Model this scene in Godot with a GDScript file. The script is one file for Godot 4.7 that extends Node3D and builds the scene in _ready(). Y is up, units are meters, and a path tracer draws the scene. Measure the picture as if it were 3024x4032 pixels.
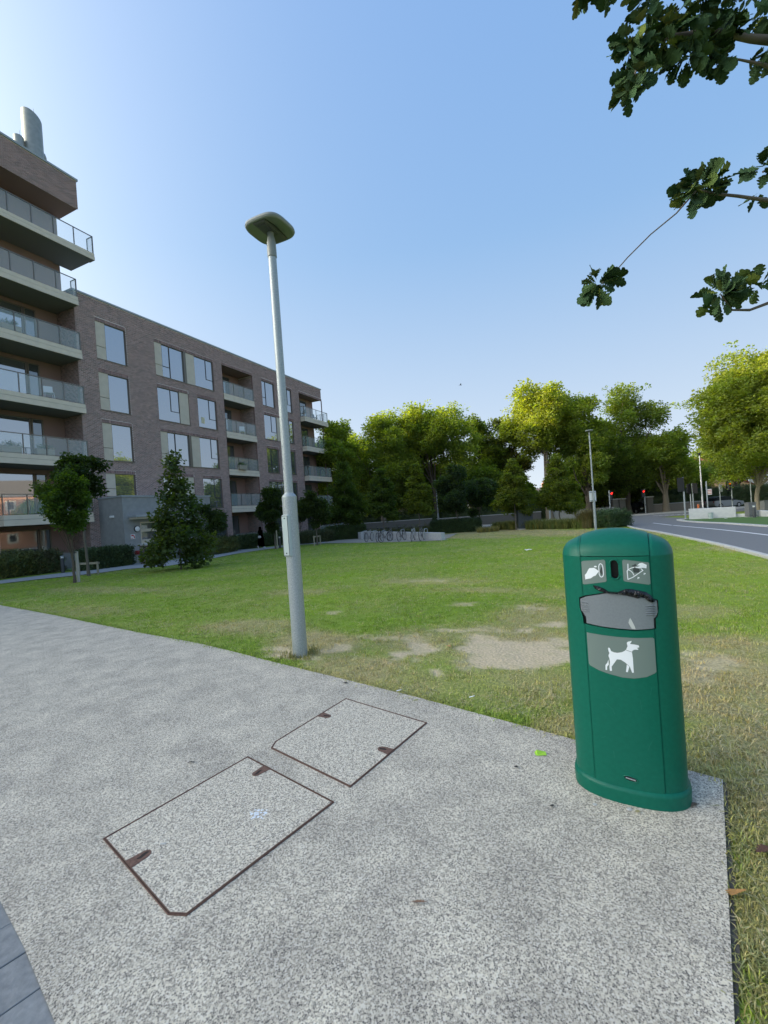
extends Node3D
# An evening green in front of a brick apartment block: dog waste bin, lamp post, concrete path, lawn, trees.
const F := 1735.0
const ROLL := 0.0698862
const CX := 1512.0
const CY := 2010.0
const EYE := 1.5
var used := {}
var M := {}
var rng := RandomNumberGenerator.new()
var nz := FastNoiseLite.new()
var nz2 := FastNoiseLite.new()
# facade frame: s runs along the facade, o stands out from it
var FD := Vector3(0.41457, 0, -0.91002)
var FN := Vector3(0.91002, 0, 0.41457)
const FDIST := 27.2

func _ready():
	rng.seed = 20240
	nz.seed = 5; nz.noise_type = FastNoiseLite.TYPE_SIMPLEX_SMOOTH; nz.frequency = 0.35; nz.fractal_octaves = 4
	nz2.seed = 9; nz2.noise_type = FastNoiseLite.TYPE_SIMPLEX_SMOOTH; nz2.frequency = 1.6; nz2.fractal_octaves = 3
	set_camera()
	set_light()
	make_materials()
	build_ground()
	build_road()
	build_concrete()
	build_apartments()
	build_neighbours()
	build_street()
	build_trees()
	build_hedges()
	build_lamp_posts()
	build_bin()
	build_manholes()
	build_bikes()
	build_person()
	build_small_furniture()
	build_oak()
	build_grass()
	build_litter()

func set_camera():
	var cam := Camera3D.new()
	cam.name = "camera"
	add_child(cam)
	cam.position = Vector3(0, EYE, 0)
	cam.basis = Basis(Vector3(0, 0, 1), -ROLL) * Basis(Vector3(1, 0, 0), -0.003458)
	cam.fov = rad_to_deg(2.0 * atan(2016.0 / F))
	cam.near = 0.05
	cam.far = 2000.0
	cam.current = true

func set_light():
	var sun := DirectionalLight3D.new()
	sun.name = "sun"
	add_child(sun)
	var to_sun := sun_direction()
	sun.look_at_from_position(to_sun * 50.0, Vector3.ZERO, Vector3.UP)
	sun.light_energy = 1.6
	sun.light_color = Color(1.0, 0.89, 0.68)
	sun.light_angular_distance = 0.5
	sun.shadow_enabled = true
	var env := Environment.new()
	env.background_mode = Environment.BG_SKY
	env.tonemap_mode = Environment.TONE_MAPPER_LINEAR
	env.tonemap_exposure = 2.0
	env.sdfgi_enabled = true
	env.ssao_enabled = true
	env.ssil_enabled = true
	var sky := Sky.new()
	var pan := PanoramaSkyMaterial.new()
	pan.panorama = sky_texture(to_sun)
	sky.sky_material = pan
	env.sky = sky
	env.background_energy_multiplier = 1.0
	var we := WorldEnvironment.new()
	we.name = "world_environment"
	we.environment = env
	add_child(we)

func sun_direction() -> Vector3:
	var az := deg_to_rad(-94.0)
	var el := deg_to_rad(13.5)
	return Vector3(sin(az) * cos(el), sin(el), -cos(az) * cos(el)).normalized()

# clear evening air: paler towards the horizon, a wide glow round the low sun, its core raised to fill the shaded foreground
func sky_texture(to_sun: Vector3) -> ImageTexture:
	var w := 512
	var h := 256
	var im := Image.create(w, h, false, Image.FORMAT_RGBF)
	var zen := Vector3(0.086, 0.184, 0.385)
	var mid := Vector3(0.140, 0.247, 0.408)
	var hor := Vector3(0.41, 0.45, 0.48)
	for j in h:
		var el := PI * (0.5 - (j + 0.5) / h)
		for i in w:
			var az := TAU * ((i + 0.5) / w)
			# the first column looks to -z, a quarter further to +x
			var a := az
			var d := Vector3(sin(a) * cos(el), sin(el), -cos(a) * cos(el))
			var t := clampf(d.y, 0.0, 1.0)
			var c: Vector3
			if t < 0.5:
				c = hor.lerp(mid, pow(t / 0.5, 0.75))
			else:
				c = mid.lerp(zen, pow((t - 0.5) / 0.5, 0.8))
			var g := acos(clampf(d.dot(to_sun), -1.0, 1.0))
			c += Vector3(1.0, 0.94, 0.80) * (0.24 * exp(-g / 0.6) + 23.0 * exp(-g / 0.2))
			if d.y < 0.0:
				c = c.lerp(Vector3(0.16, 0.18, 0.14), clampf(-d.y * 8.0, 0.0, 1.0))
			im.set_pixel(i, j, Color(c.x, c.y, c.z))
	return ImageTexture.create_from_image(im)

# ---------------------------------------------------------------- pixels and places
func ray(px: float, py: float) -> Vector3:
	var u := (px - CX) / F
	var v := (CY - py) / F
	return Vector3(u * cos(ROLL) + v * sin(ROLL), -u * sin(ROLL) + v * cos(ROLL), -1.0)

func gh(z: float) -> float:
	var d := -z
	if d < 5.0: return 0.0
	if d < 27.0: return -0.03 * (d - 5.0)
	if d < 130.0: return -0.66 - 0.018 * (d - 27.0)
	return -2.514

func P(px: float, py: float) -> Vector3:
	var d := ray(px, py)
	var m := maxf(-d.y, 0.0185)
	var zz := 1.5 / m
	if zz > 5.0:
		zz = 1.35 / maxf(m - 0.03, 0.0005)
		if zz > 27.0:
			zz = 1.674 / maxf(m - 0.018, 0.0005)
	return Vector3(d.x * zz, gh(-zz), -zz)

func at(px: float, py: float, zz: float) -> Vector3:
	var d := ray(px, py)
	return Vector3(d.x * zz, d.y * zz + EYE, -zz)

# a point on the ground at depth zz under the pixel column through (px, py)
func G(px: float, py: float, zz: float) -> Vector3:
	var d := ray(px, py)
	return Vector3(d.x * zz, gh(-zz), -zz)

func facade(s: float, y: float, o: float) -> Vector3:
	return FD * s + FN * (o - FDIST) + Vector3(0, y, 0)

func r(a: float, b: float) -> float:
	return rng.randf_range(a, b)

# ---------------------------------------------------------------- nodes
func numbered(called: String) -> String:
	var k: int = used.get(called, -1) + 1
	used[called] = k
	return called if k == 0 else "%s_%03d" % [called, k]

func thing(called: String, label: String, category: String, pos := Vector3.ZERO, turn := 0.0, group := "") -> Node3D:
	var o := Node3D.new()
	o.name = numbered(called)
	add_child(o)
	o.position = pos
	o.rotation.y = turn
	tag(o, label, category, group)
	return o

func tag(o: Node3D, label: String, category: String, group := ""):
	o.set_meta("label", label)
	o.set_meta("category", category)
	if group != "": o.set_meta("group", group)

func part(called: String, mesh: Mesh, mat: Material, parent: Node, pos := Vector3.ZERO) -> MeshInstance3D:
	var o := MeshInstance3D.new()
	o.name = called
	o.mesh = mesh
	o.material_override = mat
	parent.add_child(o, true)
	o.position = pos
	return o

func single(called: String, mesh: Mesh, mat: Material, label: String, category: String, pos := Vector3.ZERO, group := "") -> MeshInstance3D:
	var o := MeshInstance3D.new()
	o.name = numbered(called)
	o.mesh = mesh
	o.material_override = mat
	add_child(o)
	o.position = pos
	tag(o, label, category, group)
	return o

func struct(called: String, mesh: Mesh, mat: Material) -> MeshInstance3D:
	var o := MeshInstance3D.new()
	o.name = numbered(called)
	o.mesh = mesh
	o.material_override = mat
	add_child(o)
	o.set_meta("kind", "structure")
	return o

func scatter(called: String, mesh: Mesh, mat: Material, xf: Array, cols: Array, parent: Node) -> MultiMeshInstance3D:
	var mm := MultiMesh.new()
	mm.transform_format = MultiMesh.TRANSFORM_3D
	mm.use_colors = cols.size() > 0
	mm.mesh = mesh
	mm.instance_count = xf.size()
	for i in xf.size():
		mm.set_instance_transform(i, xf[i])
		if cols.size() > 0: mm.set_instance_color(i, cols[i])
	var o := MultiMeshInstance3D.new()
	o.name = called
	o.multimesh = mm
	o.material_override = mat
	parent.add_child(o, true)
	return o

# ---------------------------------------------------------------- mesh builder; quads are given anticlockwise as seen from outside
class MB:
	var v := PackedVector3Array()
	var n := PackedVector3Array()
	var c := PackedColorArray()
	var uv := PackedVector2Array()
	var col := Color(1, 1, 1)
	func vert(p: Vector3, nn: Vector3, t := Vector2.ZERO):
		v.append(p); n.append(nn); c.append(col); uv.append(t)
	func tri(a: Vector3, b: Vector3, d: Vector3):
		var nn := (b - a).cross(d - a).normalized()
		vert(a, nn); vert(d, nn); vert(b, nn)
	func trin(a, b, d, na, nb, nd):
		vert(a, na); vert(d, nd); vert(b, nb)
	func quad(a: Vector3, b: Vector3, d: Vector3, e: Vector3):
		tri(a, b, d); tri(a, d, e)
	func quadn(a, b, d, e, na, nb, nd, ne):
		trin(a, b, d, na, nb, nd); trin(a, d, e, na, nd, ne)
	func quaduv(a, b, d, e, ta, tb, td, te):
		var nn: Vector3 = (b - a).cross(d - a).normalized()
		vert(a, nn, ta); vert(d, nn, td); vert(b, nn, tb)
		vert(a, nn, ta); vert(e, nn, te); vert(d, nn, td)
	func box(ce: Vector3, size: Vector3, bs := Basis()):
		var h := size * 0.5
		var p := []
		for k in 8:
			p.append(ce + bs * Vector3(h.x if k & 1 else -h.x, h.y if k & 2 else -h.y, h.z if k & 4 else -h.z))
		quad(p[4], p[5], p[7], p[6]); quad(p[1], p[0], p[2], p[3])
		quad(p[5], p[1], p[3], p[7]); quad(p[0], p[4], p[6], p[2])
		quad(p[6], p[7], p[3], p[2]); quad(p[0], p[1], p[5], p[4])
	# box between two corners
	func span(a: Vector3, b: Vector3):
		box((a + b) * 0.5, (b - a).abs())
	# box with chamfered edges
	func cbox(ce: Vector3, size: Vector3, ch: float, bs := Basis()):
		var h := size * 0.5
		var pts := {}
		for sx in [-1, 1]:
			for sy in [-1, 1]:
				for sz in [-1, 1]:
					pts[[sx, sy, sz, 0]] = ce + bs * Vector3(sx * h.x, sy * (h.y - ch), sz * (h.z - ch))
					pts[[sx, sy, sz, 1]] = ce + bs * Vector3(sx * (h.x - ch), sy * h.y, sz * (h.z - ch))
					pts[[sx, sy, sz, 2]] = ce + bs * Vector3(sx * (h.x - ch), sy * (h.y - ch), sz * h.z)
		for s in [-1, 1]:
			face(ce, pts[[s, -1, -1, 0]], pts[[s, 1, -1, 0]], pts[[s, 1, 1, 0]], pts[[s, -1, 1, 0]])
			face(ce, pts[[-1, s, -1, 1]], pts[[1, s, -1, 1]], pts[[1, s, 1, 1]], pts[[-1, s, 1, 1]])
			face(ce, pts[[-1, -1, s, 2]], pts[[1, -1, s, 2]], pts[[1, 1, s, 2]], pts[[-1, 1, s, 2]])
			for t in [-1, 1]:
				face(ce, pts[[s, t, -1, 0]], pts[[s, t, 1, 0]], pts[[s, t, 1, 1]], pts[[s, t, -1, 1]])
				face(ce, pts[[s, -1, t, 0]], pts[[s, 1, t, 0]], pts[[s, 1, t, 2]], pts[[s, -1, t, 2]])
				face(ce, pts[[-1, s, t, 1]], pts[[1, s, t, 1]], pts[[1, s, t, 2]], pts[[-1, s, t, 2]])
				for q in [-1, 1]:
					var a: Vector3 = pts[[s, t, q, 0]]; var b: Vector3 = pts[[s, t, q, 1]]; var d: Vector3 = pts[[s, t, q, 2]]
					if (b - a).cross(d - a).dot(a - ce) > 0: tri(a, b, d)
					else: tri(a, d, b)
	func face(ce: Vector3, a: Vector3, b: Vector3, d: Vector3, e: Vector3):
		if (b - a).cross(d - a).dot((a + d) * 0.5 - ce) > 0: quad(a, b, d, e)
		else: quad(a, e, d, b)
	func tube(pts: Array, rad: Array, sides := 8, caps := true):
		var rings := []
		var nrm := []
		var up := Vector3(0.13, 0.31, 0.94)
		for i in pts.size():
			var t: Vector3
			if i == 0: t = pts[1] - pts[0]
			elif i == pts.size() - 1: t = pts[i] - pts[i - 1]
			else: t = pts[i + 1] - pts[i - 1]
			t = t.normalized()
			var x := up.cross(t)
			if x.length() < 0.05: x = Vector3(1, 0, 0).cross(t)
			x = x.normalized()
			var y := t.cross(x)
			up = y
			var ring := []
			var rn := []
			for k in sides + 1:
				var a := TAU * k / sides
				var d := x * cos(a) + y * sin(a)
				ring.append(pts[i] + d * rad[i]); rn.append(d)
			rings.append(ring); nrm.append(rn)
			up = y
			if absf(up.dot(t)) > 0.9: up = x
		for i in pts.size() - 1:
			for k in sides:
				quadn(rings[i][k], rings[i][k + 1], rings[i + 1][k + 1], rings[i + 1][k], nrm[i][k], nrm[i][k + 1], nrm[i + 1][k + 1], nrm[i + 1][k])
		if caps:
			for k in sides:
				tri(pts[0], rings[0][k + 1], rings[0][k])
				tri(pts[-1], rings[-1][k], rings[-1][k + 1])
	# turned round the y axis: prof holds Vector2(radius, height), bottom to top
	func lathe(prof: Array, sides := 24, ce := Vector3.ZERO, smooth := true):
		for i in prof.size() - 1:
			var p: Vector2 = prof[i]; var q: Vector2 = prof[i + 1]
			var sl := Vector2(q.y - p.y, p.x - q.x).normalized()
			for k in sides:
				var a := TAU * k / sides; var b := TAU * (k + 1) / sides
				var da := Vector3(cos(a), 0, -sin(a)); var db := Vector3(cos(b), 0, -sin(b))
				var na := da * sl.x + Vector3(0, sl.y, 0); var nb := db * sl.x + Vector3(0, sl.y, 0)
				quadn(ce + da * p.x + Vector3(0, p.y, 0), ce + db * p.x + Vector3(0, p.y, 0), ce + db * q.x + Vector3(0, q.y, 0), ce + da * q.x + Vector3(0, q.y, 0), na, nb, nb, na)
	# polygon (x, y in plane axes) pushed out from o0 to o1 along w
	func prism(poly: PackedVector2Array, org: Vector3, x: Vector3, y: Vector3, w: Vector3, o0: float, o1: float):
		var idx := Geometry2D.triangulate_polygon(poly)
		var cw := Geometry2D.is_polygon_clockwise(poly)
		var m := poly.size()
		var f := func(i: int, o: float) -> Vector3: return org + x * poly[i].x + y * poly[i].y + w * o
		for k in range(0, idx.size(), 3):
			face_to(w, f.call(idx[k], o1), f.call(idx[k + 1], o1), f.call(idx[k + 2], o1))
			face_to(-w, f.call(idx[k], o0), f.call(idx[k + 1], o0), f.call(idx[k + 2], o0))
		var flip := (x.cross(y).dot(w) < 0) != cw
		for i in m:
			var j := (i + 1) % m
			if flip: quad(f.call(j, o0), f.call(i, o0), f.call(i, o1), f.call(j, o1))
			else: quad(f.call(i, o0), f.call(j, o0), f.call(j, o1), f.call(i, o1))
	func face_to(w: Vector3, a: Vector3, b: Vector3, d: Vector3):
		if (b - a).cross(d - a).dot(w) > 0: tri(a, b, d)
		else: tri(a, d, b)
	func mesh() -> ArrayMesh:
		var arr := []
		arr.resize(Mesh.ARRAY_MAX)
		arr[Mesh.ARRAY_VERTEX] = v
		arr[Mesh.ARRAY_NORMAL] = n
		arr[Mesh.ARRAY_COLOR] = c
		arr[Mesh.ARRAY_TEX_UV] = uv
		var am := ArrayMesh.new()
		if v.size() > 0: am.add_surface_from_arrays(Mesh.PRIMITIVE_TRIANGLES, arr)
		return am

# ---------------------------------------------------------------- materials (colours given as linear reflectances)
func lin(x: float, y: float, z: float) -> Color:
	return Color(x, y, z).linear_to_srgb()

func mat(called: String, x: float, y: float, z: float, rough := 0.8, metal := 0.0) -> StandardMaterial3D:
	var m := StandardMaterial3D.new()
	m.resource_name = called
	m.albedo_color = lin(x, y, z)
	m.roughness = rough
	m.metallic = metal
	M[called] = m
	return m

func noise_tex(freq: float, oct: int, sd: int, lo: Color, hi: Color, size := 512, type := FastNoiseLite.TYPE_SIMPLEX_SMOOTH) -> NoiseTexture2D:
	var t := NoiseTexture2D.new()
	t.width = size
	t.height = size
	t.seamless = true
	var f := FastNoiseLite.new()
	f.noise_type = type
	f.seed = sd
	f.frequency = freq
	f.fractal_octaves = oct
	t.noise = f
	var g := Gradient.new()
	g.offsets = PackedFloat32Array([0.0, 1.0])
	g.colors = PackedColorArray([lo, hi])
	t.color_ramp = g
	return t

func triplanar(m: StandardMaterial3D, scale: float, world := true):
	m.uv1_triplanar = true
	m.uv1_world_triplanar = world
	m.uv1_scale = Vector3.ONE * scale
	m.uv1_triplanar_sharpness = 4.0

func mottled(called: String, a: Color, b: Color, rough: float, freq: float, oct: int, sd: int, metres: float, bump := 0.0, metal := 0.0) -> StandardMaterial3D:
	var m := mat(called, 1, 1, 1, rough, metal)
	m.albedo_texture = noise_tex(freq, oct, sd, a.linear_to_srgb(), b.linear_to_srgb())
	triplanar(m, 1.0 / metres)
	if bump > 0.0:
		m.heightmap_enabled = true
		m.heightmap_scale = bump
		m.heightmap_texture = noise_tex(freq * 1.3, oct, sd + 1, Color.BLACK, Color.WHITE)
	return m

func leafy(called: String, through := 0.5) -> StandardMaterial3D:
	var m := mat(called, 1, 1, 1, 0.62)
	m.vertex_color_use_as_albedo = true
	m.backlight_enabled = true
	m.backlight = Color(1.0 * through, 1.0 * through, 0.4 * through)
	m.cull_mode = BaseMaterial3D.CULL_DISABLED
	return m

# exposed aggregate: pebbles of many tones in pale cement
func aggregate_image(sd: int, size: int, cell: float) -> Image:
	var f := FastNoiseLite.new()
	f.noise_type = FastNoiseLite.TYPE_CELLULAR
	f.seed = sd
	f.frequency = 1.0 / cell
	f.cellular_return_type = FastNoiseLite.RETURN_CELL_VALUE
	f.fractal_type = FastNoiseLite.FRACTAL_NONE
	var a := f.get_image(size, size)
	f.cellular_return_type = FastNoiseLite.RETURN_DISTANCE2_SUB
	var b := f.get_image(size, size)
	var tones := [Vector3(0.081, 0.073, 0.064), Vector3(0.196, 0.175, 0.140), Vector3(0.345, 0.305, 0.234), Vector3(0.506, 0.452, 0.343), Vector3(0.713, 0.633, 0.478), Vector3(0.920, 0.836, 0.645), Vector3(0.414, 0.356, 0.281), Vector3(0.851, 0.757, 0.572), Vector3(0.598, 0.520, 0.395), Vector3(0.276, 0.243, 0.198), Vector3(0.920, 0.850, 0.707)]
	var out := Image.create(size, size, false, Image.FORMAT_RGB8)
	var cement := Vector3(0.84, 0.765, 0.62)
	for y in size:
		for x in size:
			var k := a.get_pixel(x, y).r
			var e := b.get_pixel(x, y).r
			var q: int = int(k * 4093.0) % 11
			var t: Vector3 = tones[q]
			var c := cement.lerp(t.lerp(Vector3(0.50, 0.45, 0.37), 0.18), smoothstep(0.02, 0.16, e)) * 0.96
			out.set_pixel(x, y, Color(c.x, c.y, c.z).linear_to_srgb())
	return out

func make_materials():
	var agg := mat("aggregate_concrete", 1, 1, 1, 0.85)
	agg.albedo_texture = ImageTexture.create_from_image(aggregate_image(3, 1536, 3.9))
	triplanar(agg, 1.0 / 2.2)
	agg.vertex_color_use_as_albedo = true
	agg.detail_enabled = true
	agg.detail_blend_mode = BaseMaterial3D.BLEND_MODE_MUL
	agg.detail_uv_layer = BaseMaterial3D.DETAIL_UV_1
	agg.detail_albedo = noise_tex(0.012, 5, 44, Color(0.84, 0.84, 0.85), Color(1, 1, 1))
	var cov := mat("cover_infill", 1, 1, 1, 0.85)
	cov.albedo_texture = ImageTexture.create_from_image(aggregate_image(8, 768, 5.6))
	triplanar(cov, 1.0 / 0.85)
	cov.albedo_color = lin(0.86, 0.86, 0.87)
	mottled("rust", Color(0.10, 0.055, 0.04), Color(0.20, 0.115, 0.085), 0.9, 0.03, 4, 61, 0.3, 0.2)
	mat("rust_dark", 0.03, 0.022, 0.018, 0.95)
	mottled("bluestone", Color(0.15, 0.16, 0.165), Color(0.24, 0.25, 0.25), 0.7, 0.02, 5, 71, 0.5, 0.15)
	mottled("earth_joint", Color(0.07, 0.06, 0.05), Color(0.13, 0.115, 0.09), 0.95, 0.03, 4, 72, 0.5)
	# ground
	var lawn := mat("lawn_soil", 1, 1, 1, 0.95)
	lawn.vertex_color_use_as_albedo = true
	lawn.albedo_texture = noise_tex(0.045, 5, 12, Color(0.78, 0.78, 0.76), Color(1, 1, 1), 1024)
	triplanar(lawn, 1.0 / 1.7)
	lawn.heightmap_enabled = true
	lawn.heightmap_scale = 1.2
	lawn.heightmap_texture = noise_tex(0.09, 4, 13, Color.BLACK, Color.WHITE, 512)
	mottled("far_ground", Color(0.07, 0.085, 0.03), Color(0.12, 0.13, 0.06), 0.95, 0.01, 5, 14, 9.0)
	mottled("asphalt", Color(0.135, 0.138, 0.142), Color(0.205, 0.205, 0.205), 0.85, 0.09, 4, 15, 1.1, 0.3)
	mottled("path_paving", Color(0.30, 0.31, 0.31), Color(0.42, 0.42, 0.41), 0.85, 0.03, 4, 16, 2.0)
	mottled("tan_paving", Color(0.28, 0.26, 0.215), Color(0.40, 0.37, 0.31), 0.9, 0.03, 4, 17, 1.6)
	mottled("kerb_concrete", Color(0.42, 0.42, 0.40), Color(0.56, 0.55, 0.52), 0.85, 0.03, 4, 18, 1.2)
	mat("road_paint", 0.74, 0.74, 0.74, 0.7)
	mottled("white_render", Color(0.52, 0.54, 0.54), Color(0.62, 0.63, 0.62), 0.85, 0.02, 4, 19, 2.5)
	mottled("cast_concrete", Color(0.40, 0.42, 0.43), Color(0.52, 0.535, 0.54), 0.85, 0.02, 4, 20, 1.5)
	# building
	mottled("mortar", Color(0.68, 0.61, 0.56), Color(0.78, 0.71, 0.65), 0.95, 0.04, 3, 21, 1.0)
	var br := mat("brick", 1, 1, 1, 0.9)
	br.vertex_color_use_as_albedo = true
	br.albedo_texture = noise_tex(0.06, 4, 22, Color(0.75, 0.75, 0.75), Color(1, 1, 1), 256)
	triplanar(br, 1.0 / 0.35)
	mottled("grey_render", Color(0.27, 0.275, 0.27), Color(0.33, 0.335, 0.325), 0.9, 0.015, 5, 23, 3.0, 0.15)
	mottled("beige_panel", Color(0.56, 0.50, 0.395), Color(0.62, 0.56, 0.445), 0.6, 0.01, 3, 24, 3.0)
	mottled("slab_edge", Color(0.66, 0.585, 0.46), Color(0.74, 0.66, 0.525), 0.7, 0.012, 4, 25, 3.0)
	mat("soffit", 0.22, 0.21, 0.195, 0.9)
	mat("bronze_frame", 0.17, 0.15, 0.12, 0.45, 0.4)
	mat("dark_frame", 0.055, 0.055, 0.055, 0.4, 0.3)
	mat("rail_metal", 0.20, 0.19, 0.165, 0.4, 0.6)
	var gl := mat("window_glass", 0.42, 0.45, 0.48, 0.02, 0.85)
	gl.metallic_specular = 0.5
	mat("door_glass", 0.22, 0.25, 0.27, 0.03, 0.7)
	var bg := mat("balustrade_glass", 0.75, 0.92, 0.90, 0.03)
	bg.albedo_color.a = 0.22
	bg.transparency = BaseMaterial3D.TRANSPARENCY_ALPHA
	mat("recess_wall", 0.30, 0.20, 0.175, 0.9)
	mottled("roof_metal", Color(0.30, 0.33, 0.34), Color(0.38, 0.41, 0.42), 0.5, 0.02, 3, 26, 2.0)
	mottled("flue_steel", Color(0.25, 0.275, 0.26), Color(0.33, 0.35, 0.335), 0.45, 0.01, 3, 27, 2.0, 0.0, 0.3)
	mottled("orange_brick", Color(0.27, 0.13, 0.085), Color(0.37, 0.19, 0.125), 0.9, 0.08, 4, 28, 1.5)
	mottled("red_tile", Color(0.20, 0.06, 0.035), Color(0.34, 0.11, 0.07), 0.85, 0.06, 4, 29, 2.0)
	mottled("slate", Color(0.08, 0.075, 0.075), Color(0.14, 0.13, 0.13), 0.8, 0.06, 4, 30, 2.0)
	mottled("cream_render", Color(0.42, 0.41, 0.37), Color(0.52, 0.51, 0.47), 0.9, 0.02, 4, 31, 3.0)
	mat("white_paint", 0.78, 0.78, 0.77, 0.5)
	mat("white_light", 0.85, 0.86, 0.85, 0.35)
	mat("black_plastic", 0.012, 0.012, 0.013, 0.5)
	mat("charcoal", 0.06, 0.065, 0.07, 0.55)
	mottled("grey_cabinet", Color(0.13, 0.135, 0.135), Color(0.17, 0.175, 0.175), 0.7, 0.02, 3, 32, 1.0)
	mottled("blue_grey_cabinet", Color(0.045, 0.06, 0.07), Color(0.065, 0.08, 0.09), 0.6, 0.02, 3, 33, 1.0)
	mat("sign_red", 0.55, 0.03, 0.03, 0.5)
	mat("valve_red", 0.25, 0.015, 0.015, 0.5)
	# metal, plastic
	var galv := mottled("galvanised", Color(0.25, 0.295, 0.305), Color(0.54, 0.58, 0.585), 0.5, 0.06, 4, 34, 0.5, 0.05, 0.35)
	galv.roughness = 0.48
	M.galvanised_far = galv
	mottled("lamp_housing", Color(0.22, 0.245, 0.235), Color(0.27, 0.295, 0.28), 0.45, 0.01, 3, 36, 0.5)
	mat("lamp_under", 0.16, 0.19, 0.15, 0.35)
	mat("lamp_spine", 0.085, 0.088, 0.09, 0.5)
	mat("hatch_paint", 0.43, 0.51, 0.50, 0.5)
	mottled("bin_green", Color(0.0015, 0.108, 0.071), Color(0.003, 0.128, 0.084), 0.42, 0.035, 5, 37, 0.5, 0.02)
	M.bin_green.metallic_specular = 0.36
	mottled("flap_grey", Color(0.155, 0.18, 0.20), Color(0.185, 0.21, 0.23), 0.5, 0.03, 3, 38, 0.2)
	mat("sticker_grey", 0.15, 0.20, 0.185, 0.45)
	mat("sticker_white", 0.76, 0.80, 0.84, 0.5)
	mat("sticker_dark", 0.035, 0.045, 0.045, 0.5)
	mat("bag_black", 0.008, 0.008, 0.010, 0.22)
	mat("scratch", 0.012, 0.165, 0.115, 0.6)
	mat("paper_note", 0.62, 0.58, 0.38, 0.8)
	mat("scuff", 0.46, 0.49, 0.48, 0.8)
	mat("pale_stake", 0.42, 0.40, 0.36, 0.85)
	mat("lock_steel", 0.45, 0.45, 0.43, 0.3, 0.8)
	# plants
	mottled("bark", Color(0.075, 0.06, 0.045), Color(0.16, 0.13, 0.10), 0.95, 0.05, 4, 39, 0.6, 1.0)
	mottled("plane_bark", Color(0.17, 0.14, 0.10), Color(0.36, 0.31, 0.23), 0.9, 0.025, 4, 40, 1.0, 0.6)
	mottled("young_bark", Color(0.11, 0.095, 0.075), Color(0.19, 0.17, 0.14), 0.9, 0.05, 3, 41, 0.5)
	mottled("oak_twig", Color(0.09, 0.075, 0.06), Color(0.16, 0.13, 0.105), 0.9, 0.06, 3, 42, 0.2)
	mottled("stake_timber", Color(0.30, 0.27, 0.20), Color(0.40, 0.37, 0.29), 0.9, 0.05, 3, 43, 0.4)
	leafy("foliage", 1.15)
	leafy("oak_leaf", 0.22)
	M.oak_leaf.roughness = 0.85
	M.oak_leaf.metallic_specular = 0.25
	leafy("grass_blades", 0.4)
	leafy("hedge_leaf", 0.25)
	mat("tyre", 0.02, 0.02, 0.02, 0.85)
	mat("spoke_steel", 0.4, 0.4, 0.4, 0.4, 0.7)
	mat("skin", 0.45, 0.27, 0.19, 0.6)
	mat("black_cloth", 0.012, 0.012, 0.014, 0.9)
	mat("hair", 0.012, 0.010, 0.010, 0.6)
	mat("white_leather", 0.72, 0.72, 0.72, 0.6)
	mat("car_glass", 0.03, 0.035, 0.04, 0.04, 0.3)

# ---------------------------------------------------------------- ground
var dry_spots := []
var bare_spots := []

func setup_spots():
	# bare soil, as outlines of ellipses: centre pixel, half width and half height in pixels, strength
	for q in [[2010, 2560, 210, 62, 1.0], [2170, 2575, 170, 40, 1.0], [1925, 2535, 120, 48, 1.0], [1660, 2545, 90, 34, 0.9], [1590, 2575, 70, 18, 0.85], [1765, 2645, 52, 20, 0.9],
			[2195, 2455, 60, 14, 0.8], [2060, 2470, 40, 10, 0.7], [1820, 2475, 150, 12, 0.65], [1560, 2500, 130, 14, 0.6], [1330, 2545, 46, 20, 0.75], [1120, 2560, 90, 24, 0.8], [1185, 2585, 60, 18, 0.7], [2110, 2390, 50, 12, 0.6], [1700, 2283, 80, 6, 0.5], [1830, 2375, 40, 7, 0.6], [2105, 2385, 24, 20, 0.6],
			[2735, 2560, 60, 16, 0.6], [2830, 2600, 90, 20, 0.55], [2700, 2640, 60, 24, 0.5], [1320, 2410, 30, 8, 0.6], [2240, 2520, 70, 16, 0.85]]:
		bare_spots.append(spot(q))
	# dry, straw coloured grass
	for q in [[1230, 2520, 190, 60, 1.0], [1400, 2640, 260, 70, 0.85], [1500, 2690, 300, 90, 0.7], [1900, 2520, 430, 120, 0.75], [2000, 2700, 420, 90, 0.55], [2800, 2680, 360, 190, 1.0], [2900, 3000, 330, 280, 1.0], [2950, 3500, 220, 400, 0.85], [2850, 2540, 260, 60, 0.7], [2250, 2850, 150, 60, 0.8], [2150, 2420, 260, 50, 0.6], [1900, 2093, 700, 14, 0.9], [1700, 2285, 200, 14, 0.6], [1000, 2470, 220, 40, 0.6], [1150, 2330, 120, 14, 0.4], [2250, 2330, 200, 20, 0.45], [2700, 2400, 200, 30, 0.5], [2880, 2160, 120, 14, 0.45], [400, 2320, 260, 14, 0.4], [300, 2400, 260, 18, 0.35], [1900, 2320, 240, 12, 0.4], [1800, 2112, 240, 8, 0.8]]:
		dry_spots.append(spot(q))

func spot(q: Array) -> Array:
	var c := P(q[0], q[1])
	var ax := P(q[0] + q[2], q[1]) - c
	var ay := P(q[0], q[1] + q[3]) - c
	if q[1] + q[3] > 3900: ay = Vector3(0, 0, 1.0)
	var inv := Transform2D(Vector2(ax.x, ax.z), Vector2(ay.x, ay.z), Vector2(c.x, c.z)).affine_inverse()
	var reach := maxf(ax.length(), ay.length()) * 1.7
	return [inv, q[4], Vector2(c.x, c.z), reach]

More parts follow.
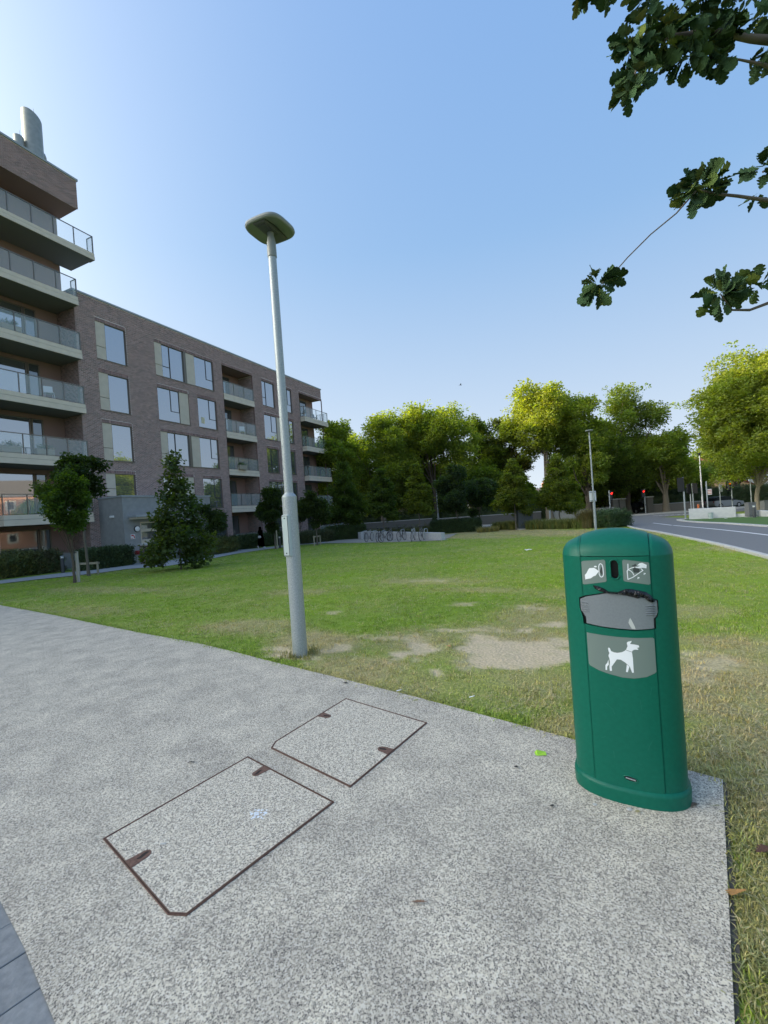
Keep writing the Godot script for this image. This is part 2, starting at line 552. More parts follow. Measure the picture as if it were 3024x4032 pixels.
func spot_value(list: Array, x: float, z: float, soft: float) -> float:
	var out := 0.0
	var p := Vector2(x, z)
	for s in list:
		if p.distance_squared_to(s[2]) > s[3] * s[3]: continue
		var l: float = (s[0] * p).length()
		var w: float = s[1] * (1.0 - smoothstep(1.0 - soft, 1.0 + soft, l))
		out = maxf(out, w)
	return out

func bare(x: float, z: float) -> float:
	var w := 0.22 * nz2.get_noise_2d(x * 1.1, z * 1.1) + 0.08 * nz2.get_noise_2d(x * 4.0, z * 4.0)
	var w2 := 0.22 * nz2.get_noise_2d(x * 1.1 + 40, z * 1.1) + 0.08 * nz2.get_noise_2d(x * 4.0 + 40, z * 4.0)
	var b := spot_value(bare_spots, x + w, z + w2, 0.28)
	return clampf(b + 0.35 * nz2.get_noise_2d(x * 3.0, z * 3.0) * (1.0 if b > 0.05 else 0.0), 0, 1)

func dry(x: float, z: float) -> float:
	var d := spot_value(dry_spots, x + 0.3 * nz.get_noise_2d(x, z), z + 0.3 * nz.get_noise_2d(x + 9, z), 0.45)
	var k := 0.5 + 0.5 * nz.get_noise_2d(x * 1.1, z * 1.1)
	var far := clampf(0.11 + 0.5 * (k - 0.5), 0, 1)
	return clampf(d * (0.55 + 0.75 * k) + far, 0, 1)

func lawn_color(x: float, z: float) -> Vector3:
	var green := Vector3(0.270, 0.395, 0.024)
	var deep := Vector3(0.195, 0.310, 0.020)
	var straw := Vector3(0.50, 0.415, 0.20)
	var soil := Vector3(0.76, 0.61, 0.40)
	var k := 0.5 + 0.5 * nz.get_noise_2d(x * 0.55 + 31, z * 0.8)
	var c := deep.lerp(green, clampf(k * 1.3, 0, 1))
	c = c.lerp(straw, dry(x, z) * 0.85)
	return c.lerp(soil, bare(x, z))

func lines(list: Array) -> PackedFloat32Array:
	# list of [from, to, step at from, step at to]
	var out := PackedFloat32Array()
	for q in list:
		var p: float = q[0]
		while p < q[1] - 1e-4:
			out.append(p)
			p += lerpf(q[2], q[3], (p - q[0]) / (q[1] - q[0]))
	out.append(list[-1][1])
	return out

func build_ground():
	setup_spots()
	# far ground to the horizon
	var mb := MB.new()
	var gx := lines([[-700, -60, 80, 40], [-60, 100, 20, 20], [100, 900, 50, 100]])
	var gz := lines([[-900, -130, 110, 60], [-130, -27, 10.3, 10.3], [-27, -5, 11, 11], [-5, 60, 20, 30], [60, 500, 80, 100]])
	sheet(mb, gx, gz, -0.09, false)
	struct("ground", mb.mesh(), M.far_ground)
	# the lawn
	var lb := MB.new()
	var xs := lines([[-34, -8, 1.3, 0.35], [-8, -3, 0.3, 0.09], [-3, 3.6, 0.075, 0.075], [3.6, 8, 0.1, 0.35], [8, 44, 0.4, 1.4]])
	var zs := lines([[-44, -16, 1.2, 0.45], [-16, -7, 0.4, 0.12], [-7, -1.2, 0.075, 0.05], [-1.2, 3.0, 0.09, 0.6]])
	sheet(lb, xs, zs, -0.022, true)
	struct("lawn", lb.mesh(), M.lawn_soil)

func sheet(mb: MB, xs: PackedFloat32Array, zs: PackedFloat32Array, dy: float, coloured: bool):
	var cols := []
	var hs := []
	for j in zs.size():
		var row := PackedColorArray()
		var hr := PackedFloat32Array()
		for i in xs.size():
			if coloured:
				var c := lawn_color(xs[i], zs[j])
				row.append(Color(c.x, c.y, c.z))
				hr.append(gh(zs[j]) + dy + 0.012 * nz2.get_noise_2d(xs[i], zs[j]) - 0.012 * bare(xs[i], zs[j]))
			else:
				row.append(Color(1, 1, 1))
				hr.append(gh(zs[j]) + dy)
		cols.append(row)
		hs.append(hr)
	for j in zs.size() - 1:
		for i in xs.size() - 1:
			var a := Vector3(xs[i], hs[j][i], zs[j]); var b := Vector3(xs[i], hs[j + 1][i], zs[j + 1])
			var d := Vector3(xs[i + 1], hs[j + 1][i + 1], zs[j + 1]); var e := Vector3(xs[i + 1], hs[j][i + 1], zs[j])
			var nn := (b - a).cross(e - a).normalized()
			for q in [[a, cols[j][i]], [d, cols[j + 1][i + 1]], [b, cols[j + 1][i]], [a, cols[j][i]], [e, cols[j][i + 1]], [d, cols[j + 1][i + 1]]]:
				mb.col = q[1]
				mb.vert(q[0], nn)

# a strip of ground between two lists of points, lifted by dy; steps keep it on the slope
func strip(mb: MB, near: Array, far: Array, dy: float, cross := 3, stained := false):
	for i in near.size() - 1:
		for k in cross:
			var t0 := float(k) / cross
			var t1 := float(k + 1) / cross
			var q := []
			for w in [[i, t0], [i + 1, t0], [i + 1, t1], [i, t1]]:
				var p: Vector3 = near[w[0]].lerp(far[w[0]], w[1])
				p.y = gh(p.z) + dy
				q.append(p)
			if stained:
				for w in [[0, 1, 2], [0, 2, 3]]:
					for e in [0, 2, 1] if (q[1] - q[0]).cross(q[2] - q[0]).y > 0 else [0, 1, 2]:
						var p: Vector3 = q[w[e]]
						var k2 := 0.96 + 0.045 * nz.get_noise_2d(p.x * 2.2, p.z * 2.2) + 0.05 * nz2.get_noise_2d(p.x * 1.3, p.z * 1.3)
						mb.col = Color(k2, k2, k2)
						mb.vert(p, Vector3.UP)
				mb.col = Color(0.93, 0.93, 0.93)
				continue
			mb.face_to(Vector3.UP, q[0], q[1], q[2])
			mb.face_to(Vector3.UP, q[0], q[2], q[3])

func resample(pts: Array, step: float) -> Array:
	var out := [pts[0]]
	for i in pts.size() - 1:
		var n := maxi(1, int(ceil((pts[i + 1] - pts[i]).length() / step)))
		for k in range(1, n + 1):
			out.append(pts[i].lerp(pts[i + 1], float(k) / n))
	return out

func smooth_line(pts: Array, step: float) -> Array:
	var cu := Curve3D.new()
	for i in pts.size():
		var t := Vector3.ZERO
		if i > 0 and i < pts.size() - 1: t = (pts[i + 1] - pts[i - 1]) / 6.0
		var li := t
		var lo := t
		if i > 0 and i < pts.size() - 1:
			li = t.normalized() * minf(t.length(), (pts[i] - pts[i - 1]).length() / 3.0)
			lo = t.normalized() * minf(t.length(), (pts[i + 1] - pts[i]).length() / 3.0)
		cu.add_point(pts[i], -li, lo)
	cu.bake_interval = step
	var out := []
	var L := cu.get_baked_length()
	var n := maxi(2, int(L / step))
	for k in n + 1:
		out.append(cu.sample_baked(L * k / n))
	return out

# kerb stones: a raised ribbon along a line on the ground, cut into stones
func kerb(called: String, pts: Array, width: float, side: float, top: float, label_root: Node):
	var i := 0
	while i < pts.size() - 1:
		var a: Vector3 = pts[i]
		var b: Vector3 = pts[i + 1]
		a.y = gh(a.z); b.y = gh(b.z)
		var t := (b - a).normalized()
		var w := Vector3(-t.z, 0, t.x).normalized() * side
		var mb := MB.new()
		var L := (b - a).length()
		var bs := Basis(t, Vector3.UP, t.cross(Vector3.UP)).orthonormalized()
		mb.cbox(Vector3(0, 0, 0), Vector3(L - 0.012, 0.30, width), 0.015)
		var o := part(called, mb.mesh(), M.kerb_concrete, label_root)
		o.transform = Transform3D(bs, (a + b) * 0.5 + w * width * 0.5 + Vector3(0, top - 0.15, 0))
		i += 1

func build_road():
	var near := [P(2410, 2043), P(2432, 2054), P(2460, 2067), P(2533, 2085), P(2600, 2096), P(2700, 2116), P(2820, 2140), P(3024, 2190), P(3330, 2275), P(3900, 2470)]
	near = smooth_line(near, 0.9)
	var far := [P(2700, 2046), P(2662, 2048), P(2702, 2056), P(2760, 2059), P(2830, 2062), P(3024, 2076), P(3330, 2100), P(3900, 2160)]
	var mb := MB.new()
	# the side road, from its mouth to beyond the frame
	var nl := [P(2380, 2030), P(2432, 2054), P(2460, 2067), P(2533, 2085), P(2600, 2096), P(2700, 2116), P(2820, 2140), P(3024, 2190), P(3330, 2275), P(3900, 2470)]
	var fl := [P(2720, 2040), P(2690, 2046), P(2664, 2049), P(2672, 2052), P(2690, 2055), P(2760, 2060), P(2830, 2063), P(3024, 2077), P(3330, 2102), P(3900, 2162)]
	strip(mb, nl, fl, 0.012, 4)
	# the street across
	var a := []
	var b := []
	for k in 17:
		var x := -60.0 + k * 9.0
		a.append(Vector3(x, 0, -40.5 - 0.02 * x))
		b.append(Vector3(x, 0, -48.5 - 0.02 * x))
	strip(mb, a, b, 0.008, 4)
	struct("road", mb.mesh(), M.asphalt)
	# white line along the middle
	var pm := MB.new()
	var la := smooth_line([P(2568, 2060.5), P(2600, 2064.5), P(2800, 2084), P(3024, 2110), P(3400, 2160)], 1.5)
	var lb := []
	for i in la.size():
		var t: Vector3 = (la[mini(i + 1, la.size() - 1)] - la[maxi(i - 1, 0)]).normalized()
		lb.append(la[i] + Vector3(t.z, 0, -t.x) * 0.13)
	strip(pm, la, lb, 0.018, 1)
	# give way dashes at the mouth
	for k in 6:
		var p := P(2590, 2030).lerp(P(2710, 2026), k / 5.0)
		pm.box(Vector3(p.x, gh(p.z) + 0.014, p.z), Vector3(0.9, 0.004, 0.16))
	struct("road_markings", pm.mesh(), M.road_paint)
	# kerbs
	var kr := Node3D.new(); kr.name = "lawn_kerb"; add_child(kr); kr.set_meta("kind", "structure")
	kerb("kerb_stone", resample(smooth_line([P(2432, 2054), P(2460, 2067), P(2533, 2085), P(2600, 2096), P(2700, 2116), P(2820, 2140), P(3024, 2190), P(3330, 2275)], 0.9), 1.0), 0.14, 1.0, 0.055, kr)
	var kf := Node3D.new(); kf.name = "verge_kerb"; add_child(kf); kf.set_meta("kind", "structure")
	kerb("kerb_stone", resample([P(2700, 2046), P(2664, 2049), P(2668, 2052), P(2690, 2055), P(2760, 2060), P(2830, 2063), P(3024, 2077), P(3330, 2102)], 1.2), 0.30, -1.0, 0.08, kf)
	# pavement and kerb on the far side of the street
	var pv := MB.new()
	var c := []
	var d := []
	for k in 17:
		var x := -60.0 + k * 9.0
		c.append(Vector3(x, 0, -48.75 - 0.02 * x))
		d.append(Vector3(x, 0, -52.6 - 0.02 * x))
	strip(pv, c, d, 0.10, 2)
	struct("pavement", pv.mesh(), M.tan_paving)
	var ks := Node3D.new(); ks.name = "street_kerb"; add_child(ks); ks.set_meta("kind", "structure")
	var kk := []
	for k in 41:
		var x := -20.0 + k * 2.0
		kk.append(Vector3(x, 0, -48.5 - 0.02 * x))
	kerb("kerb_stone", kk, 0.25, -1.0, 0.11, ks)
	# the small verge behind the side road
	var vb := MB.new()
	var va := [P(2720, 2043), P(2700, 2047.5), P(2690, 2053), P(2760, 2057.5), P(2830, 2060.5), P(3024, 2074), P(3330, 2099)]
	var vc := [P(2720, 2040), P(2712, 2040), P(2710, 2041), P(2780, 2036), P(2900, 2030), P(3024, 2036), P(3330, 2040)]
	strip(vb, va, vc, 0.05, 2)
	var vm := mottled("verge_grass", Color(0.05, 0.12, 0.02), Color(0.09, 0.17, 0.035), 0.95, 0.06, 4, 50, 1.2)
	struct("verge", vb.mesh(), vm)
	# path along the apartments and the paved place with the bicycles
	var n1 := [P(-420, 2352), P(0, 2299), P(145, 2282), P(282, 2268), P(400, 2255), P(498, 2241), P(666, 2228), P(850, 2196), P(931, 2180), P(1019, 2167), P(1121, 2154), P(1190, 2144), P(1281, 2139)]
	var f1 := [P(-420, 2332), P(0, 2286), P(120, 2272), P(217, 2260), P(400, 2240), P(498, 2223), P(666, 2207), P(850, 2173), P(931, 2166), P(1019, 2159), P(1121, 2147), P(1190, 2138), P(1281, 2127)]
	var pb := MB.new()
	strip(pb, n1, f1, 0.008, 2)
	struct("path", pb.mesh(), M.path_paving)
	var n2 := [P(1281, 2139), P(1433, 2137), P(1567, 2134), P(1660, 2131), P(1742, 2128)]
	var f2 := [P(1281, 2124), P(1400, 2108), P(1520, 2106), P(1640, 2106), P(1742, 2106)]
	var tb := MB.new()
	strip(tb, n2, f2, 0.006, 3)
	var n3 := [P(1742, 2128), P(1776, 2114)]
	var f3 := [P(1742, 2106), P(1800, 2100)]
	strip(tb, n3, f3, 0.006, 2)
	struct("paved_place", tb.mesh(), M.tan_paving)

func build_concrete():
	# exposed aggregate path in the foreground: a slab with a clean edge above the lawn
	var root := Node3D.new()
	root.name = "concrete_path"
	add_child(root)
	root.set_meta("kind", "structure")
	var edge := [Vector3(-19.5, 0, -18.3), Vector3(-9.72, 0, -10.97), Vector3(-6.6, 0, -8.68), Vector3(-3.8, 0, -6.55), Vector3(-2.5, 0, -5.62), Vector3(-1.85, 0, -5.08), Vector3(-1.41, 0, -4.72), Vector3(0.16, 0, -3.5), Vector3(1.64, 0, -2.26)]
	var dirv := Vector3(0.765, 0, 0.644)
	var perp := Vector3(-0.644, 0, 0.765)
	var inner := []
	for p in edge:
		inner.append(Vector3(p.x, 0, p.z) + perp * 2.47)
	inner[-1] = Vector3(0.253, 0, -0.38)
	var mb := MB.new()
	var fe := resample(edge, 0.35)
	var fi := []
	for p in fe: fi.append(p + perp * 2.47)
	fi[-1] = inner[-1]
	strip(mb, fe, fi, 0.0, 14, true)
	for i in edge.size() - 1:
		var a: Vector3 = edge[i]; var b: Vector3 = edge[i + 1]
		a.y = gh(a.z); b.y = gh(b.z)
		mb.face_to(-perp, a, b, b + Vector3(0, -0.1, 0))
		mb.face_to(-perp, a, b + Vector3(0, -0.1, 0), a + Vector3(0, -0.1, 0))
	var e0: Vector3 = edge[-1]; var e1: Vector3 = inner[-1]
	mb.face_to(dirv, e0, e1, e1 + Vector3(0, -0.1, 0))
	mb.face_to(dirv, e0, e1 + Vector3(0, -0.1, 0), e0 + Vector3(0, -0.1, 0))
	part("slab", mb.mesh(), M.aggregate_concrete, root)
	# bluestone setts beside it
	var sr := Node3D.new()
	sr.name = "stone_paving"
	add_child(sr)
	sr.set_meta("kind", "structure")
	var meshes := []
	for k in 4:
		var b := MB.new()
		b.cbox(Vector3.ZERO, Vector3(0.1985 - 0.001 * k, 0.08, 0.4015), 0.002)
		meshes.append(b.mesh())
	var bs := Basis(dirv.normalized(), Vector3.UP, dirv.normalized().cross(Vector3.UP)).orthonormalized()
	var along := dirv.normalized()
	var org := Vector3(0.06, 0, -0.38)
	var mats := []
	for k in 3:
		var m: StandardMaterial3D = M.bluestone.duplicate()
		m.albedo_color = lin(1.0 + 0.08 * k, 1.0 + 0.08 * k, 1.0 + 0.08 * k)
		mats.append(m)
	for row in 5:
		for i in range(-34, 3):
			var o := part("sett", meshes[rng.randi() % 4], mats[rng.randi() % 3], sr)
			var p := org + along * (i * 0.2 + (0.1 if row % 2 else 0.0)) + perp * (0.205 + row * 0.403)
			o.transform = Transform3D(bs * Basis(Vector3.RIGHT, r(-0.006, 0.006)), p + Vector3(0, -0.043 + r(-0.0015, 0.0015), 0))
	var jb := MB.new()
	var ja := org + along * -7.0; var jc := org + along * 0.7
	jb.quad(ja + Vector3(0, -0.012, 0), ja + perp * 2.03 + Vector3(0, -0.012, 0), jc + perp * 2.03 + Vector3(0, -0.012, 0), jc + Vector3(0, -0.012, 0))
	part("joint", jb.mesh(), M.bluestone, sr)
	# bare earth along the cut edge of the slab
	var eb := MB.new()
	var ea := Vector3(1.64, -0.012, -2.26)
	var ec := Vector3(0.253, -0.012, -0.38)
	for k in 24:
		var p := ea.lerp(ec, k / 24.0); var q := ea.lerp(ec, (k + 1) / 24.0)
		var w0 := 0.018 + 0.014 * nz2.get_noise_1d(k * 3.1); var w1 := 0.018 + 0.014 * nz2.get_noise_1d((k + 1) * 3.1)
		eb.face_to(Vector3.UP, p, q, q + dirv * w1); eb.face_to(Vector3.UP, p, q + dirv * w1, p + dirv * w0)
	part("edge_soil", eb.mesh(), M.earth_joint, root)

# ---------------------------------------------------------------- the apartment block
const S0 := 16.83
const Y0 := -1.0
var brick_xf := []
var brick_col := []
var mortar_mb: MB
var reveal_mb: MB
var brick_unit: ArrayMesh
var brick_tones := [Vector3(0.361, 0.224, 0.205), Vector3(0.291, 0.185, 0.175), Vector3(0.422, 0.254, 0.226), Vector3(0.321, 0.200, 0.185), Vector3(0.381, 0.239, 0.226), Vector3(0.241, 0.161, 0.153), Vector3(0.461, 0.282, 0.256)]

func B(s: float, y: float, o: float) -> Vector3:
	return Vector3(s - S0, y - Y0, o)

func make_brick_unit():
	var mb := MB.new()
	# front at z = 0, one unit long and high, without a back
	var c := 0.04
	var a := [Vector3(-0.5, -0.5, -1), Vector3(0.5, -0.5, -1), Vector3(0.5, 0.5, -1), Vector3(-0.5, 0.5, -1)]
	var b := [Vector3(-0.5 + c * 0.3, -0.5 + c, 0), Vector3(0.5 - c * 0.3, -0.5 + c, 0), Vector3(0.5 - c * 0.3, 0.5 - c, 0), Vector3(-0.5 + c * 0.3, 0.5 - c, 0)]
	mb.quad(b[0], b[1], b[2], b[3])
	for i in 4:
		var j := (i + 1) % 4
		mb.quad(a[i], a[j], b[j], b[i])
	brick_unit = mb.mesh()

func brick_color() -> Color:
	var t: Vector3 = brick_tones[rng.randi() % brick_tones.size()] * r(0.82, 1.18)
	return Color(t.x, t.y, t.z)

# a flat brick wall: org, along u (unit), facing n, size L x H, holes [u0, v0, u1, v1]; soldier courses over the holes
func brick_wall(org: Vector3, u: Vector3, n: Vector3, L: float, H: float, holes: Array, soldier := true, reveal := 0.14, bricks := true):
	var us := [0.0, L]
	var vs := [0.0, H]
	for h in holes:
		us.append(clampf(h[0], 0, L)); us.append(clampf(h[2], 0, L)); vs.append(clampf(h[1], 0, H)); vs.append(clampf(h[3], 0, H))
	us.sort(); vs.sort()
	var up := Vector3.UP
	for i in us.size() - 1:
		for j in vs.size() - 1:
			if us[i + 1] - us[i] < 0.001 or vs[j + 1] - vs[j] < 0.001: continue
			var cu: float = (us[i] + us[i + 1]) * 0.5
			var cv: float = (vs[j] + vs[j + 1]) * 0.5
			var inside := false
			for h in holes:
				if cu > h[0] and cu < h[2] and cv > h[1] and cv < h[3]: inside = true
			if inside: continue
			var q := func(a: float, b: float) -> Vector3: return org + u * a + up * b - n * 0.009
			mortar_mb.face_to(n, q.call(us[i], vs[j]), q.call(us[i + 1], vs[j]), q.call(us[i + 1], vs[j + 1]))
			mortar_mb.face_to(n, q.call(us[i], vs[j]), q.call(us[i + 1], vs[j + 1]), q.call(us[i], vs[j + 1]))
	if reveal > 0:
		for h in holes:
			var p := func(a: float, b: float, d: float) -> Vector3: return org + u * a + up * b - n * d
			var lo: float = maxf(h[1], 0.0)
			for q in [[h[0], lo, h[0], h[3], u], [h[2], lo, h[2], h[3], -u], [h[0], lo, h[2], lo, up], [h[0], h[3], h[2], h[3], -up]]:
				reveal_mb.face_to(q[4], p.call(q[0], q[1], 0.003), p.call(q[2], q[3], 0.003), p.call(q[2], q[3], reveal))
				reveal_mb.face_to(q[4], p.call(q[0], q[1], 0.003), p.call(q[2], q[3], reveal), p.call(q[0], q[1], reveal))
	if not bricks: return
	var bs := Basis(u, up, n)
	var blocks := holes.duplicate()
	if soldier:
		for h in holes:
			if h[3] > H - 0.3: continue
			blocks.append([h[0], h[3], h[2], h[3] + 0.222])
			var x: float = h[0]
			while x < h[2] - 0.05:
				brick_xf.append(Transform3D(bs * Basis.from_scale(Vector3(0.062, 0.21, 0.02)), org + u * (x + 0.037) + up * (h[3] + 0.111)))
				brick_col.append(brick_color())
				x += 0.0749
	var rows := int(H / 0.0749)
	for j in rows:
		var v := (j + 0.5) * 0.0749
		var cuts := []
		for h in blocks:
			if v > h[1] and v < h[3]: cuts.append([h[0], h[2]])
		var x := -0.1125 if j % 2 else 0.0
		while x < L:
			var pieces := [[maxf(x, 0.0), minf(x + 0.225, L)]]
			for c in cuts:
				var nx := []
				for p in pieces:
					if c[1] <= p[0] or c[0] >= p[1]: nx.append(p)
					else:
						if c[0] > p[0]: nx.append([p[0], c[0]])
						if c[1] < p[1]: nx.append([c[1], p[1]])
				pieces = nx
			for p in pieces:
				var len: float = p[1] - p[0] - 0.014
				if len < 0.03: continue
				brick_xf.append(Transform3D(bs * Basis.from_scale(Vector3(len, 0.058, 0.02)), org + u * ((p[0] + p[1]) * 0.5) + up * v + n * r(-0.0015, 0.0015)))
				brick_col.append(brick_color())
			x += 0.225

func fbox(mb: MB, s0: float, s1: float, y0: float, y1: float, o0: float, o1: float):
	mb.span(B(s0, y0, o0), B(s1, y1, o1))

# a window: lights from s0 on, each [kind, end]; G glass, O opening light with a transom, P opaque panel, M brick-coloured mullion
func window_unit(root: Node, s0: float, y0: float, y1: float, lights: Array, depth := 0.12, open_light := false):
	var fr := MB.new()
	var a := s0
	var e: float = lights[-1][1]
	var t := 0.045
	fbox(fr, s0, e, y1 - t, y1, -depth, -depth + 0.06)
	fbox(fr, s0, e, y0, y0 + t, -depth, -depth + 0.07)
	fbox(fr, s0 - 0.02, e + 0.04, y0 - 0.05, y0 - 0.003, -depth, 0.035)
	fbox(fr, s0, s0 + t, y0 + t, y1 - t, -depth, -depth + 0.06)
	fbox(fr, e - t, e, y0 + t, y1 - t, -depth, -depth + 0.06)
	var w := part("window", fr.mesh(), M.bronze_frame, root)
	for l in lights:
		var b: float = l[1]
		var k: String = l[0]
		if k == "P":
			var pm := MB.new()
			pm.cbox(B((a + b) * 0.5, (y0 + y1) * 0.5, -depth + 0.045), Vector3(b - a - 0.012, y1 - y0 - 0.03, 0.06), 0.006)
			if a < s0 + 0.01 and b - a < 0.68:
				pm = MB.new()
				var yb := y0 + (y1 - y0) * 0.335
				pm.cbox(B((a + b) * 0.5, (y0 + yb) * 0.5, -depth + 0.045), Vector3(b - a - 0.012, yb - y0 - 0.03, 0.06), 0.006)
				pm.cbox(B((a + b) * 0.5, (y1 + yb) * 0.5, -depth + 0.045), Vector3(b - a - 0.012, y1 - yb - 0.03, 0.06), 0.006)
			part("panel", pm.mesh(), M.beige_panel, w)
		elif k == "M":
			var mm := MB.new()
			fbox(mm, a, b, y0, y1, -depth, -0.004)
			part("mullion", mm.mesh(), M.bronze_frame, w)
		else:
			var gm := MB.new()
			gm.face_to(Vector3(0, 0, 1), B(a, y0, -depth + 0.012), B(b, y0, -depth + 0.012), B(b, y1, -depth + 0.012))
			gm.face_to(Vector3(0, 0, 1), B(a, y0, -depth + 0.012), B(b, y1, -depth + 0.012), B(a, y1, -depth + 0.012))
			part("pane", gm.mesh(), M.window_glass, w)
			if k == "O":
				var fm := MB.new()
				var ym := y0 + (y1 - y0) * 0.33
				var q := 0.035
				var of := -depth + 0.045
				for z in [[a, b, ym, ym + q], [a, b, y1 - q, y1], [a, a + q, ym + q, y1 - q], [b - q, b, ym + q, y1 - q]]:
					fbox(fm, z[0], z[1], z[2], z[3], -depth + 0.013, of)
				part("casement", fm.mesh(), M.dark_frame, w)
				if open_light:
					# the casement stands open
					var om := MB.new()
					for z in [[0.0, 0.62, 0.0, 0.04], [0.0, 0.62, 1.2, 1.24], [0.0, 0.04, 0.0, 1.24], [0.58, 0.62, 0.0, 1.24]]:
						om.span(Vector3(z[0], z[2], -0.02), Vector3(z[1], z[3], 0.02))
					var sash := part("open_casement", om.mesh(), M.white_paint, w)
					sash.transform = Transform3D(Basis(Vector3.UP, -0.9), B(a, ym, 0.02))
			else:
				var vm := MB.new()
				fbox(vm, a - 0.02, a + 0.02, y0, y1, -depth + 0.013, -depth + 0.05)
				part("mullion", vm.mesh(), M.dark_frame, w)
		a = b

# slab with a two-piece fascia, glass balustrade and handrail
func balcony(root: Node, s0: float, s1: float, ytop: float, yb: float, o_in: float, o_out: float, posts: int, label := "", ret_right := false, ret_left := false):
	var sl := MB.new()
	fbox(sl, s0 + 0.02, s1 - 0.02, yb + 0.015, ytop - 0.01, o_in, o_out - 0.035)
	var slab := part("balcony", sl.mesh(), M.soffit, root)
	var fa := MB.new()
	var ym := lerpf(yb, ytop, 0.56)
	for q in [[ym + 0.009, ytop, 0.0], [yb, ym - 0.009, 0.012]]:
		fa.span(B(s0 - q[2], q[0], o_out - 0.035), B(s1 + q[2], q[1], o_out + q[2]))
		fa.span(B(s0 - q[2], q[0], 0.005), B(s0 + 0.02, q[1], o_out - 0.036))
		fa.span(B(s1 - 0.02, q[0], 0.005), B(s1 + q[2], q[1], o_out - 0.036))
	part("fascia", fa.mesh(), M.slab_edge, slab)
	var rm := MB.new()
	var og := o_out - 0.07
	fbox(rm, s0, s1, ytop + 1.06, ytop + 1.10, og - 0.025, og + 0.025)
	var runs := [[B(s0 + 0.02, 0, og), B(s1 - 0.02, 0, og), posts]]
	if ret_right:
		fbox(rm, s1 - 0.05, s1, ytop + 1.06, ytop + 1.10, -0.1 if not ret_left else o_in + 0.3, og - 0.026)
		runs.append([B(s1 - 0.02, 0, og - 0.03), B(s1 - 0.02, 0, -0.1 if not ret_left else o_in + 0.3), 1 if not ret_left else 3])
	if ret_left:
		fbox(rm, s0, s0 + 0.05, ytop + 1.06, ytop + 1.10, 0.02, og - 0.026)
		runs.append([B(s0 + 0.02, 0, og - 0.03), B(s0 + 0.02, 0, 0.02), 1])
	part("handrail", rm.mesh(), M.rail_metal, slab)
	for run in runs:
		var a: Vector3 = run[0]; var b: Vector3 = run[1]
		a.y = ytop - Y0; b.y = ytop - Y0
		var n: int = run[2]
		for i in n + 1:
			var p := a.lerp(b, float(i) / n)
			var pm := MB.new()
			pm.span(p + Vector3(-0.022, 0, -0.022), p + Vector3(0.022, 1.06, 0.022))
			part("post", pm.mesh(), M.rail_metal, slab)
			if i < n:
				var q := a.lerp(b, float(i + 1) / n)
				var t := (q - p).normalized()
				var g := MB.new()
				var p0 := p + t * 0.035; var q0 := q - t * 0.035
				g.face_to(t.cross(Vector3.UP), p0 + Vector3(0, 0.05, 0), q0 + Vector3(0, 0.05, 0), q0 + Vector3(0, 1.04, 0))
				g.face_to(t.cross(Vector3.UP), p0 + Vector3(0, 0.05, 0), q0 + Vector3(0, 1.04, 0), p0 + Vector3(0, 1.04, 0))
				part("pane", g.mesh(), M.balustrade_glass, slab)

func glazed_back(root: Node, s0: float, s1: float, y0: float, y1: float, o: float, splits: Array):
	# the wall at the back of a recess: dark cladding with tall glazed doors
	var wm := MB.new()
	wm.face_to(Vector3(0, 0, 1), B(s0, y0, o), B(s1, y0, o), B(s1, y1, o))
	wm.face_to(Vector3(0, 0, 1), B(s0, y0, o), B(s1, y1, o), B(s0, y1, o))
	var wall := part("back_wall", wm.mesh(), M.recess_wall, root)
	for q in splits:
		var fr := MB.new()
		for z in [[q[0], q[1], y0, y0 + 0.06], [q[0], q[1], y1 - 0.3, y1 - 0.24], [q[0], q[0] + 0.07, y0, y1 - 0.24], [q[1] - 0.07, q[1], y0, y1 - 0.24]]:
			fbox(fr, z[0], z[1], z[2], z[3], o + 0.004, o + 0.07)
		part("door_frame", fr.mesh(), M.bronze_frame, wall)
		var g := MB.new()
		g.face_to(Vector3(0, 0, 1), B(q[0], y0, o + 0.02), B(q[1], y0, o + 0.02), B(q[1], y1 - 0.24, o + 0.02))
		g.face_to(Vector3(0, 0, 1), B(q[0], y0, o + 0.02), B(q[1], y1 - 0.24, o + 0.02), B(q[0], y1 - 0.24, o + 0.02))
		part("pane", g.mesh(), M.window_glass if q[2] == 0 else M.door_glass, wall)

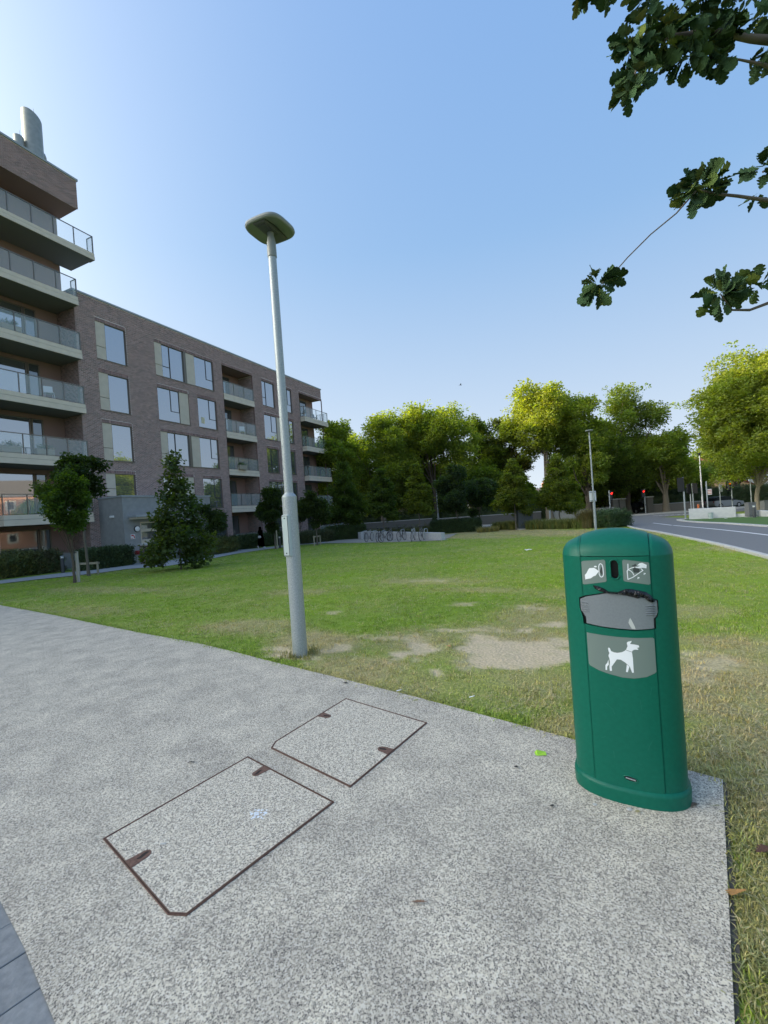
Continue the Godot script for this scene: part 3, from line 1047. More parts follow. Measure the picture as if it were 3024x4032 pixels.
func build_apartments():
	make_brick_unit()
	mortar_mb = MB.new()
	reveal_mb = MB.new()
	reveal_mb.col = Color(0.35, 0.23, 0.205)
	var root := thing("apartment_building", "dark brown brick apartment block with recessed glass balconies and a taller corner tower", "building")
	root.transform = Transform3D(Basis(FD, Vector3.UP, FN), facade(S0, Y0, 0))
	var rows := [[12.32, 14.70], [9.09, 11.47], [5.88, 8.27], [2.68, 5.06]]
	var holes := []
	var wins := []
	for k in 4:
		var y0: float = rows[k][0]; var y1: float = rows[k][1]
		if k == 3: wins.append([18.03, 3.60, y1, [["P", 18.67], ["G", 20.05]]])
		else: wins.append([18.03, y0, y1, [["P", 18.67], ["G", 20.05]]])
		if k % 2 == 0:
			wins.append([22.21, y0, y1 + 0.02, [["P", 22.83], ["O", 23.5], ["G", 24.72], ["M", 24.93], ["P", 25.77], ["G", 26.93], ["O", 27.68]]])
		else:
			wins.append([22.21, y0, y1 + 0.02, [["G", 23.33], ["O", 24.1], ["P", 24.95]]])
			wins.append([25.8, y0, y1, [["G", 27.0], ["O", 27.76]]])
		if k == 0: wins.append([33.7, y0, y1, [["O", 34.3], ["G", 35.56]]])
		elif k == 1: wins.append([33.73, y0, y1 + 0.02, [["G", 34.85], ["O", 35.66], ["P", 36.4]]])
		elif k == 2: wins.append([33.8, y0, y1, [["O", 34.5], ["G", 35.62]]])
		else: wins.append([33.8, y0, y1, [["G", 35.2], ["O", 35.8], ["G", 36.4]]])
		wins.append([37.0, y0, y1, [["G", 37.72], ["O", 38.4]]])
	# ground floor
	wins.append([25.9, -0.5, 1.85, [["P", 26.6], ["G", 28.0]]])
	wins.append([33.8, -0.5, 1.85, [["O", 34.5], ["G", 36.2]]])
	for w in wins:
		holes.append([w[0] - S0, w[1] - Y0, w[3][-1][1] - S0, w[2] - Y0])
	holes.append([28.65 - S0, -0.5, 32.45 - S0, 14.80 - Y0])
	holes.append([39.70 - S0, -0.5, 44.3 - S0, 14.77 - Y0])
	brick_wall(B(S0, Y0, 0), Vector3.RIGHT, Vector3.BACK, 44.2 - S0, 16.05 - Y0, holes)
	# sides of the recesses, which face back along the facade
	for q in [[32.45, -1.0, 14.8, 1.7], [39.70, -1.0, 14.77, 0.0], [16.83, -1.0, 16.05, 1.75]]:
		if q[3] > 0: brick_wall(B(q[0], q[1], -q[3]), Vector3.BACK, Vector3.LEFT, q[3], q[2] - q[1], [], false, 0.0)
	# tower: pier beside the balconies and the deep brick parapet on top
	brick_wall(B(9.3, Y0, 0), Vector3.RIGHT, Vector3.BACK, 3.0, 23.05 - Y0, [], false, 0.0)
	brick_wall(B(-60.0, Y0, 0), Vector3.RIGHT, Vector3.BACK, 69.29, 12.3 - Y0, [], false, 0.0, false)  # unseen wing, its height shaped to shade the foreground yet let the glow over
	brick_wall(B(12.3, 21.29, 0.0), Vector3.RIGHT, Vector3.BACK, 5.2, 1.76, [], false, 0.0)
	for w in wins:
		window_unit(root, w[0], w[1], w[2], w[3], 0.12, w[0] == 33.8 and absf(w[1] - 2.68) < 0.01)
	var nt := MB.new()
	fbox(nt, 26.15, 26.48, 9.45, 9.95, -0.106, -0.10)
	part("paper_note", nt.mesh(), M.paper_note, root)
	var wall := part("brick_wall", mortar_mb.mesh(), M.mortar, root)
	part("reveal", reveal_mb.mesh(), M.brick, wall)
	# bricks: the nearest as parts, the rest as one mass
	var order := []
	var inv := root.transform
	for i in brick_xf.size():
		var p: Vector3 = inv * brick_xf[i].origin
		var d := p.distance_to(Vector3(0, EYE, 0))
		if absf(p.x / -p.z) > 0.98 : d += 40.0
		order.append([d, i])
	order.sort_custom(func(x, y): return x[0] < y[0])
	var tones := []
	for t in 7:
		var m: StandardMaterial3D = M.brick.duplicate()
		m.vertex_color_use_as_albedo = false
		m.albedo_color = lin(brick_tones[t].x, brick_tones[t].y, brick_tones[t].z)
		tones.append(m)
	var xf := []
	var cl := []
	for k in order.size():
		var i: int = order[k][1]
		if k < 290:
			part("brick", brick_unit, tones[rng.randi() % 7], wall).transform = brick_xf[i]
		else:
			xf.append(brick_xf[i]); cl.append(brick_col[i])
	var mass := scatter("bricks", brick_unit, M.brick, xf, cl, wall)
	mass.set_meta("kind", "stuff")
	# body behind the skin
	var core := MB.new()
	fbox(core, 12.29, 16.84, Y0, 22.9, -17.0, -1.76)
	fbox(core, 7.0, 12.28, Y0, 22.9, -17.0, -0.02)
	fbox(core, -60.0, 6.99, Y0, 12.3, -17.0, -0.02)  # solid of the unseen wing, added to block the sun
	fbox(core, 16.85, 28.6, Y0, 15.95, -17.0, -0.16)
	fbox(core, 28.61, 32.47, Y0, 15.95, -17.0, -1.72)
	fbox(core, 28.61, 32.44, 14.83, 15.95, -1.71, -0.02)
	fbox(core, 32.48, 39.68, Y0, 15.95, -17.0, -0.16)
	fbox(core, 39.69, 44.1, Y0, 15.95, -17.0, -1.22)
	fbox(core, 39.69, 44.17, 14.80, 15.95, -1.21, -0.02)
	fbox(core, 12.0, 17.3, 16.0, 22.9, -17.0, -1.9)
	fbox(core, 12.29, 17.47, 21.32, 22.9, -1.89, -0.02)
	part("core", core.mesh(), M.recess_wall, root)
	var cop := MB.new()
	fbox(cop, S0 - 0.1, 44.27, 16.05, 16.16, -17.1, 0.06)
	fbox(cop, 6.9, 17.57, 23.05, 23.17, -17.1, 0.06)
	fbox(cop, -60.1, 6.89, 12.3, 12.4, -17.1, 0.06)
	part("coping", cop.mesh(), M.roof_metal, root)
	# balconies of the tower
	var ys := [[2.60, 2.04], [5.82, 5.28], [9.07, 8.53], [12.30, 11.78], [15.50, 15.0]]
	for q in ys:
		balcony(root, 12.32, 16.81, q[0], q[1], -1.74, 0.46, 4, "", true)
	balcony(root, 9.0, 17.98, 18.66, 18.25, -1.85, 0.50, 8, "", true, false)
	var tops := [2.60, 5.82, 9.07, 12.30, 15.50, 18.66]
	var lo := [Y0 + 0.35, 2.60, 5.82, 9.07, 12.30, 15.50, 18.66]
	var hi := [2.04, 5.28, 8.53, 11.78, 15.0, 18.25, 21.3]
	for k in 7:
		var s1 := 16.82 if k < 5 else 17.3
		var inset := -1.74 if k < 5 else -1.88
		glazed_back(root, 12.3, s1, lo[k], hi[k], inset, [[12.45, 14.95, 0 if k > 0 else 1], [14.98, 15.6, 1]] if k < 6 else [[12.45, 15.2, 0]])
	# balconies of the recessed bay
	for q in [[12.38, 11.85], [9.14, 8.60], [5.93, 5.42], [2.78, 2.23]]:
		balcony(root, 28.67, 32.43, q[0], q[1], -1.7, 0.06, 3)
	var blo := [-0.65, 2.78, 5.93, 9.14, 12.38]
	var bhi := [2.23, 5.42, 8.60, 11.85, 14.8]
	for k in 5:
		glazed_back(root, 28.66, 32.44, blo[k], bhi[k], -1.69, [[29.0, 30.1, 1], [30.12, 31.2, 1]])
	# corner balconies at the far end
	for q in [[12.18, 11.66], [8.98, 8.46], [5.80, 5.26], [2.62, 2.08]]:
		balcony(root, 39.75, 44.45, q[0], q[1], -1.19, 0.58, 4, "", true, true)
	var elo := [-0.65, 2.62, 5.80, 8.98, 12.18]
	var ehi := [2.08, 5.26, 8.46, 11.66, 14.77]
	for k in 5:
		glazed_back(root, 39.72, 44.1, elo[k], ehi[k], -1.19, [[40.0, 41.4, 0], [41.42, 42.7, 1]])
	# ground floor terraces with glass screens
	terrace(root, 28.67, 32.43, 0.15)
	terrace(root, 39.6, 44.6, 1.6)
	terrace(root, 11.5, 17.3, 0.55)
	# flues on the tower roof
	flue(root, 16.9, -3.0, 0.52, 23.1, 28.05, 0.55)
	flue(root, 16.1, -3.0, 0.26, 23.1, 26.0, 0.05)
	var vent := MB.new()
	vent.lathe([Vector2(0.0, 0), Vector2(0.22, 0.02), Vector2(0.26, 0.2), Vector2(0.2, 0.42), Vector2(0, 0.5)], 14, B(17.35, 25.4, -3.0))
	vent.tube([B(17.35, 23.1, -3.0), B(17.35, 25.42, -3.0)], [0.06, 0.06], 8)
	part("vent_cowl", vent.mesh(), M.flue_steel, root)
	plant_room(root)

func terrace(root: Node, s0: float, s1: float, o: float):
	var rm := MB.new()
	fbox(rm, s0, s1, 0.38, 0.42, o - 0.025, o + 0.025)
	var rail := part("terrace_screen", rm.mesh(), M.rail_metal, root)
	var n := 4
	for i in n + 1:
		var s := lerpf(s0 + 0.02, s1 - 0.02, float(i) / n)
		var pm := MB.new()
		fbox(pm, s - 0.022, s + 0.022, Y0 + 0.2, 0.38, o - 0.022, o + 0.022)
		part("post", pm.mesh(), M.rail_metal, rail)
		if i < n:
			var e := lerpf(s0 + 0.02, s1 - 0.02, float(i + 1) / n)
			var g := MB.new()
			g.face_to(Vector3(0, 0, 1), B(s + 0.03, -0.6, o), B(e - 0.03, -0.6, o), B(e - 0.03, 0.36, o))
			g.face_to(Vector3(0, 0, 1), B(s + 0.03, -0.6, o), B(e - 0.03, 0.36, o), B(s + 0.03, 0.36, o))
			part("pane", g.mesh(), M.balustrade_glass, rail)

func flue(root: Node, s: float, o: float, rad: float, y0: float, y1: float, slant: float):
	var mb := MB.new()
	var n := 28
	for k in n:
		var a := TAU * k / n; var b := TAU * (k + 1) / n
		var da := Vector3(cos(a), 0, -sin(a)); var db := Vector3(cos(b), 0, -sin(b))
		var base := B(s, y0, o)
		var ha := y1 - y0 - slant * (0.5 + 0.5 * cos(a)); var hb := y1 - y0 - slant * (0.5 + 0.5 * cos(b))
		mb.quadn(base + da * rad, base + db * rad, base + db * rad + Vector3(0, hb, 0), base + da * rad + Vector3(0, ha, 0), da, db, db, da)
		mb.tri(base + Vector3(0, y1 - y0 - slant * 0.5 - 0.02, 0), base + da * rad + Vector3(0, ha, 0), base + db * rad + Vector3(0, hb, 0))
	mb.tube([B(s + rad * 0.3, y1 - slant, o), B(s + rad * 0.3, y1 + 0.45, o)], [0.012, 0.008], 5)
	part("flue", mb.mesh(), M.flue_steel, root)

func plant_room(root: Node):
	var g := MB.new()
	var s0 := 17.44
	var s1 := 24.2
	var o := 2.2
	var yb := Y0 + 0.15
	# walls with an opening for the door
	for q in [[s0, 18.5, yb, 3.40], [18.5, 19.75, 1.85, 3.40], [19.75, s1, yb, 3.40]]:
		g.span(B(q[0], q[2], o - 0.2), B(q[1], q[3], o))
	g.span(B(s0, yb, 0.003), B(s0 + 0.2, 3.40, o - 0.201))
	g.span(B(s1 - 0.2, yb, 0.003), B(s1, 3.40, o - 0.201))
	var room := part("plant_room", g.mesh(), M.grey_render, root)
	var c := MB.new()
	fbox(c, s0 - 0.05, s1 + 0.05, 3.401, 3.49, 0.003, o + 0.05)
	part("coping", c.mesh(), M.roof_metal, room)
	var cp := MB.new()
	fbox(cp, 17.75, 20.4, 2.14, 2.26, o + 0.003, o + 0.75)
	part("canopy", cp.mesh(), M.roof_metal, room)
	var cb := MB.new()
	fbox(cb, 17.82, 20.33, 2.02, 2.138, o + 0.003, o + 0.62)
	part("canopy_soffit", cb.mesh(), M.beige_panel, room)
	for s in [18.9, 19.7]:
		var dl := MB.new()
		dl.lathe([Vector2(0, 0), Vector2(0.06, 0.0), Vector2(0.06, 0.02)], 12, B(s, 2.0, o + 0.35))
		part("downlight", dl.mesh(), M.white_light, room)
	var df := MB.new()
	for q in [[18.5, 18.6, yb, 1.85], [19.65, 19.75, yb, 1.85], [18.6, 19.65, 1.75, 1.85], [18.6, 19.65, 1.22, 1.40], [18.6, 19.65, 0.45, 0.75], [18.6, 19.65, yb, yb + 0.2]]:
		fbox(df, q[0], q[1], q[2], q[3], o - 0.12, o - 0.05)
	var door := part("door", df.mesh(), M.beige_panel, room)
	var dg := MB.new()
	dg.face_to(Vector3(0, 0, 1), B(18.6, yb, o - 0.09), B(19.65, yb, o - 0.09), B(19.65, 1.75, o - 0.09))
	dg.face_to(Vector3(0, 0, 1), B(18.6, yb, o - 0.09), B(19.65, 1.75, o - 0.09), B(18.6, 1.75, o - 0.09))
	part("pane", dg.mesh(), M.door_glass, door)
	# round bulkhead lamp, sign, emergency light, riser inlet
	var rot := Basis(Vector3.RIGHT, PI / 2)
	var bl := MB.new()
	bl.lathe([Vector2(0.0, 0.0), Vector2(0.19, 0.0), Vector2(0.19, 0.05), Vector2(0.165, 0.075)], 24)
	var lamp := part("wall_lamp", bl.mesh(), M.black_plastic, room)
	lamp.transform = Transform3D(rot, B(18.25, 1.43, o + 0.002))
	var bd := MB.new()
	bd.lathe([Vector2(0.165, 0.07), Vector2(0.14, 0.11), Vector2(0.08, 0.135), Vector2(0.0, 0.14)], 24)
	part("diffuser", bd.mesh(), M.white_light, lamp)
	var sg := MB.new()
	sg.cbox(B(17.97, 0.98, o + 0.008), Vector3(0.28, 0.28, 0.012), 0.003)
	var sign := part("wall_sign", sg.mesh(), M.white_paint, room)
	var sp := MB.new()
	for q in [[-0.11, 0.03, 0.02, 0.11], [-0.11, -0.03, -0.02, -0.03], [-0.11, -0.11, -0.03, -0.07], [0.03, -0.02, 0.08, 0.09], [0.05, -0.11, 0.11, 0.02]]:
		sp.span(B(17.97 + q[0], 0.98 + q[1], o + 0.0145), B(17.97 + q[2], 0.98 + q[3], o + 0.017))
	part("pictogram", sp.mesh(), M.sign_red, sign)
	var em := MB.new()
	em.cbox(Vector3(s0 - S0 - 0.05, 2.26 - Y0, 1.25), Vector3(0.09, 0.13, 0.36), 0.02)
	part("emergency_light", em.mesh(), M.white_light, room)
	var iv := MB.new()
	iv.tube([B(18.1, -0.02, o), B(18.1, -0.05, o + 0.28)], [0.11, 0.09], 12)
	iv.tube([B(18.0, 0.08, o + 0.12), B(18.35, 0.05, o + 0.12)], [0.05, 0.05], 10)
	part("riser_inlet", iv.mesh(), M.valve_red, room)

func build_neighbours():
	# an unseen block added behind the apartments to shade the foot of the trees
	var nb := thing("added_shade_block", "unseen flat roofed grey block added behind the brick apartments to shade the trees", "building", Vector3(-27, gh(-78), -78), deg_to_rad(65.5))
	var mb := MB.new()
	mb.box(Vector3(0, 3.25, 0), Vector3(30, 6.5, 14))
	part("wall", mb.mesh(), M.grey_render, nb)
	var cb := MB.new()
	cb.box(Vector3(0, 6.6, 0), Vector3(30.3, 0.2, 14.3))
	part("coping", cb.mesh(), M.roof_metal, nb)
	# the sunlit brick house that the windows mirror
	var ob := thing("orange_brick_house", "sunlit orange brick house with pale window surrounds facing the apartments", "building", Vector3(50, gh(-24), -24), deg_to_rad(96))
	var hb := MB.new()
	hb.box(Vector3(0, 4.4, 0), Vector3(22, 8.8, 9))
	var hw := part("wall", hb.mesh(), M.orange_brick, ob)
	var rf := MB.new()
	rf.prism(PackedVector2Array([Vector2(-5, 0), Vector2(5, 0), Vector2(0, 3.2)]), Vector3(-11.4, 8.8, 0), Vector3.BACK, Vector3.UP, Vector3.RIGHT, 0.0, 22.8)
	part("roof", rf.mesh(), M.slate, ob)
	for i in 6:
		for j in 3:
			for side in [-1, 1]:
				var wm := MB.new()
				wm.span(Vector3(-9.6 + i * 3.6, 0.9 + j * 2.8, side * 4.5), Vector3(-8.2 + i * 3.6, 2.5 + j * 2.8, side * 4.56))
				var w := part("window", wm.mesh(), M.cream_render, hw)
				var gm := MB.new()
				gm.span(Vector3(-9.35 + i * 3.6, 1.1 + j * 2.8, side * 4.5), Vector3(-8.45 + i * 3.6, 2.35 + j * 2.8, side * 4.58))
				part("pane", gm.mesh(), M.car_glass, w)

# ---------------------------------------------------------------- street, houses, signals
func pole_mesh(h: float, r0: float, r1: float) -> ArrayMesh:
	var mb := MB.new()
	mb.tube([Vector3.ZERO, Vector3(0, h * 0.5, 0), Vector3(0, h, 0)], [r0, (r0 + r1) * 0.5, r1], 10)
	return mb.mesh()

func signal_head(parent: Node, y: float, lit: bool, side: float):
	var mb := MB.new()
	mb.cbox(Vector3(side * 0.2, y, 0.02), Vector3(0.26, 0.86, 0.16), 0.02)
	mb.box(Vector3(side * 0.08, y + 0.3, 0), Vector3(0.16, 0.04, 0.04))
	mb.box(Vector3(side * 0.08, y - 0.3, 0), Vector3(0.16, 0.04, 0.04))
	var head := part("signal_head", mb.mesh(), M.charcoal, parent)
	var bb := MB.new()
	bb.box(Vector3(side * 0.2, y, -0.075), Vector3(0.46, 1.06, 0.015))
	part("backing_board", bb.mesh(), M.black_plastic, head)
	for k in 3:
		var l := MB.new()
		l.lathe([Vector2(0, 0.03), Vector2(0.06, 0.024), Vector2(0.1, 0.0)], 16)
		var m: Material = M.charcoal
		if k == 0: m = M.red_lit if lit else M.red_unlit
		var o := part("signal_lens", l.mesh(), m, head)
		o.transform = Transform3D(Basis(Vector3.RIGHT, PI / 2), Vector3(side * 0.2, y + 0.27 - 0.27 * k, 0.101))
		var vz := MB.new()
		for a in 9:
			var t0 := PI * a / 9.0; var t1 := PI * (a + 1) / 9.0
			var p := Vector3(cos(t0), sin(t0), 0) * 0.11; var q := Vector3(cos(t1), sin(t1), 0) * 0.11
			vz.quad(p, q, q + Vector3(0, 0, 0.16), p + Vector3(0, 0, 0.16))
		part("visor", vz.mesh(), M.black_plastic, head, Vector3(side * 0.2, y + 0.27 - 0.27 * k, 0.1))

func traffic_light(label: String, pos: Vector3, h: float, turn: float, lit: bool, side: float):
	var t := thing("traffic_light", label, "traffic light", pos, turn, "traffic lights at the junction")
	part("pole", pole_mesh(h, 0.057, 0.057), M.galvanised_far, t)
	signal_head(t, h - 0.55, lit, side)
	var bx := MB.new()
	bx.cbox(Vector3(0, 1.1, 0.1), Vector3(0.12, 0.22, 0.1), 0.01)
	part("push_button_box", bx.mesh(), M.charcoal, t)

func car(called: String, label: String, pos: Vector3, turn: float, paint: Material):
	var t := thing(called, label, "car", pos, turn)
	# side outline of a hatchback, x forward
	var lower := [Vector2(-2.0, 0.32), Vector2(-2.08, 0.62), Vector2(-2.02, 0.95), Vector2(-1.2, 0.98), Vector2(0.0, 0.97), Vector2(1.0, 0.92), Vector2(1.75, 0.78), Vector2(2.08, 0.62), Vector2(2.1, 0.34), Vector2(1.6, 0.22), Vector2(-1.6, 0.22)]
	var body := MB.new()
	loft_car(body, lower, 0.88, 0.80)
	part("body", body.mesh(), paint, t)
	var cab := [Vector2(-1.98, 0.95), Vector2(-1.72, 1.36), Vector2(-1.3, 1.48), Vector2(-0.2, 1.50), Vector2(0.35, 1.42), Vector2(1.1, 0.93), Vector2(0.0, 0.96)]
	var roof := MB.new()
	loft_car(roof, cab, 0.80, 0.62)
	part("cabin", roof.mesh(), M.car_glass, t)
	var top := MB.new()
	loft_car(top, [Vector2(-1.80, 1.33), Vector2(-1.3, 1.485), Vector2(-0.2, 1.505), Vector2(0.36, 1.43), Vector2(0.2, 1.40), Vector2(-1.2, 1.40)], 0.66, 0.60)
	part("roof", top.mesh(), paint, t)
	for sx in [-1.25, 1.3]:
		for sz in [-1, 1]:
			var w := MB.new()
			w.tube([Vector3(0, 0, -0.1), Vector3(0, 0, 0.1)], [0.32, 0.32], 20)
			var wh := part("wheel", w.mesh(), M.tyre, t, Vector3(sx, 0.32, sz * 0.80))
			var rm := MB.new()
			rm.tube([Vector3(0, 0, 0), Vector3(0, 0, sz * 0.108)], [0.2, 0.19], 16)
			part("rim", rm.mesh(), M.spoke_steel, wh)
	for sz in [-1, 1]:
		var hl := MB.new()
		hl.cbox(Vector3(1.98, 0.66, sz * 0.62), Vector3(0.22, 0.13, 0.3), 0.03)
		part("headlight", hl.mesh(), M.white_light, t)
		var tl := MB.new()
		tl.cbox(Vector3(-2.0, 0.82, sz * 0.68), Vector3(0.12, 0.22, 0.18), 0.03)
		part("tail_light", tl.mesh(), M.valve_red, t)

func loft_car(mb: MB, outline: Array, w0: float, w1: float):
	# body sections across: full at w0, drawn in at the rim
	var poly := PackedVector2Array(outline)
	var mid := Vector2.ZERO
	for p in outline: mid += p / outline.size()
	var inner := PackedVector2Array()
	for p in outline: inner.append(mid + (p - mid) * 0.93)
	for s in [-1, 1]:
		mb.prism(inner, Vector3.ZERO, Vector3.RIGHT, Vector3.UP, Vector3(0, 0, s), w1 + (w0 - w1) * 0.6, w0)
	mb.prism(poly, Vector3.ZERO, Vector3.RIGHT, Vector3.UP, Vector3.BACK, -(w1 + (w0 - w1) * 0.6), w1 + (w0 - w1) * 0.6)

func house(label: String, pos: Vector3, turn: float, w: float, d: float, h: float, wall_m: Material, roof_m: Material, rise: float, cols: int, gable_front := false):
	var t := thing("house", label, "house", pos, turn, "houses across the street")
	var mb := MB.new()
	mb.box(Vector3(0, h * 0.5, 0), Vector3(w, h, d))
	if gable_front:
		mb.prism(PackedVector2Array([Vector2(-w * 0.5, 0), Vector2(w * 0.5, 0), Vector2(0, rise)]), Vector3(0, h, 0), Vector3.RIGHT, Vector3.UP, Vector3.BACK, -d * 0.5, d * 0.5)
	else:
		mb.prism(PackedVector2Array([Vector2(-d * 0.5, 0), Vector2(d * 0.5, 0), Vector2(0, rise)]), Vector3(0, h, 0), Vector3.BACK, Vector3.UP, Vector3.RIGHT, -w * 0.5, w * 0.5)
	var wall := part("wall", mb.mesh(), wall_m, t)
	var rb := MB.new()
	var hd := (w if gable_front else d) * 0.5 + 0.35
	var hl := (d if gable_front else w) * 0.5 + 0.3
	var ax := Vector3.RIGHT if gable_front else Vector3.BACK
	var al := Vector3.BACK if gable_front else Vector3.RIGHT
	var drop := rise * 0.35 / (hd - 0.35)
	for s in [-1, 1]:
		var e = ax * (s * hd) + Vector3(0, h - drop + 0.06, 0)
		var rdg := Vector3(0, h + rise + 0.06, 0)
		for up in [0.0, 0.12]:
			rb.face_to(Vector3(0, 1, 0), e - al * hl + Vector3(0, up, 0), e + al * hl + Vector3(0, up, 0), rdg + al * hl + Vector3(0, up, 0))
			rb.face_to(Vector3(0, 1, 0), e - al * hl + Vector3(0, up, 0), rdg + al * hl + Vector3(0, up, 0), rdg - al * hl + Vector3(0, up, 0))
		rb.quad(e - al * hl, e + al * hl, e + al * hl + Vector3(0, 0.12, 0), e - al * hl + Vector3(0, 0.12, 0))
	var roof := part("roof", rb.mesh(), roof_m, t)
	var cm := MB.new()
	cm.box(Vector3(w * 0.3, h + rise * 0.75, 0), Vector3(0.9, rise * 1.0 + 1.2, 0.6))
	for q in [-0.22, 0.22]: cm.tube([Vector3(w * 0.3 + q, h + rise * 1.25 + 0.6, 0), Vector3(w * 0.3 + q, h + rise * 1.25 + 1.0, 0)], [0.11, 0.1], 8)
	part("chimney", cm.mesh(), M.orange_brick, roof)
	for j in 2 if h > 4.5 else 1:
		for i in cols:
			var x := -w * 0.5 + w * (i + 0.5) / cols
			if j == 0 and i == cols / 2:
				var dm := MB.new()
				dm.cbox(Vector3(x, 1.05, d * 0.5 + 0.02), Vector3(1.0, 2.1, 0.08), 0.02)
				part("door", dm.mesh(), M.dark_frame, wall)
				continue
			var wm := MB.new()
			for q in [[-0.62, -0.7, 0.62, -0.6], [-0.62, 0.6, 0.62, 0.7], [-0.62, -0.6, -0.52, 0.6], [0.52, -0.6, 0.62, 0.6], [-0.04, -0.6, 0.04, 0.6]]:
				wm.span(Vector3(x + q[0], 1.55 + j * 2.75 + q[1], d * 0.5 + 0.004), Vector3(x + q[2], 1.55 + j * 2.75 + q[3], d * 0.5 + 0.07))
			var wi := part("window", wm.mesh(), M.white_paint, wall)
			var gm := MB.new()
			gm.box(Vector3(x, 1.55 + j * 2.75, d * 0.5 + 0.02), Vector3(1.04, 1.2, 0.02))
			part("pane", gm.mesh(), M.car_glass, wi)

func low_wall(called: String, label: String, a: Vector3, b: Vector3, h: float, th: float, m: Material, cap := 0.0):
	var L := Vector2(b.x - a.x, b.z - a.z).length()
	var t := thing(called, label, "wall", (a + b) * 0.5, atan2(-(b.z - a.z), b.x - a.x))
	var mb := MB.new()
	mb.cbox(Vector3(0, h * 0.5 - 0.15, 0), Vector3(L, h + 0.3, th), 0.012)
	part("wall", mb.mesh(), m, t)
	if cap > 0:
		var cb := MB.new()
		cb.cbox(Vector3(0, h + cap * 0.5 + 0.003, 0), Vector3(L + 0.06, cap, th + 0.08), 0.01)
		part("cap", cb.mesh(), M.kerb_concrete, t)
	return t

func cabinet(label: String, pos: Vector3, w: float, h: float, d: float, m: Material, turn := 0.0):
	var t := thing("utility_cabinet", label, "cabinet", pos, turn)
	var mb := MB.new()
	mb.cbox(Vector3(0, h * 0.5 + 0.04, 0), Vector3(w, h - 0.08, d), 0.015)
	part("body", mb.mesh(), m, t)
	var b2 := MB.new()
	b2.box(Vector3(0, 0.02, 0), Vector3(w + 0.05, 0.1, d + 0.05))
	part("plinth", b2.mesh(), M.kerb_concrete, t)
	var b3 := MB.new()
	b3.cbox(Vector3(0, h + 0.025, 0), Vector3(w + 0.04, 0.05, d + 0.04), 0.012)
	part("lid", b3.mesh(), m, t)
	for s in [-1, 1]:
		var dm := MB.new()
		dm.cbox(Vector3(s * w * 0.245, h * 0.5 + 0.04, d * 0.5 + 0.008), Vector3(w * 0.46, h - 0.2, 0.012), 0.003)
		part("door", dm.mesh(), m, t)

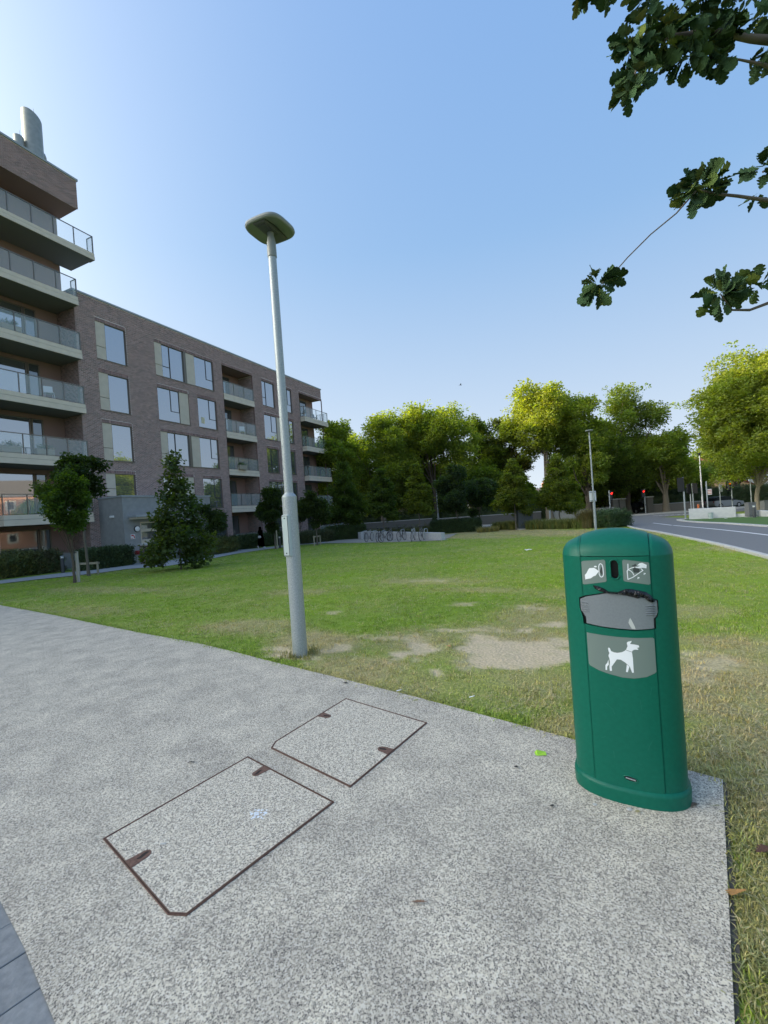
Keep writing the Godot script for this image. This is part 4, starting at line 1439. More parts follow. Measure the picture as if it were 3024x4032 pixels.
func build_street():
	var rl := mat("red_lit", 0.6, 0.02, 0.02, 0.4)
	rl.emission_enabled = true
	rl.emission = Color(1.0, 0.10, 0.06)
	rl.emission_energy_multiplier = 5.0
	mat("red_unlit", 0.10, 0.006, 0.006, 0.4)
	mottled("garden_stone", Color(0.10, 0.095, 0.085), Color(0.24, 0.225, 0.20), 0.9, 0.05, 4, 80, 1.2)
	mottled("beige_stone", Color(0.22, 0.19, 0.15), Color(0.33, 0.29, 0.24), 0.9, 0.04, 4, 81, 1.5)
	mat("silver_paint", 0.28, 0.30, 0.31, 0.3, 0.5)
	mat("black_paint", 0.012, 0.012, 0.014, 0.25)
	mat("sign_orange", 0.60, 0.16, 0.05, 0.5)
	# houses
	house("cream rendered house with tall dark windows behind a white garden wall", G(2330, 1990, 70), 0.10, 12, 8, 4.2, M.cream_render, M.slate, 1.8, 4)
	house("beige house with arched porch half hidden by the paired conical trees", G(2080, 2000, 71), 0.05, 10, 8, 3.2, M.beige_stone, M.slate, 1.4, 3)
	house("pale grey house glimpsed between tree trunks behind the bicycles", G(1560, 2020, 71), 0.0, 12, 8, 5.4, M.white_render, M.slate, 3.0, 4)
	house("white house with turquoise windows seen beyond the leaning trunk", G(1660, 2020, 72), 0.0, 9, 8, 5.4, M.cream_render, M.slate, 3.0, 3)
	house("red gabled bungalow standing behind the silver hatchback", G(2772, 1950, 75), -0.15, 10.5, 8, 3.0, M.beige_stone, M.red_tile, 2.6, 3, true)
	house("tall red roofed house behind the bungalow with orange chimneys", G(2800, 1900, 90), 0.1, 16, 9, 6.0, M.cream_render, M.red_tile, 3.6, 5)
	house("slate roofed house at the end of the row beyond the plane trees", G(2540, 1960, 76), 0.0, 12, 8, 5.6, M.cream_render, M.slate, 3.0, 4)
	# garden walls, pillars
	low_wall("garden_wall", "long beige garden wall below a dark hedge beside the leaning tree trunk", G(2561, 2004, 57), G(2760, 1990, 57), 1.0, 0.3, M.beige_stone, 0.08)
	low_wall("garden_wall", "low cream garden wall in front of the cream house", G(2150, 2010, 55.5), G(2415, 2010, 55.5), 1.0, 0.3, M.cream_render, 0.08)
	low_wall("garden_wall", "dark rubble garden wall behind the row of bicycles", G(1180, 2040, 56), G(1700, 2040, 56), 1.2, 0.35, M.garden_stone, 0.08)
	low_wall("garden_wall", "shaded rubble garden wall behind the blue grey cabinet", G(1720, 2040, 56.5), G(2130, 2040, 56.5), 1.1, 0.35, M.garden_stone, 0.08)
	low_wall("stone_wall", "short white stone wall patched with grey behind the ornamental grasses", G(2130, 2030, 37), G(2420, 2025, 37), 0.62, 0.3, M.kerb_concrete)
	for q in [[2420, "rubble gate pillar nearest the cream garden wall"], [2447, "rubble gate pillar beside the thick tree trunk"], [2556, "rubble gate pillar at the end of the beige wall"]]:
		var gp := thing("gate_pillar", q[1], "pillar", G(q[0], 2000, 56.5), 0.0, "gate pillars across the street")
		var pm := MB.new(); pm.cbox(Vector3(0, 0.95, 0), Vector3(0.75, 2.1, 0.75), 0.03); part("shaft", pm.mesh(), M.garden_stone, gp)
		var pc := MB.new(); pc.cbox(Vector3(0, 2.06, 0), Vector3(0.9, 0.14, 0.9), 0.03); part("cap", pc.mesh(), M.kerb_concrete, gp)
	car("parked_car", "silver hatchback on the street beyond the white wall", P(2850, 1999), 0.12, M.silver_paint)
	car("parked_car", "black car standing in the dark driveway between the gate pillars", G(2502, 2005, 59), -1.45, M.black_paint)
	# traffic lights and posts
	traffic_light("traffic light showing bright red on the far kerb beside the driveway", P(2543, 2023.5), 3.05, 0.25, true, -1.0)
	traffic_light("traffic light showing red behind the short white stone wall", G(2404, 2020, 45), 2.9, 0.25, true, 1.0)
	traffic_light("traffic light showing red behind the silver hatchback's bonnet", G(2885, 1998, 46), 3.1, -0.2, true, -1.0)
	traffic_light("traffic light with its head turned away at the verge's nose", P(2700, 2046), 3.2, 2.9, false, 1.0)
	traffic_light("traffic light seen from behind, first of the close pair", G(2722, 2004, 47), 3.1, 3.3, false, 1.0)
	traffic_light("traffic light seen from behind, second of the close pair", G(2732, 2004, 46), 3.1, 2.6, false, -1.0)
	var sp := thing("sign_post", "grey post with an orange and white striped board before the white wall", "sign post", P(2790, 2041), -0.3)
	part("pole", pole_mesh(2.75, 0.045, 0.045), M.galvanised_far, sp)
	var sb := MB.new(); sb.cbox(Vector3(0.17, 1.95, 0), Vector3(0.3, 0.42, 0.03), 0.008); var board := part("board", sb.mesh(), M.white_paint, sp)
	for k in 3:
		var st := MB.new(); st.box(Vector3(0.17, 1.83 + k * 0.12, 0.017), Vector3(0.26, 0.055, 0.004)); part("stripe", st.mesh(), M.sign_orange, board)
	var cam := thing("camera_mast", "tall white mast with a small dark camera on top beyond the white wall", "mast", G(2768, 2004, 46))
	part("pole", pole_mesh(5.9, 0.085, 0.05), M.white_paint, cam)
	var ch := MB.new(); ch.lathe([Vector2(0, 0), Vector2(0.09, 0.02), Vector2(0.06, 0.14), Vector2(0.16, 0.2), Vector2(0.1, 0.28), Vector2(0, 0.3)], 12, Vector3(0, 5.9, 0)); part("camera_housing", ch.mesh(), M.black_plastic, cam)
	var s2 := thing("sign_post", "grey post with a blank pale board turned away near the silver hatchback", "sign post", G(2838, 1998, 45), 0.4)
	part("pole", pole_mesh(2.75, 0.045, 0.045), M.galvanised_far, s2)
	var s2b := MB.new(); s2b.cbox(Vector3(0.26, 2.35, 0), Vector3(0.42, 0.72, 0.03), 0.01); part("board", s2b.mesh(), M.white_paint, s2)
	var s3 := thing("lamp_column", "plain grey column behind the grey cabinet at the fork of the pale trunk", "post", G(2960, 1990, 41))
	part("pole", pole_mesh(2.9, 0.05, 0.045), M.galvanised_far, s3)
	var s3c := MB.new(); s3c.lathe([Vector2(0.05, 0), Vector2(0.055, 0.03), Vector2(0, 0.06)], 10, Vector3(0, 2.9, 0)); part("cap", s3c.mesh(), M.galvanised_far, s3)
	var ob := thing("marker_post", "short orange marker post behind the white wall", "post", G(2750, 2004, 36))
	part("shaft", pole_mesh(0.92, 0.09, 0.08), M.sign_orange, ob)
	var obc := MB.new(); obc.lathe([Vector2(0.085, 0), Vector2(0.1, 0.03), Vector2(0.06, 0.1), Vector2(0, 0.12)], 12, Vector3(0, 0.92, 0)); part("cap", obc.mesh(), M.sign_orange, ob)
	# the white wall on the verge and what stands by it
	low_wall("white_wall", "smooth white rendered wall on the verge beside the road", P(2714, 2047.5), P(2899, 2039), 0.80, 0.28, M.white_render)
	low_wall("white_wall", "knee high white wall running on to the grey cabinet", P(2900, 2038.5), P(2946, 2037), 0.26, 0.25, M.white_render)
	low_wall("white_wall", "white planter wall beyond the bollard at the foot of the pale trunk", P(2986, 2035), P(3150, 2040), 0.40, 0.3, M.white_render)
	cabinet("plain grey utility cabinet beside the bollard on the verge", P(2957, 2038), 0.52, 0.98, 0.36, M.grey_cabinet)
	cabinet("grey utility cabinet standing behind the white planter wall", G(3018, 2015, 34), 0.62, 0.95, 0.4, M.grey_cabinet)
	cabinet("dark blue grey utility cabinet behind the ornamental grasses", G(2067, 2051, 36), 1.18, 1.5, 0.5, M.blue_grey_cabinet)
	bollard("dark bollard with a pale top in front of the grey cabinet", P(2971, 2041), 0.85)
	var lb := thing("litter_bin", "small pale green litter bin against the white wall", "bin", P(2800, 2045))
	var lm := MB.new(); lm.lathe([Vector2(0.0, 0), Vector2(0.13, 0.0), Vector2(0.16, 0.42), Vector2(0.165, 0.44), Vector2(0.15, 0.44), Vector2(0.13, 0.1)], 18); part("body", lm.mesh(), M.hatch_paint, lb)
	var lr := MB.new(); lr.lathe([Vector2(0.165, 0.44), Vector2(0.178, 0.45), Vector2(0.178, 0.48), Vector2(0.15, 0.48)], 18); part("rim", lr.mesh(), M.hatch_paint, lb)

func bollard(label: String, pos: Vector3, h: float):
	var t := thing("bollard", label, "bollard", pos, 0.0, "bollard lights")
	var a := MB.new(); a.lathe([Vector2(0.085, -0.05), Vector2(0.085, h - 0.12), Vector2(0.07, h - 0.118)], 16); part("shaft", a.mesh(), M.charcoal, t)
	var b := MB.new(); b.lathe([Vector2(0.065, h - 0.119), Vector2(0.065, h - 0.05)], 16); part("lens", b.mesh(), M.white_light, t)
	var c := MB.new(); c.lathe([Vector2(0.0, h - 0.052), Vector2(0.09, h - 0.05), Vector2(0.09, h - 0.015), Vector2(0.07, h), Vector2(0.0, h)], 16); part("cap", c.mesh(), M.galvanised_far, t)

# ---------------------------------------------------------------- trees, hedges
var clumps := {}

# a spray of leaves: pointed, slightly folded faces spread through a ball
func clump(kind: String) -> ArrayMesh:
	if clumps.has(kind): return clumps[kind]
	var mb := MB.new()
	var n := 26
	var rad := 0.50
	var size := 0.20
	var flat := 0.8
	if kind == "young": n = 24; rad = 0.22; size = 0.105
	elif kind == "fine": n = 26; rad = 0.15; size = 0.062
	elif kind == "beech": n = 20; rad = 0.22; size = 0.115
	elif kind == "layer": n = 24; rad = 0.26; size = 0.105; flat = 0.35
	var g := RandomNumberGenerator.new()
	g.seed = kind.hash()
	for i in n:
		var d := Vector3(g.randfn(), g.randfn(), g.randfn()).normalized()
		var p := d * rad * pow(g.randf(), 0.5)
		p.y *= flat
		var out := (d + Vector3(g.randfn() * 0.6, g.randf_range(-0.5, 0.3), g.randfn() * 0.6)).normalized()
		var nn := (Vector3.UP * 1.0 + Vector3(g.randfn(), g.randfn(), g.randfn()) * 0.75).normalized()
		var side := out.cross(nn).normalized()
		nn = side.cross(out).normalized()
		var L := size * g.randf_range(0.75, 1.35)
		var w := L * 0.42
		var v := g.randf_range(0.8, 1.2)
		mb.col = Color(v, v, v * g.randf_range(0.85, 1.1))
		var a := p; var b := p + out * L
		var m := p + out * L * 0.45
		var l := m + side * w + nn * L * 0.10; var q := m - side * w + nn * L * 0.10
		mb.tri(a, q, b); mb.tri(a, b, l)
	clumps[kind] = mb.mesh()
	return clumps[kind]

func foliage_color(c: Vector3, var_amount: float, g: RandomNumberGenerator) -> Color:
	var k := g.randf_range(1.0 - var_amount, 1.0 + var_amount)
	var hue := g.randf_range(-0.12, 0.16)
	return Color(clampf(c.x * k * (1.0 + hue * 1.2), 0, 1), clampf(c.y * k * (1.0 + hue * 0.5), 0, 1), clampf(c.z * k * (1.0 - hue), 0, 1))

# d: base, h, bottom, rx, n, kind, col, trunk, lobes, shape (round, cone), lean, bark
func tree(called: String, label: String, d: Dictionary, group := ""):
	var g := RandomNumberGenerator.new()
	g.seed = hash(label)
	var base: Vector3 = d.base
	var t := thing(called, label, "tree", base, 0.0, group)
	var h: float = d.h
	var y0: float = d.bottom
	var rx: float = d.rx
	var ry := (h - y0) * 0.5
	var cy := y0 + ry
	var lean: Vector3 = d.get("lean", Vector3.ZERO)
	var shape: String = d.get("shape", "round")
	var nl: int = d.get("lobes", 26)
	var lobes := []
	for i in nl:
		var p: Vector3
		var lr: float
		if shape == "cone":
			var f := (i + 0.5) / nl
			var a := i * 2.399 + g.randf() * 0.9
			var y := lerpf(y0, h, pow(f, 0.9))
			var w := rx * (pow(1.0 - f, d.get("taper", 0.75)) * 0.95 + 0.05) * (0.75 + 0.25 * minf(1.0, f * 6.0))
			var ou := g.randf_range(0.4, 0.95)
			p = Vector3(cos(a) * w * ou, y + g.randf_range(-0.05, 0.05) * h, sin(a) * w * ou)
			lr = maxf(w * g.randf_range(0.3, 0.55), rx * 0.14)
		else:
			var dir := Vector3(g.randfn(), g.randfn() * 0.9 + 0.1, g.randfn()).normalized()
			var k := g.randf_range(0.40, 0.95)
			p = Vector3(dir.x * rx * k, cy + dir.y * ry * k, dir.z * rx * k)
			lr = minf(rx, ry) * g.randf_range(0.16, 0.40)
		lobes.append([p + lean * (p.y / h), lr])
	# trunk and limbs
	var tr: float = d.trunk
	var tb := MB.new()
	var fork: float = d.get("fork", y0 + ry * 0.35)
	var pts := []
	var rad := []
	for k in 7:
		var f := k / 6.0
		pts.append(Vector3(g.randf_range(-0.05, 0.05) * h * 0.1, fork * f - 0.1, g.randf_range(-0.05, 0.05) * h * 0.1) + lean * (fork * f / h))
		rad.append(tr * (1.0 - 0.4 * f) * (1.35 if k == 0 else 1.0))
	if shape == "cone":
		for k in 4:
			var f := (k + 1) / 4.0
			pts.append(Vector3(0, lerpf(fork, h * 0.96, f), 0) + lean * lerpf(fork, h * 0.96, f) / h)
			rad.append(lerpf(tr * 0.6, tr * 0.12, f))
	tb.tube(pts, rad, 10)
	var top: Vector3 = pts[6]
	for i in lobes.size():
		if i % 2 and lobes.size() > 30 and shape != "cone": continue
		var e: Vector3 = lobes[i][0]
		var a := top
		if shape == "cone": a = Vector3(0, maxf(e.y - lobes[i][1] * 0.4, y0 * 0.9), 0) + lean * e.y / h
		elif i % 3 == 0: a = pts[4]
		var m := a.lerp(e, 0.5) + Vector3(g.randfn(), g.randf() * 0.8, g.randfn()) * 0.06 * (e - a).length()
		var rr := tr * (0.34 if shape != "cone" else 0.14)
		tb.tube([a, a.lerp(m, 0.55), m, e], [rr, rr * 0.75, rr * 0.5, rr * 0.16], 6, false)
	part("trunk", tb.mesh(), d.get("bark", M.bark), t)
	var xf := []
	var cols := []
	var n: int = int(d.n * d.get("more", 1.7))
	var col: Vector3 = d.col
	var col2: Vector3 = d.get("col2", col)
	var wsum := 0.0
	for l in lobes: wsum += l[1] * l[1]
	for l in lobes:
		var cnt := int(n * l[1] * l[1] / wsum) + 1
		var tone := col.lerp(col2, g.randf())
		for k in cnt:
			var dir := Vector3(g.randfn(), g.randfn(), g.randfn()).normalized()
			var p: Vector3 = l[0] + dir * l[1] * (g.randf_range(1.1, 1.5) if k % 8 == 0 else g.randf_range(0.55, 1.05)) * Vector3(1, 0.82, 1)
			var bs := Basis(Vector3.UP, g.randf() * TAU) * Basis(Vector3.RIGHT, g.randf_range(-0.5, 0.5))
			var sc: float = d.get("scale", 1.0) * g.randf_range(0.75, 1.25)
			xf.append(Transform3D(bs.scaled(Vector3.ONE * sc), p))
			cols.append(foliage_color(tone, 0.28, g))
	var cr := scatter("crown", clump(d.kind), M.foliage, xf, cols, t)
	cr.set_meta("kind", "stuff")
	return t

func build_trees():
	var ygreen := Vector3(0.34, 0.42, 0.095)
	var mid := Vector3(0.26, 0.36, 0.09)
	var dark := Vector3(0.15, 0.22, 0.065)
	var gr := "tall street trees beyond the lawn"
	# the tall row across the green: [label, px, base py, depth, top py, crown half width px, bottom py, colours, clumps]
	var big := [
		["yellow green tree rising behind the far corner balconies", 1325, 2030, 54, 1640, 112, 1985, mid, ygreen, 950],
		["dark tree between the far balconies and the broad plane tree", 1405, 2030, 63, 1690, 90, 1990, mid, dark, 700],
		["broad plane tree with a leaning pale trunk behind the bicycles", 1510, 2040, 57, 1600, 158, 1960, ygreen, mid, 1500],
		["tallest plane tree in the row with a pointed crown", 1720, 2040, 58, 1548, 165, 1950, mid, ygreen, 1500],
		["thin topped tree behind the dark evergreen", 1915, 2030, 64, 1590, 85, 1960, mid, dark, 560],
		["russet tinged dark tree beside the bright yellow plane tree", 2010, 2030, 63, 1645, 85, 1960, Vector3(0.15, 0.13, 0.045), dark, 700],
		["bright yellow green plane tree with sky showing through its boughs", 2165, 2030, 55, 1478, 138, 1840, ygreen, Vector3(0.36, 0.43, 0.10), 1200],
		["bushy green tree behind the slim lamp post", 2320, 2025, 54, 1560, 115, 1960, ygreen, mid, 1000],
		["wide open crowned tree over the driveway", 2475, 2018, 57, 1535, 165, 1940, mid, dark, 1350],
		["leaning trunk tree with bright leaves over the garden wall", 2625, 2015, 55, 1690, 115, 1930, mid, ygreen, 850],
	]
	for q in big:
		var zz: float = q[3]
		var base := G(q[1], q[2], zz)
		var top := at(q[1], q[4], zz).y - base.y
		var bot := at(q[1], q[6] + (45 if q[1] != 2165 else 0), zz).y - base.y
		var rx: float = q[5] / F * zz
		tree("street_tree", q[0], {base = base, h = top, bottom = maxf(bot, 1.6), rx = rx, n = q[9], kind = "big", col = q[7], col2 = q[8], trunk = 0.42, lobes = 34, bark = M.plane_bark if q[1] in [1510, 2165, 2625] else M.bark, scale = 1.05}, gr)
	# a second row behind closes the gaps
	var k2 := 0
	for q in [[1270, 8.5], [1400, 9.5], [1480, 8.0], [1600, 10.0], [1690, 9.0], [1800, 9.5], [1880, 8.0], [1960, 9.0], [2050, 6.0], [2260, 8.0], [2380, 9.0], [2480, 8.5], [2570, 9.5], [2680, 7.5]]:
		tree("background_tree", ["bushy", "rounded", "broad", "loose", "full", "low", "deep green"][k2 % 7] + " tree in the second row, " + ["behind the corner balconies", "behind the clipped hedge", "behind the first stands", "behind the broad plane tree", "behind the last bicycle", "behind the tallest plane tree", "behind the blue green pair", "behind the russet tree", "beside the beige house", "beside the cream house", "behind the slim lamp post", "behind the driveway", "behind the garden wall", "before the bungalow"][k2], {base = G(q[0], 2020, 60.5 + (k2 % 3) * 1.8), h = q[1], bottom = 1.2, rx = 3.8, n = 520, kind = "big", col = mid, col2 = mid, trunk = 0.22, lobes = 24, scale = 1.25}, gr)
		k2 += 1
	# the clipped looking tree by the road on the other side
	tree("street_tree", "large dense tree with a forked pale trunk beside the grey cabinets", {base = P(2981, 2018), h = at(2990, 1400, 36).y + 1.0, bottom = 2.4, rx = 4.3, n = 3200, kind = "big", col = Vector3(0.37, 0.44, 0.10), col2 = Vector3(0.30, 0.38, 0.09), trunk = 0.2, lobes = 90, lean = Vector3(0.8, 0, 0), bark = M.plane_bark, fork = 3.2, scale = 0.8}, gr)
	tree("street_tree", "sunny tree standing past the grey cabinets, close behind the forked trunk", {base = G(3180, 2010, 40), h = 14.0, bottom = 4.0, rx = 4.6, n = 1500, kind = "big", col = ygreen, col2 = mid, trunk = 0.3, lobes = 40, scale = 0.95}, gr)
	tree("street_tree", "dark tree filling the gap between the camera mast and the forked trunk", {base = G(2900, 2000, 66), h = 11.5, bottom = 2.4, rx = 5.2, n = 1100, kind = "big", col = dark, col2 = mid, trunk = 0.3, lobes = 34}, gr)
	# trees by the mirrored house
	for k in 3:
		tree("street_tree", ["round tree beside the orange brick house", "second round tree before the orange brick house", "bushy tree at the gable of the orange brick house"][k], {base = Vector3(38 + k * 3, gh(-20), -16 + k * -13.0), h = 7.5 + k, bottom = 2.0, rx = 3.0, n = 500, kind = "big", col = mid, col2 = ygreen, trunk = 0.2, lobes = 22}, gr)
	# young trees on the green
	var yg := "young trees on the green"
	var lime := Vector3(0.20, 0.26, 0.05)
	var leaf := Vector3(0.12, 0.19, 0.045)
	var blue := Vector3(0.065, 0.115, 0.06)
	# [label, px, py base, Z (0: from the ground), top py, bottom py, half width px, colour, kind, clumps, shape]
	var young := [
		["slim young conical tree with layered yellowish leaves above the last bicycle", 1653, 2070, 38, 1835, 2015, 62, lime, "layer", 520, "cone"],
		["young conical tree directly behind the trimmed box hedge's pole", 1511, 2068, 38, 1850, 2030, 62, leaf, "layer", 560, "cone"],
		["young tree in a low timber frame beside the leafy hedge", 1370, 2121, 0, 1830, 2060, 76, leaf, "young", 620, "cone"],
		["young dark tree in a timber frame on the path's bend", 1250, 2146, 0, 1935, 2068, 62, Vector3(0.075, 0.12, 0.045), "young", 430, "round"],
		["dense blue green young tree behind the trimmed hedge", 1800, 2055, 39, 1825, 2050, 88, blue, "young", 900, "round"],
		["second blue green young tree close beside the dense one", 1890, 2052, 41, 1860, 2045, 55, blue, "young", 420, "round"],
		["young conical tree with tiered branches beside the blue grey cabinet", 2030, 2050, 36, 1825, 2010, 76, lime, "layer", 560, "cone"],
		["bushier young conical tree on the other side of the blue grey cabinet", 2205, 2045, 36, 1800, 2010, 84, lime, "layer", 700, "cone"],
		["small dark tree tied to twin stakes in front of the brick wall", 1085, 2160, 0, 1925, 2085, 46, Vector3(0.07, 0.115, 0.045), "young", 520, "round"],
		["small shaded tree behind the lamp post by the hedge", 1185, 2120, 40, 1960, 2075, 40, Vector3(0.07, 0.115, 0.045), "young", 300, "round"],
	]
	for q in young:
		var zz: float = q[3]
		var base: Vector3 = P(q[1], q[2]) if zz == 0 else G(q[1], q[2], zz)
		zz = -base.z
		var top := at(q[1] - 14, q[4], zz).y - base.y
		var bot := at(q[1], q[5], zz).y - base.y
		tree("young_tree", q[0], {base = base, h = top, bottom = maxf(bot, 0.9), rx = q[6] / F * zz, n = q[9], kind = q[8], col = q[7], trunk = 0.06, lobes = 30 if q[10] == "cone" else 18, shape = q[10], bark = M.young_bark, scale = 1.15}, yg)
	# by the plant room
	var b1 := P(292, 2294)
	tree("young_tree", "young maple with a white stake in front of the tower's lowest balcony", {base = b1, h = at(255, 1812, -b1.z).y - b1.y, bottom = at(290, 2150, -b1.z).y - b1.y, rx = 84.0 / F * -b1.z, n = 520, kind = "fine", more = 1.15, col = Vector3(0.085, 0.16, 0.035), col2 = Vector3(0.11, 0.19, 0.04), trunk = 0.05, lobes = 26, bark = M.bark, scale = 1.25, fork = 1.6}, yg)
	var b2 := P(347, 2266)
	tree("young_tree", "taller dark young tree tied to a timber rail near the plant room", {base = b2, h = at(335, 1745, -b2.z).y - b2.y, bottom = at(330, 1990, -b2.z).y - b2.y, rx = 84.0 / F * -b2.z, n = 330, kind = "young", more = 1.0, col = Vector3(0.06, 0.105, 0.04), trunk = 0.06, lobes = 18, bark = M.young_bark, lean = Vector3(-0.1, 0, 0)}, yg)
	var b3 := P(712, 2240)
	tree("beech_bush", "dark leafy beech with branches to the ground in front of the plant room door", {base = b3, h = at(700, 1800, -b3.z).y - b3.y, bottom = 0.12, rx = 135.0 / F * -b3.z, taper = 0.95, n = 260, kind = "beech", more = 1.25, col = Vector3(0.085, 0.14, 0.06), col2 = Vector3(0.125, 0.18, 0.065), trunk = 0.05, lobes = 30, shape = "cone", bark = M.young_bark, scale = 1.2, fork = 0.6})
	var b4 := P(842, 2180)
	tree("beech_bush", "thin leaning shrub between the beech and the brick pier of the bay", {base = b4, h = 3.6, bottom = 0.8, rx = 1.1, n = 170, kind = "beech", col = Vector3(0.08, 0.13, 0.05), trunk = 0.03, lobes = 12, bark = M.young_bark})

# a clipped or loose hedge between two ground points
func hedge(label: String, a: Vector3, b: Vector3, h: float, w: float, c1: Vector3, c2: Vector3, dens: float, kind := "fine", rough := 0.05, cat := "hedge"):
	var g := RandomNumberGenerator.new()
	g.seed = hash(label)
	var ctr := (a + b) * 0.5
	var L := Vector2(b.x - a.x, b.z - a.z).length()
	var t := thing("hedge", label, cat, ctr, atan2(-(b.z - a.z), b.x - a.x), "planting round the green")
	var core := MB.new()
	core.cbox(Vector3(0, h * 0.46, 0), Vector3(L - 0.1, h * 0.9, w - 0.12), 0.08)
	part("inner_twigs", core.mesh(), M.hedge_core, t)
	var xf := []
	var cols := []
	var area := 2.0 * L * h + L * w + 2.0 * w * h
	for k in int(area * dens):
		var u := g.randf() * area
		var p: Vector3
		if u < L * w: p = Vector3(g.randf_range(-0.5, 0.5) * L, h, g.randf_range(-0.5, 0.5) * w)
		elif u < L * w + 2.0 * L * h: p = Vector3(g.randf_range(-0.5, 0.5) * L, g.randf() * h, (w if g.randf() < 0.5 else -w) * 0.5)
		else: p = Vector3((L if g.randf() < 0.5 else -L) * 0.5, g.randf() * h, g.randf_range(-0.5, 0.5) * w)
		p += Vector3(g.randfn(), g.randfn(), g.randfn()) * rough
		p.y += gh(ctr.z + (p.x * (b.z - a.z) / L)) - ctr.y
		xf.append(Transform3D(Basis(Vector3.UP, g.randf() * TAU).scaled(Vector3.ONE * g.randf_range(0.7, 1.2)), p))
		cols.append(foliage_color(c1.lerp(c2, g.randf()), 0.3, g))
	var lv := scatter("leaves", clump(kind), M.hedge_leaf, xf, cols, t)
	lv.set_meta("kind", "stuff")

# a row of tall ornamental grass
func grasses(label: String, a: Vector3, b: Vector3, h: float, w: float, n: int, c1: Vector3, c2: Vector3):
	var g := RandomNumberGenerator.new()
	g.seed = hash(label)
	var ctr := (a + b) * 0.5
	var t := thing("ornamental_grass", label, "grass", ctr, 0.0, "planting round the green")
	if not clumps.has("tall_grass"):
		var mb := MB.new()
		for i in 26:
			var an := g.randf() * TAU
			var dir := Vector3(cos(an), 0, sin(an))
			var p := dir * g.randf() * 0.10
			var bend := g.randf_range(0.1, 0.55)
			var hh := g.randf_range(0.6, 1.0)
			var side := dir.cross(Vector3.UP) * 0.012
			var v := g.randf_range(0.75, 1.25)
			mb.col = Color(v, v, v)
			var m := p + dir * bend * 0.3 * hh + Vector3(0, hh * 0.6, 0)
			var e := p + dir * bend * hh + Vector3(0, hh, 0)
			mb.quad(p - side, p + side, m + side, m - side)
			mb.tri(m - side, m + side, e)
		clumps["tall_grass"] = mb.mesh()
	var xf := []
	var cols := []
	var d := b - a
	var nn := Vector3(-d.z, 0, d.x).normalized()
	for k in n:
		var p := a.lerp(b, g.randf()) + nn * g.randf_range(-0.5, 0.5) * w
		p.y = gh(p.z)
		xf.append(Transform3D(Basis(Vector3.UP, g.randf() * TAU).scaled(Vector3(1, 1, 1) * h * g.randf_range(0.7, 1.25)), p - ctr))
		cols.append(foliage_color(c1.lerp(c2, g.randf()), 0.25, g))
	var lv := scatter("blades", clumps["tall_grass"], M.hedge_leaf, xf, cols, t)
	lv.set_meta("kind", "stuff")

func build_hedges():
	mat("hedge_core", 0.09, 0.115, 0.05, 1.0)
	var dk := Vector3(0.045, 0.085, 0.032)
	var md := Vector3(0.08, 0.125, 0.035)
	var ol := Vector3(0.16, 0.16, 0.035)
	hedge("loose olive hedge in front of the tower's ground floor windows", P(-120, 2292), P(120, 2262), 0.95, 1.0, ol, md, 130, "fine", 0.12)
	hedge("brownish thinning hedge between the olive hedge and the bollard", P(125, 2262), P(225, 2250), 1.0, 0.9, Vector3(0.13, 0.105, 0.05), md, 100, "fine", 0.1)
	hedge("dark clipped hedge against the grey plant room", facade(14.2, gh(-24), 3.4), facade(17.0, gh(-25), 3.0), 1.0, 0.7, dk, md, 140, "fine", 0.05)
	hedge("shaggy hedge with brown tips beside the brick pier of the bay", P(760, 2195), P(905, 2172), 0.85, 1.1, ol, md, 110, "fine", 0.14)
	hedge("dark hedge behind the walking person", P(905, 2168), P(1120, 2140), 0.95, 1.0, dk, md, 120, "fine", 0.08)
	hedge("low bushy hedge below the corner balconies", G(1190, 2130, 37.5), G(1290, 2118, 39.5), 0.85, 1.4, Vector3(0.10, 0.11, 0.04), dk, 110, "fine", 0.1)
	hedge("clipped hedge with a rounded end beside the low concrete wall", G(1290, 2110, 41), G(1436, 2100, 41), 1.15, 1.6, dk, Vector3(0.08, 0.14, 0.035), 120, "fine", 0.05)
	hedge("neatly trimmed box hedge behind the low concrete wall", G(1703, 2090, 40), G(1890, 2088, 39), 1.02, 1.5, dk, Vector3(0.06, 0.11, 0.035), 120, "fine", 0.04)
	hedge("mixed low planting behind the bicycles", G(1450, 2090, 40), G(1700, 2088, 40), 0.55, 0.8, md, ol, 60, "fine", 0.15)
	hedge("rounded dark green shrub at the end of the grasses by the kerb", G(2370, 2070, 30), G(2450, 2068, 30.5), 0.95, 1.3, Vector3(0.06, 0.12, 0.035), dk, 130, "fine", 0.12, "shrub")
	hedge("tall dark hedge above the beige garden wall", G(2555, 2000, 58.5), G(3100, 1990, 58.5), 2.5, 1.2, dk, md, 22, "young", 0.15)
	hedge("dark hedge behind the rubble garden wall and bicycles", G(1150, 2020, 58), G(1720, 2020, 58), 2.1, 1.2, dk, md, 18, "young", 0.15)
	hedge("shaded hedge before the beige and cream houses", G(1740, 2020, 58), G(2170, 2015, 58), 1.9, 1.2, dk, md, 18, "young", 0.15)
	grasses("row of feathery ornamental grasses along the far edge of the lawn", P(1962, 2084), P(2345, 2078), 0.72, 1.5, 750, Vector3(0.22, 0.22, 0.05), Vector3(0.12, 0.17, 0.04))
	grasses("low tufts of pale grass beside the wall's end", G(1880, 2086, 36), G(1960, 2084, 36), 0.45, 0.9, 90, Vector3(0.30, 0.27, 0.09), Vector3(0.19, 0.20, 0.06))
	grasses("taller russet grass clump beside the slim lamp post", G(2290, 2060, 31), G(2335, 2060, 31), 1.25, 0.8, 90, Vector3(0.20, 0.14, 0.06), Vector3(0.13, 0.15, 0.05))

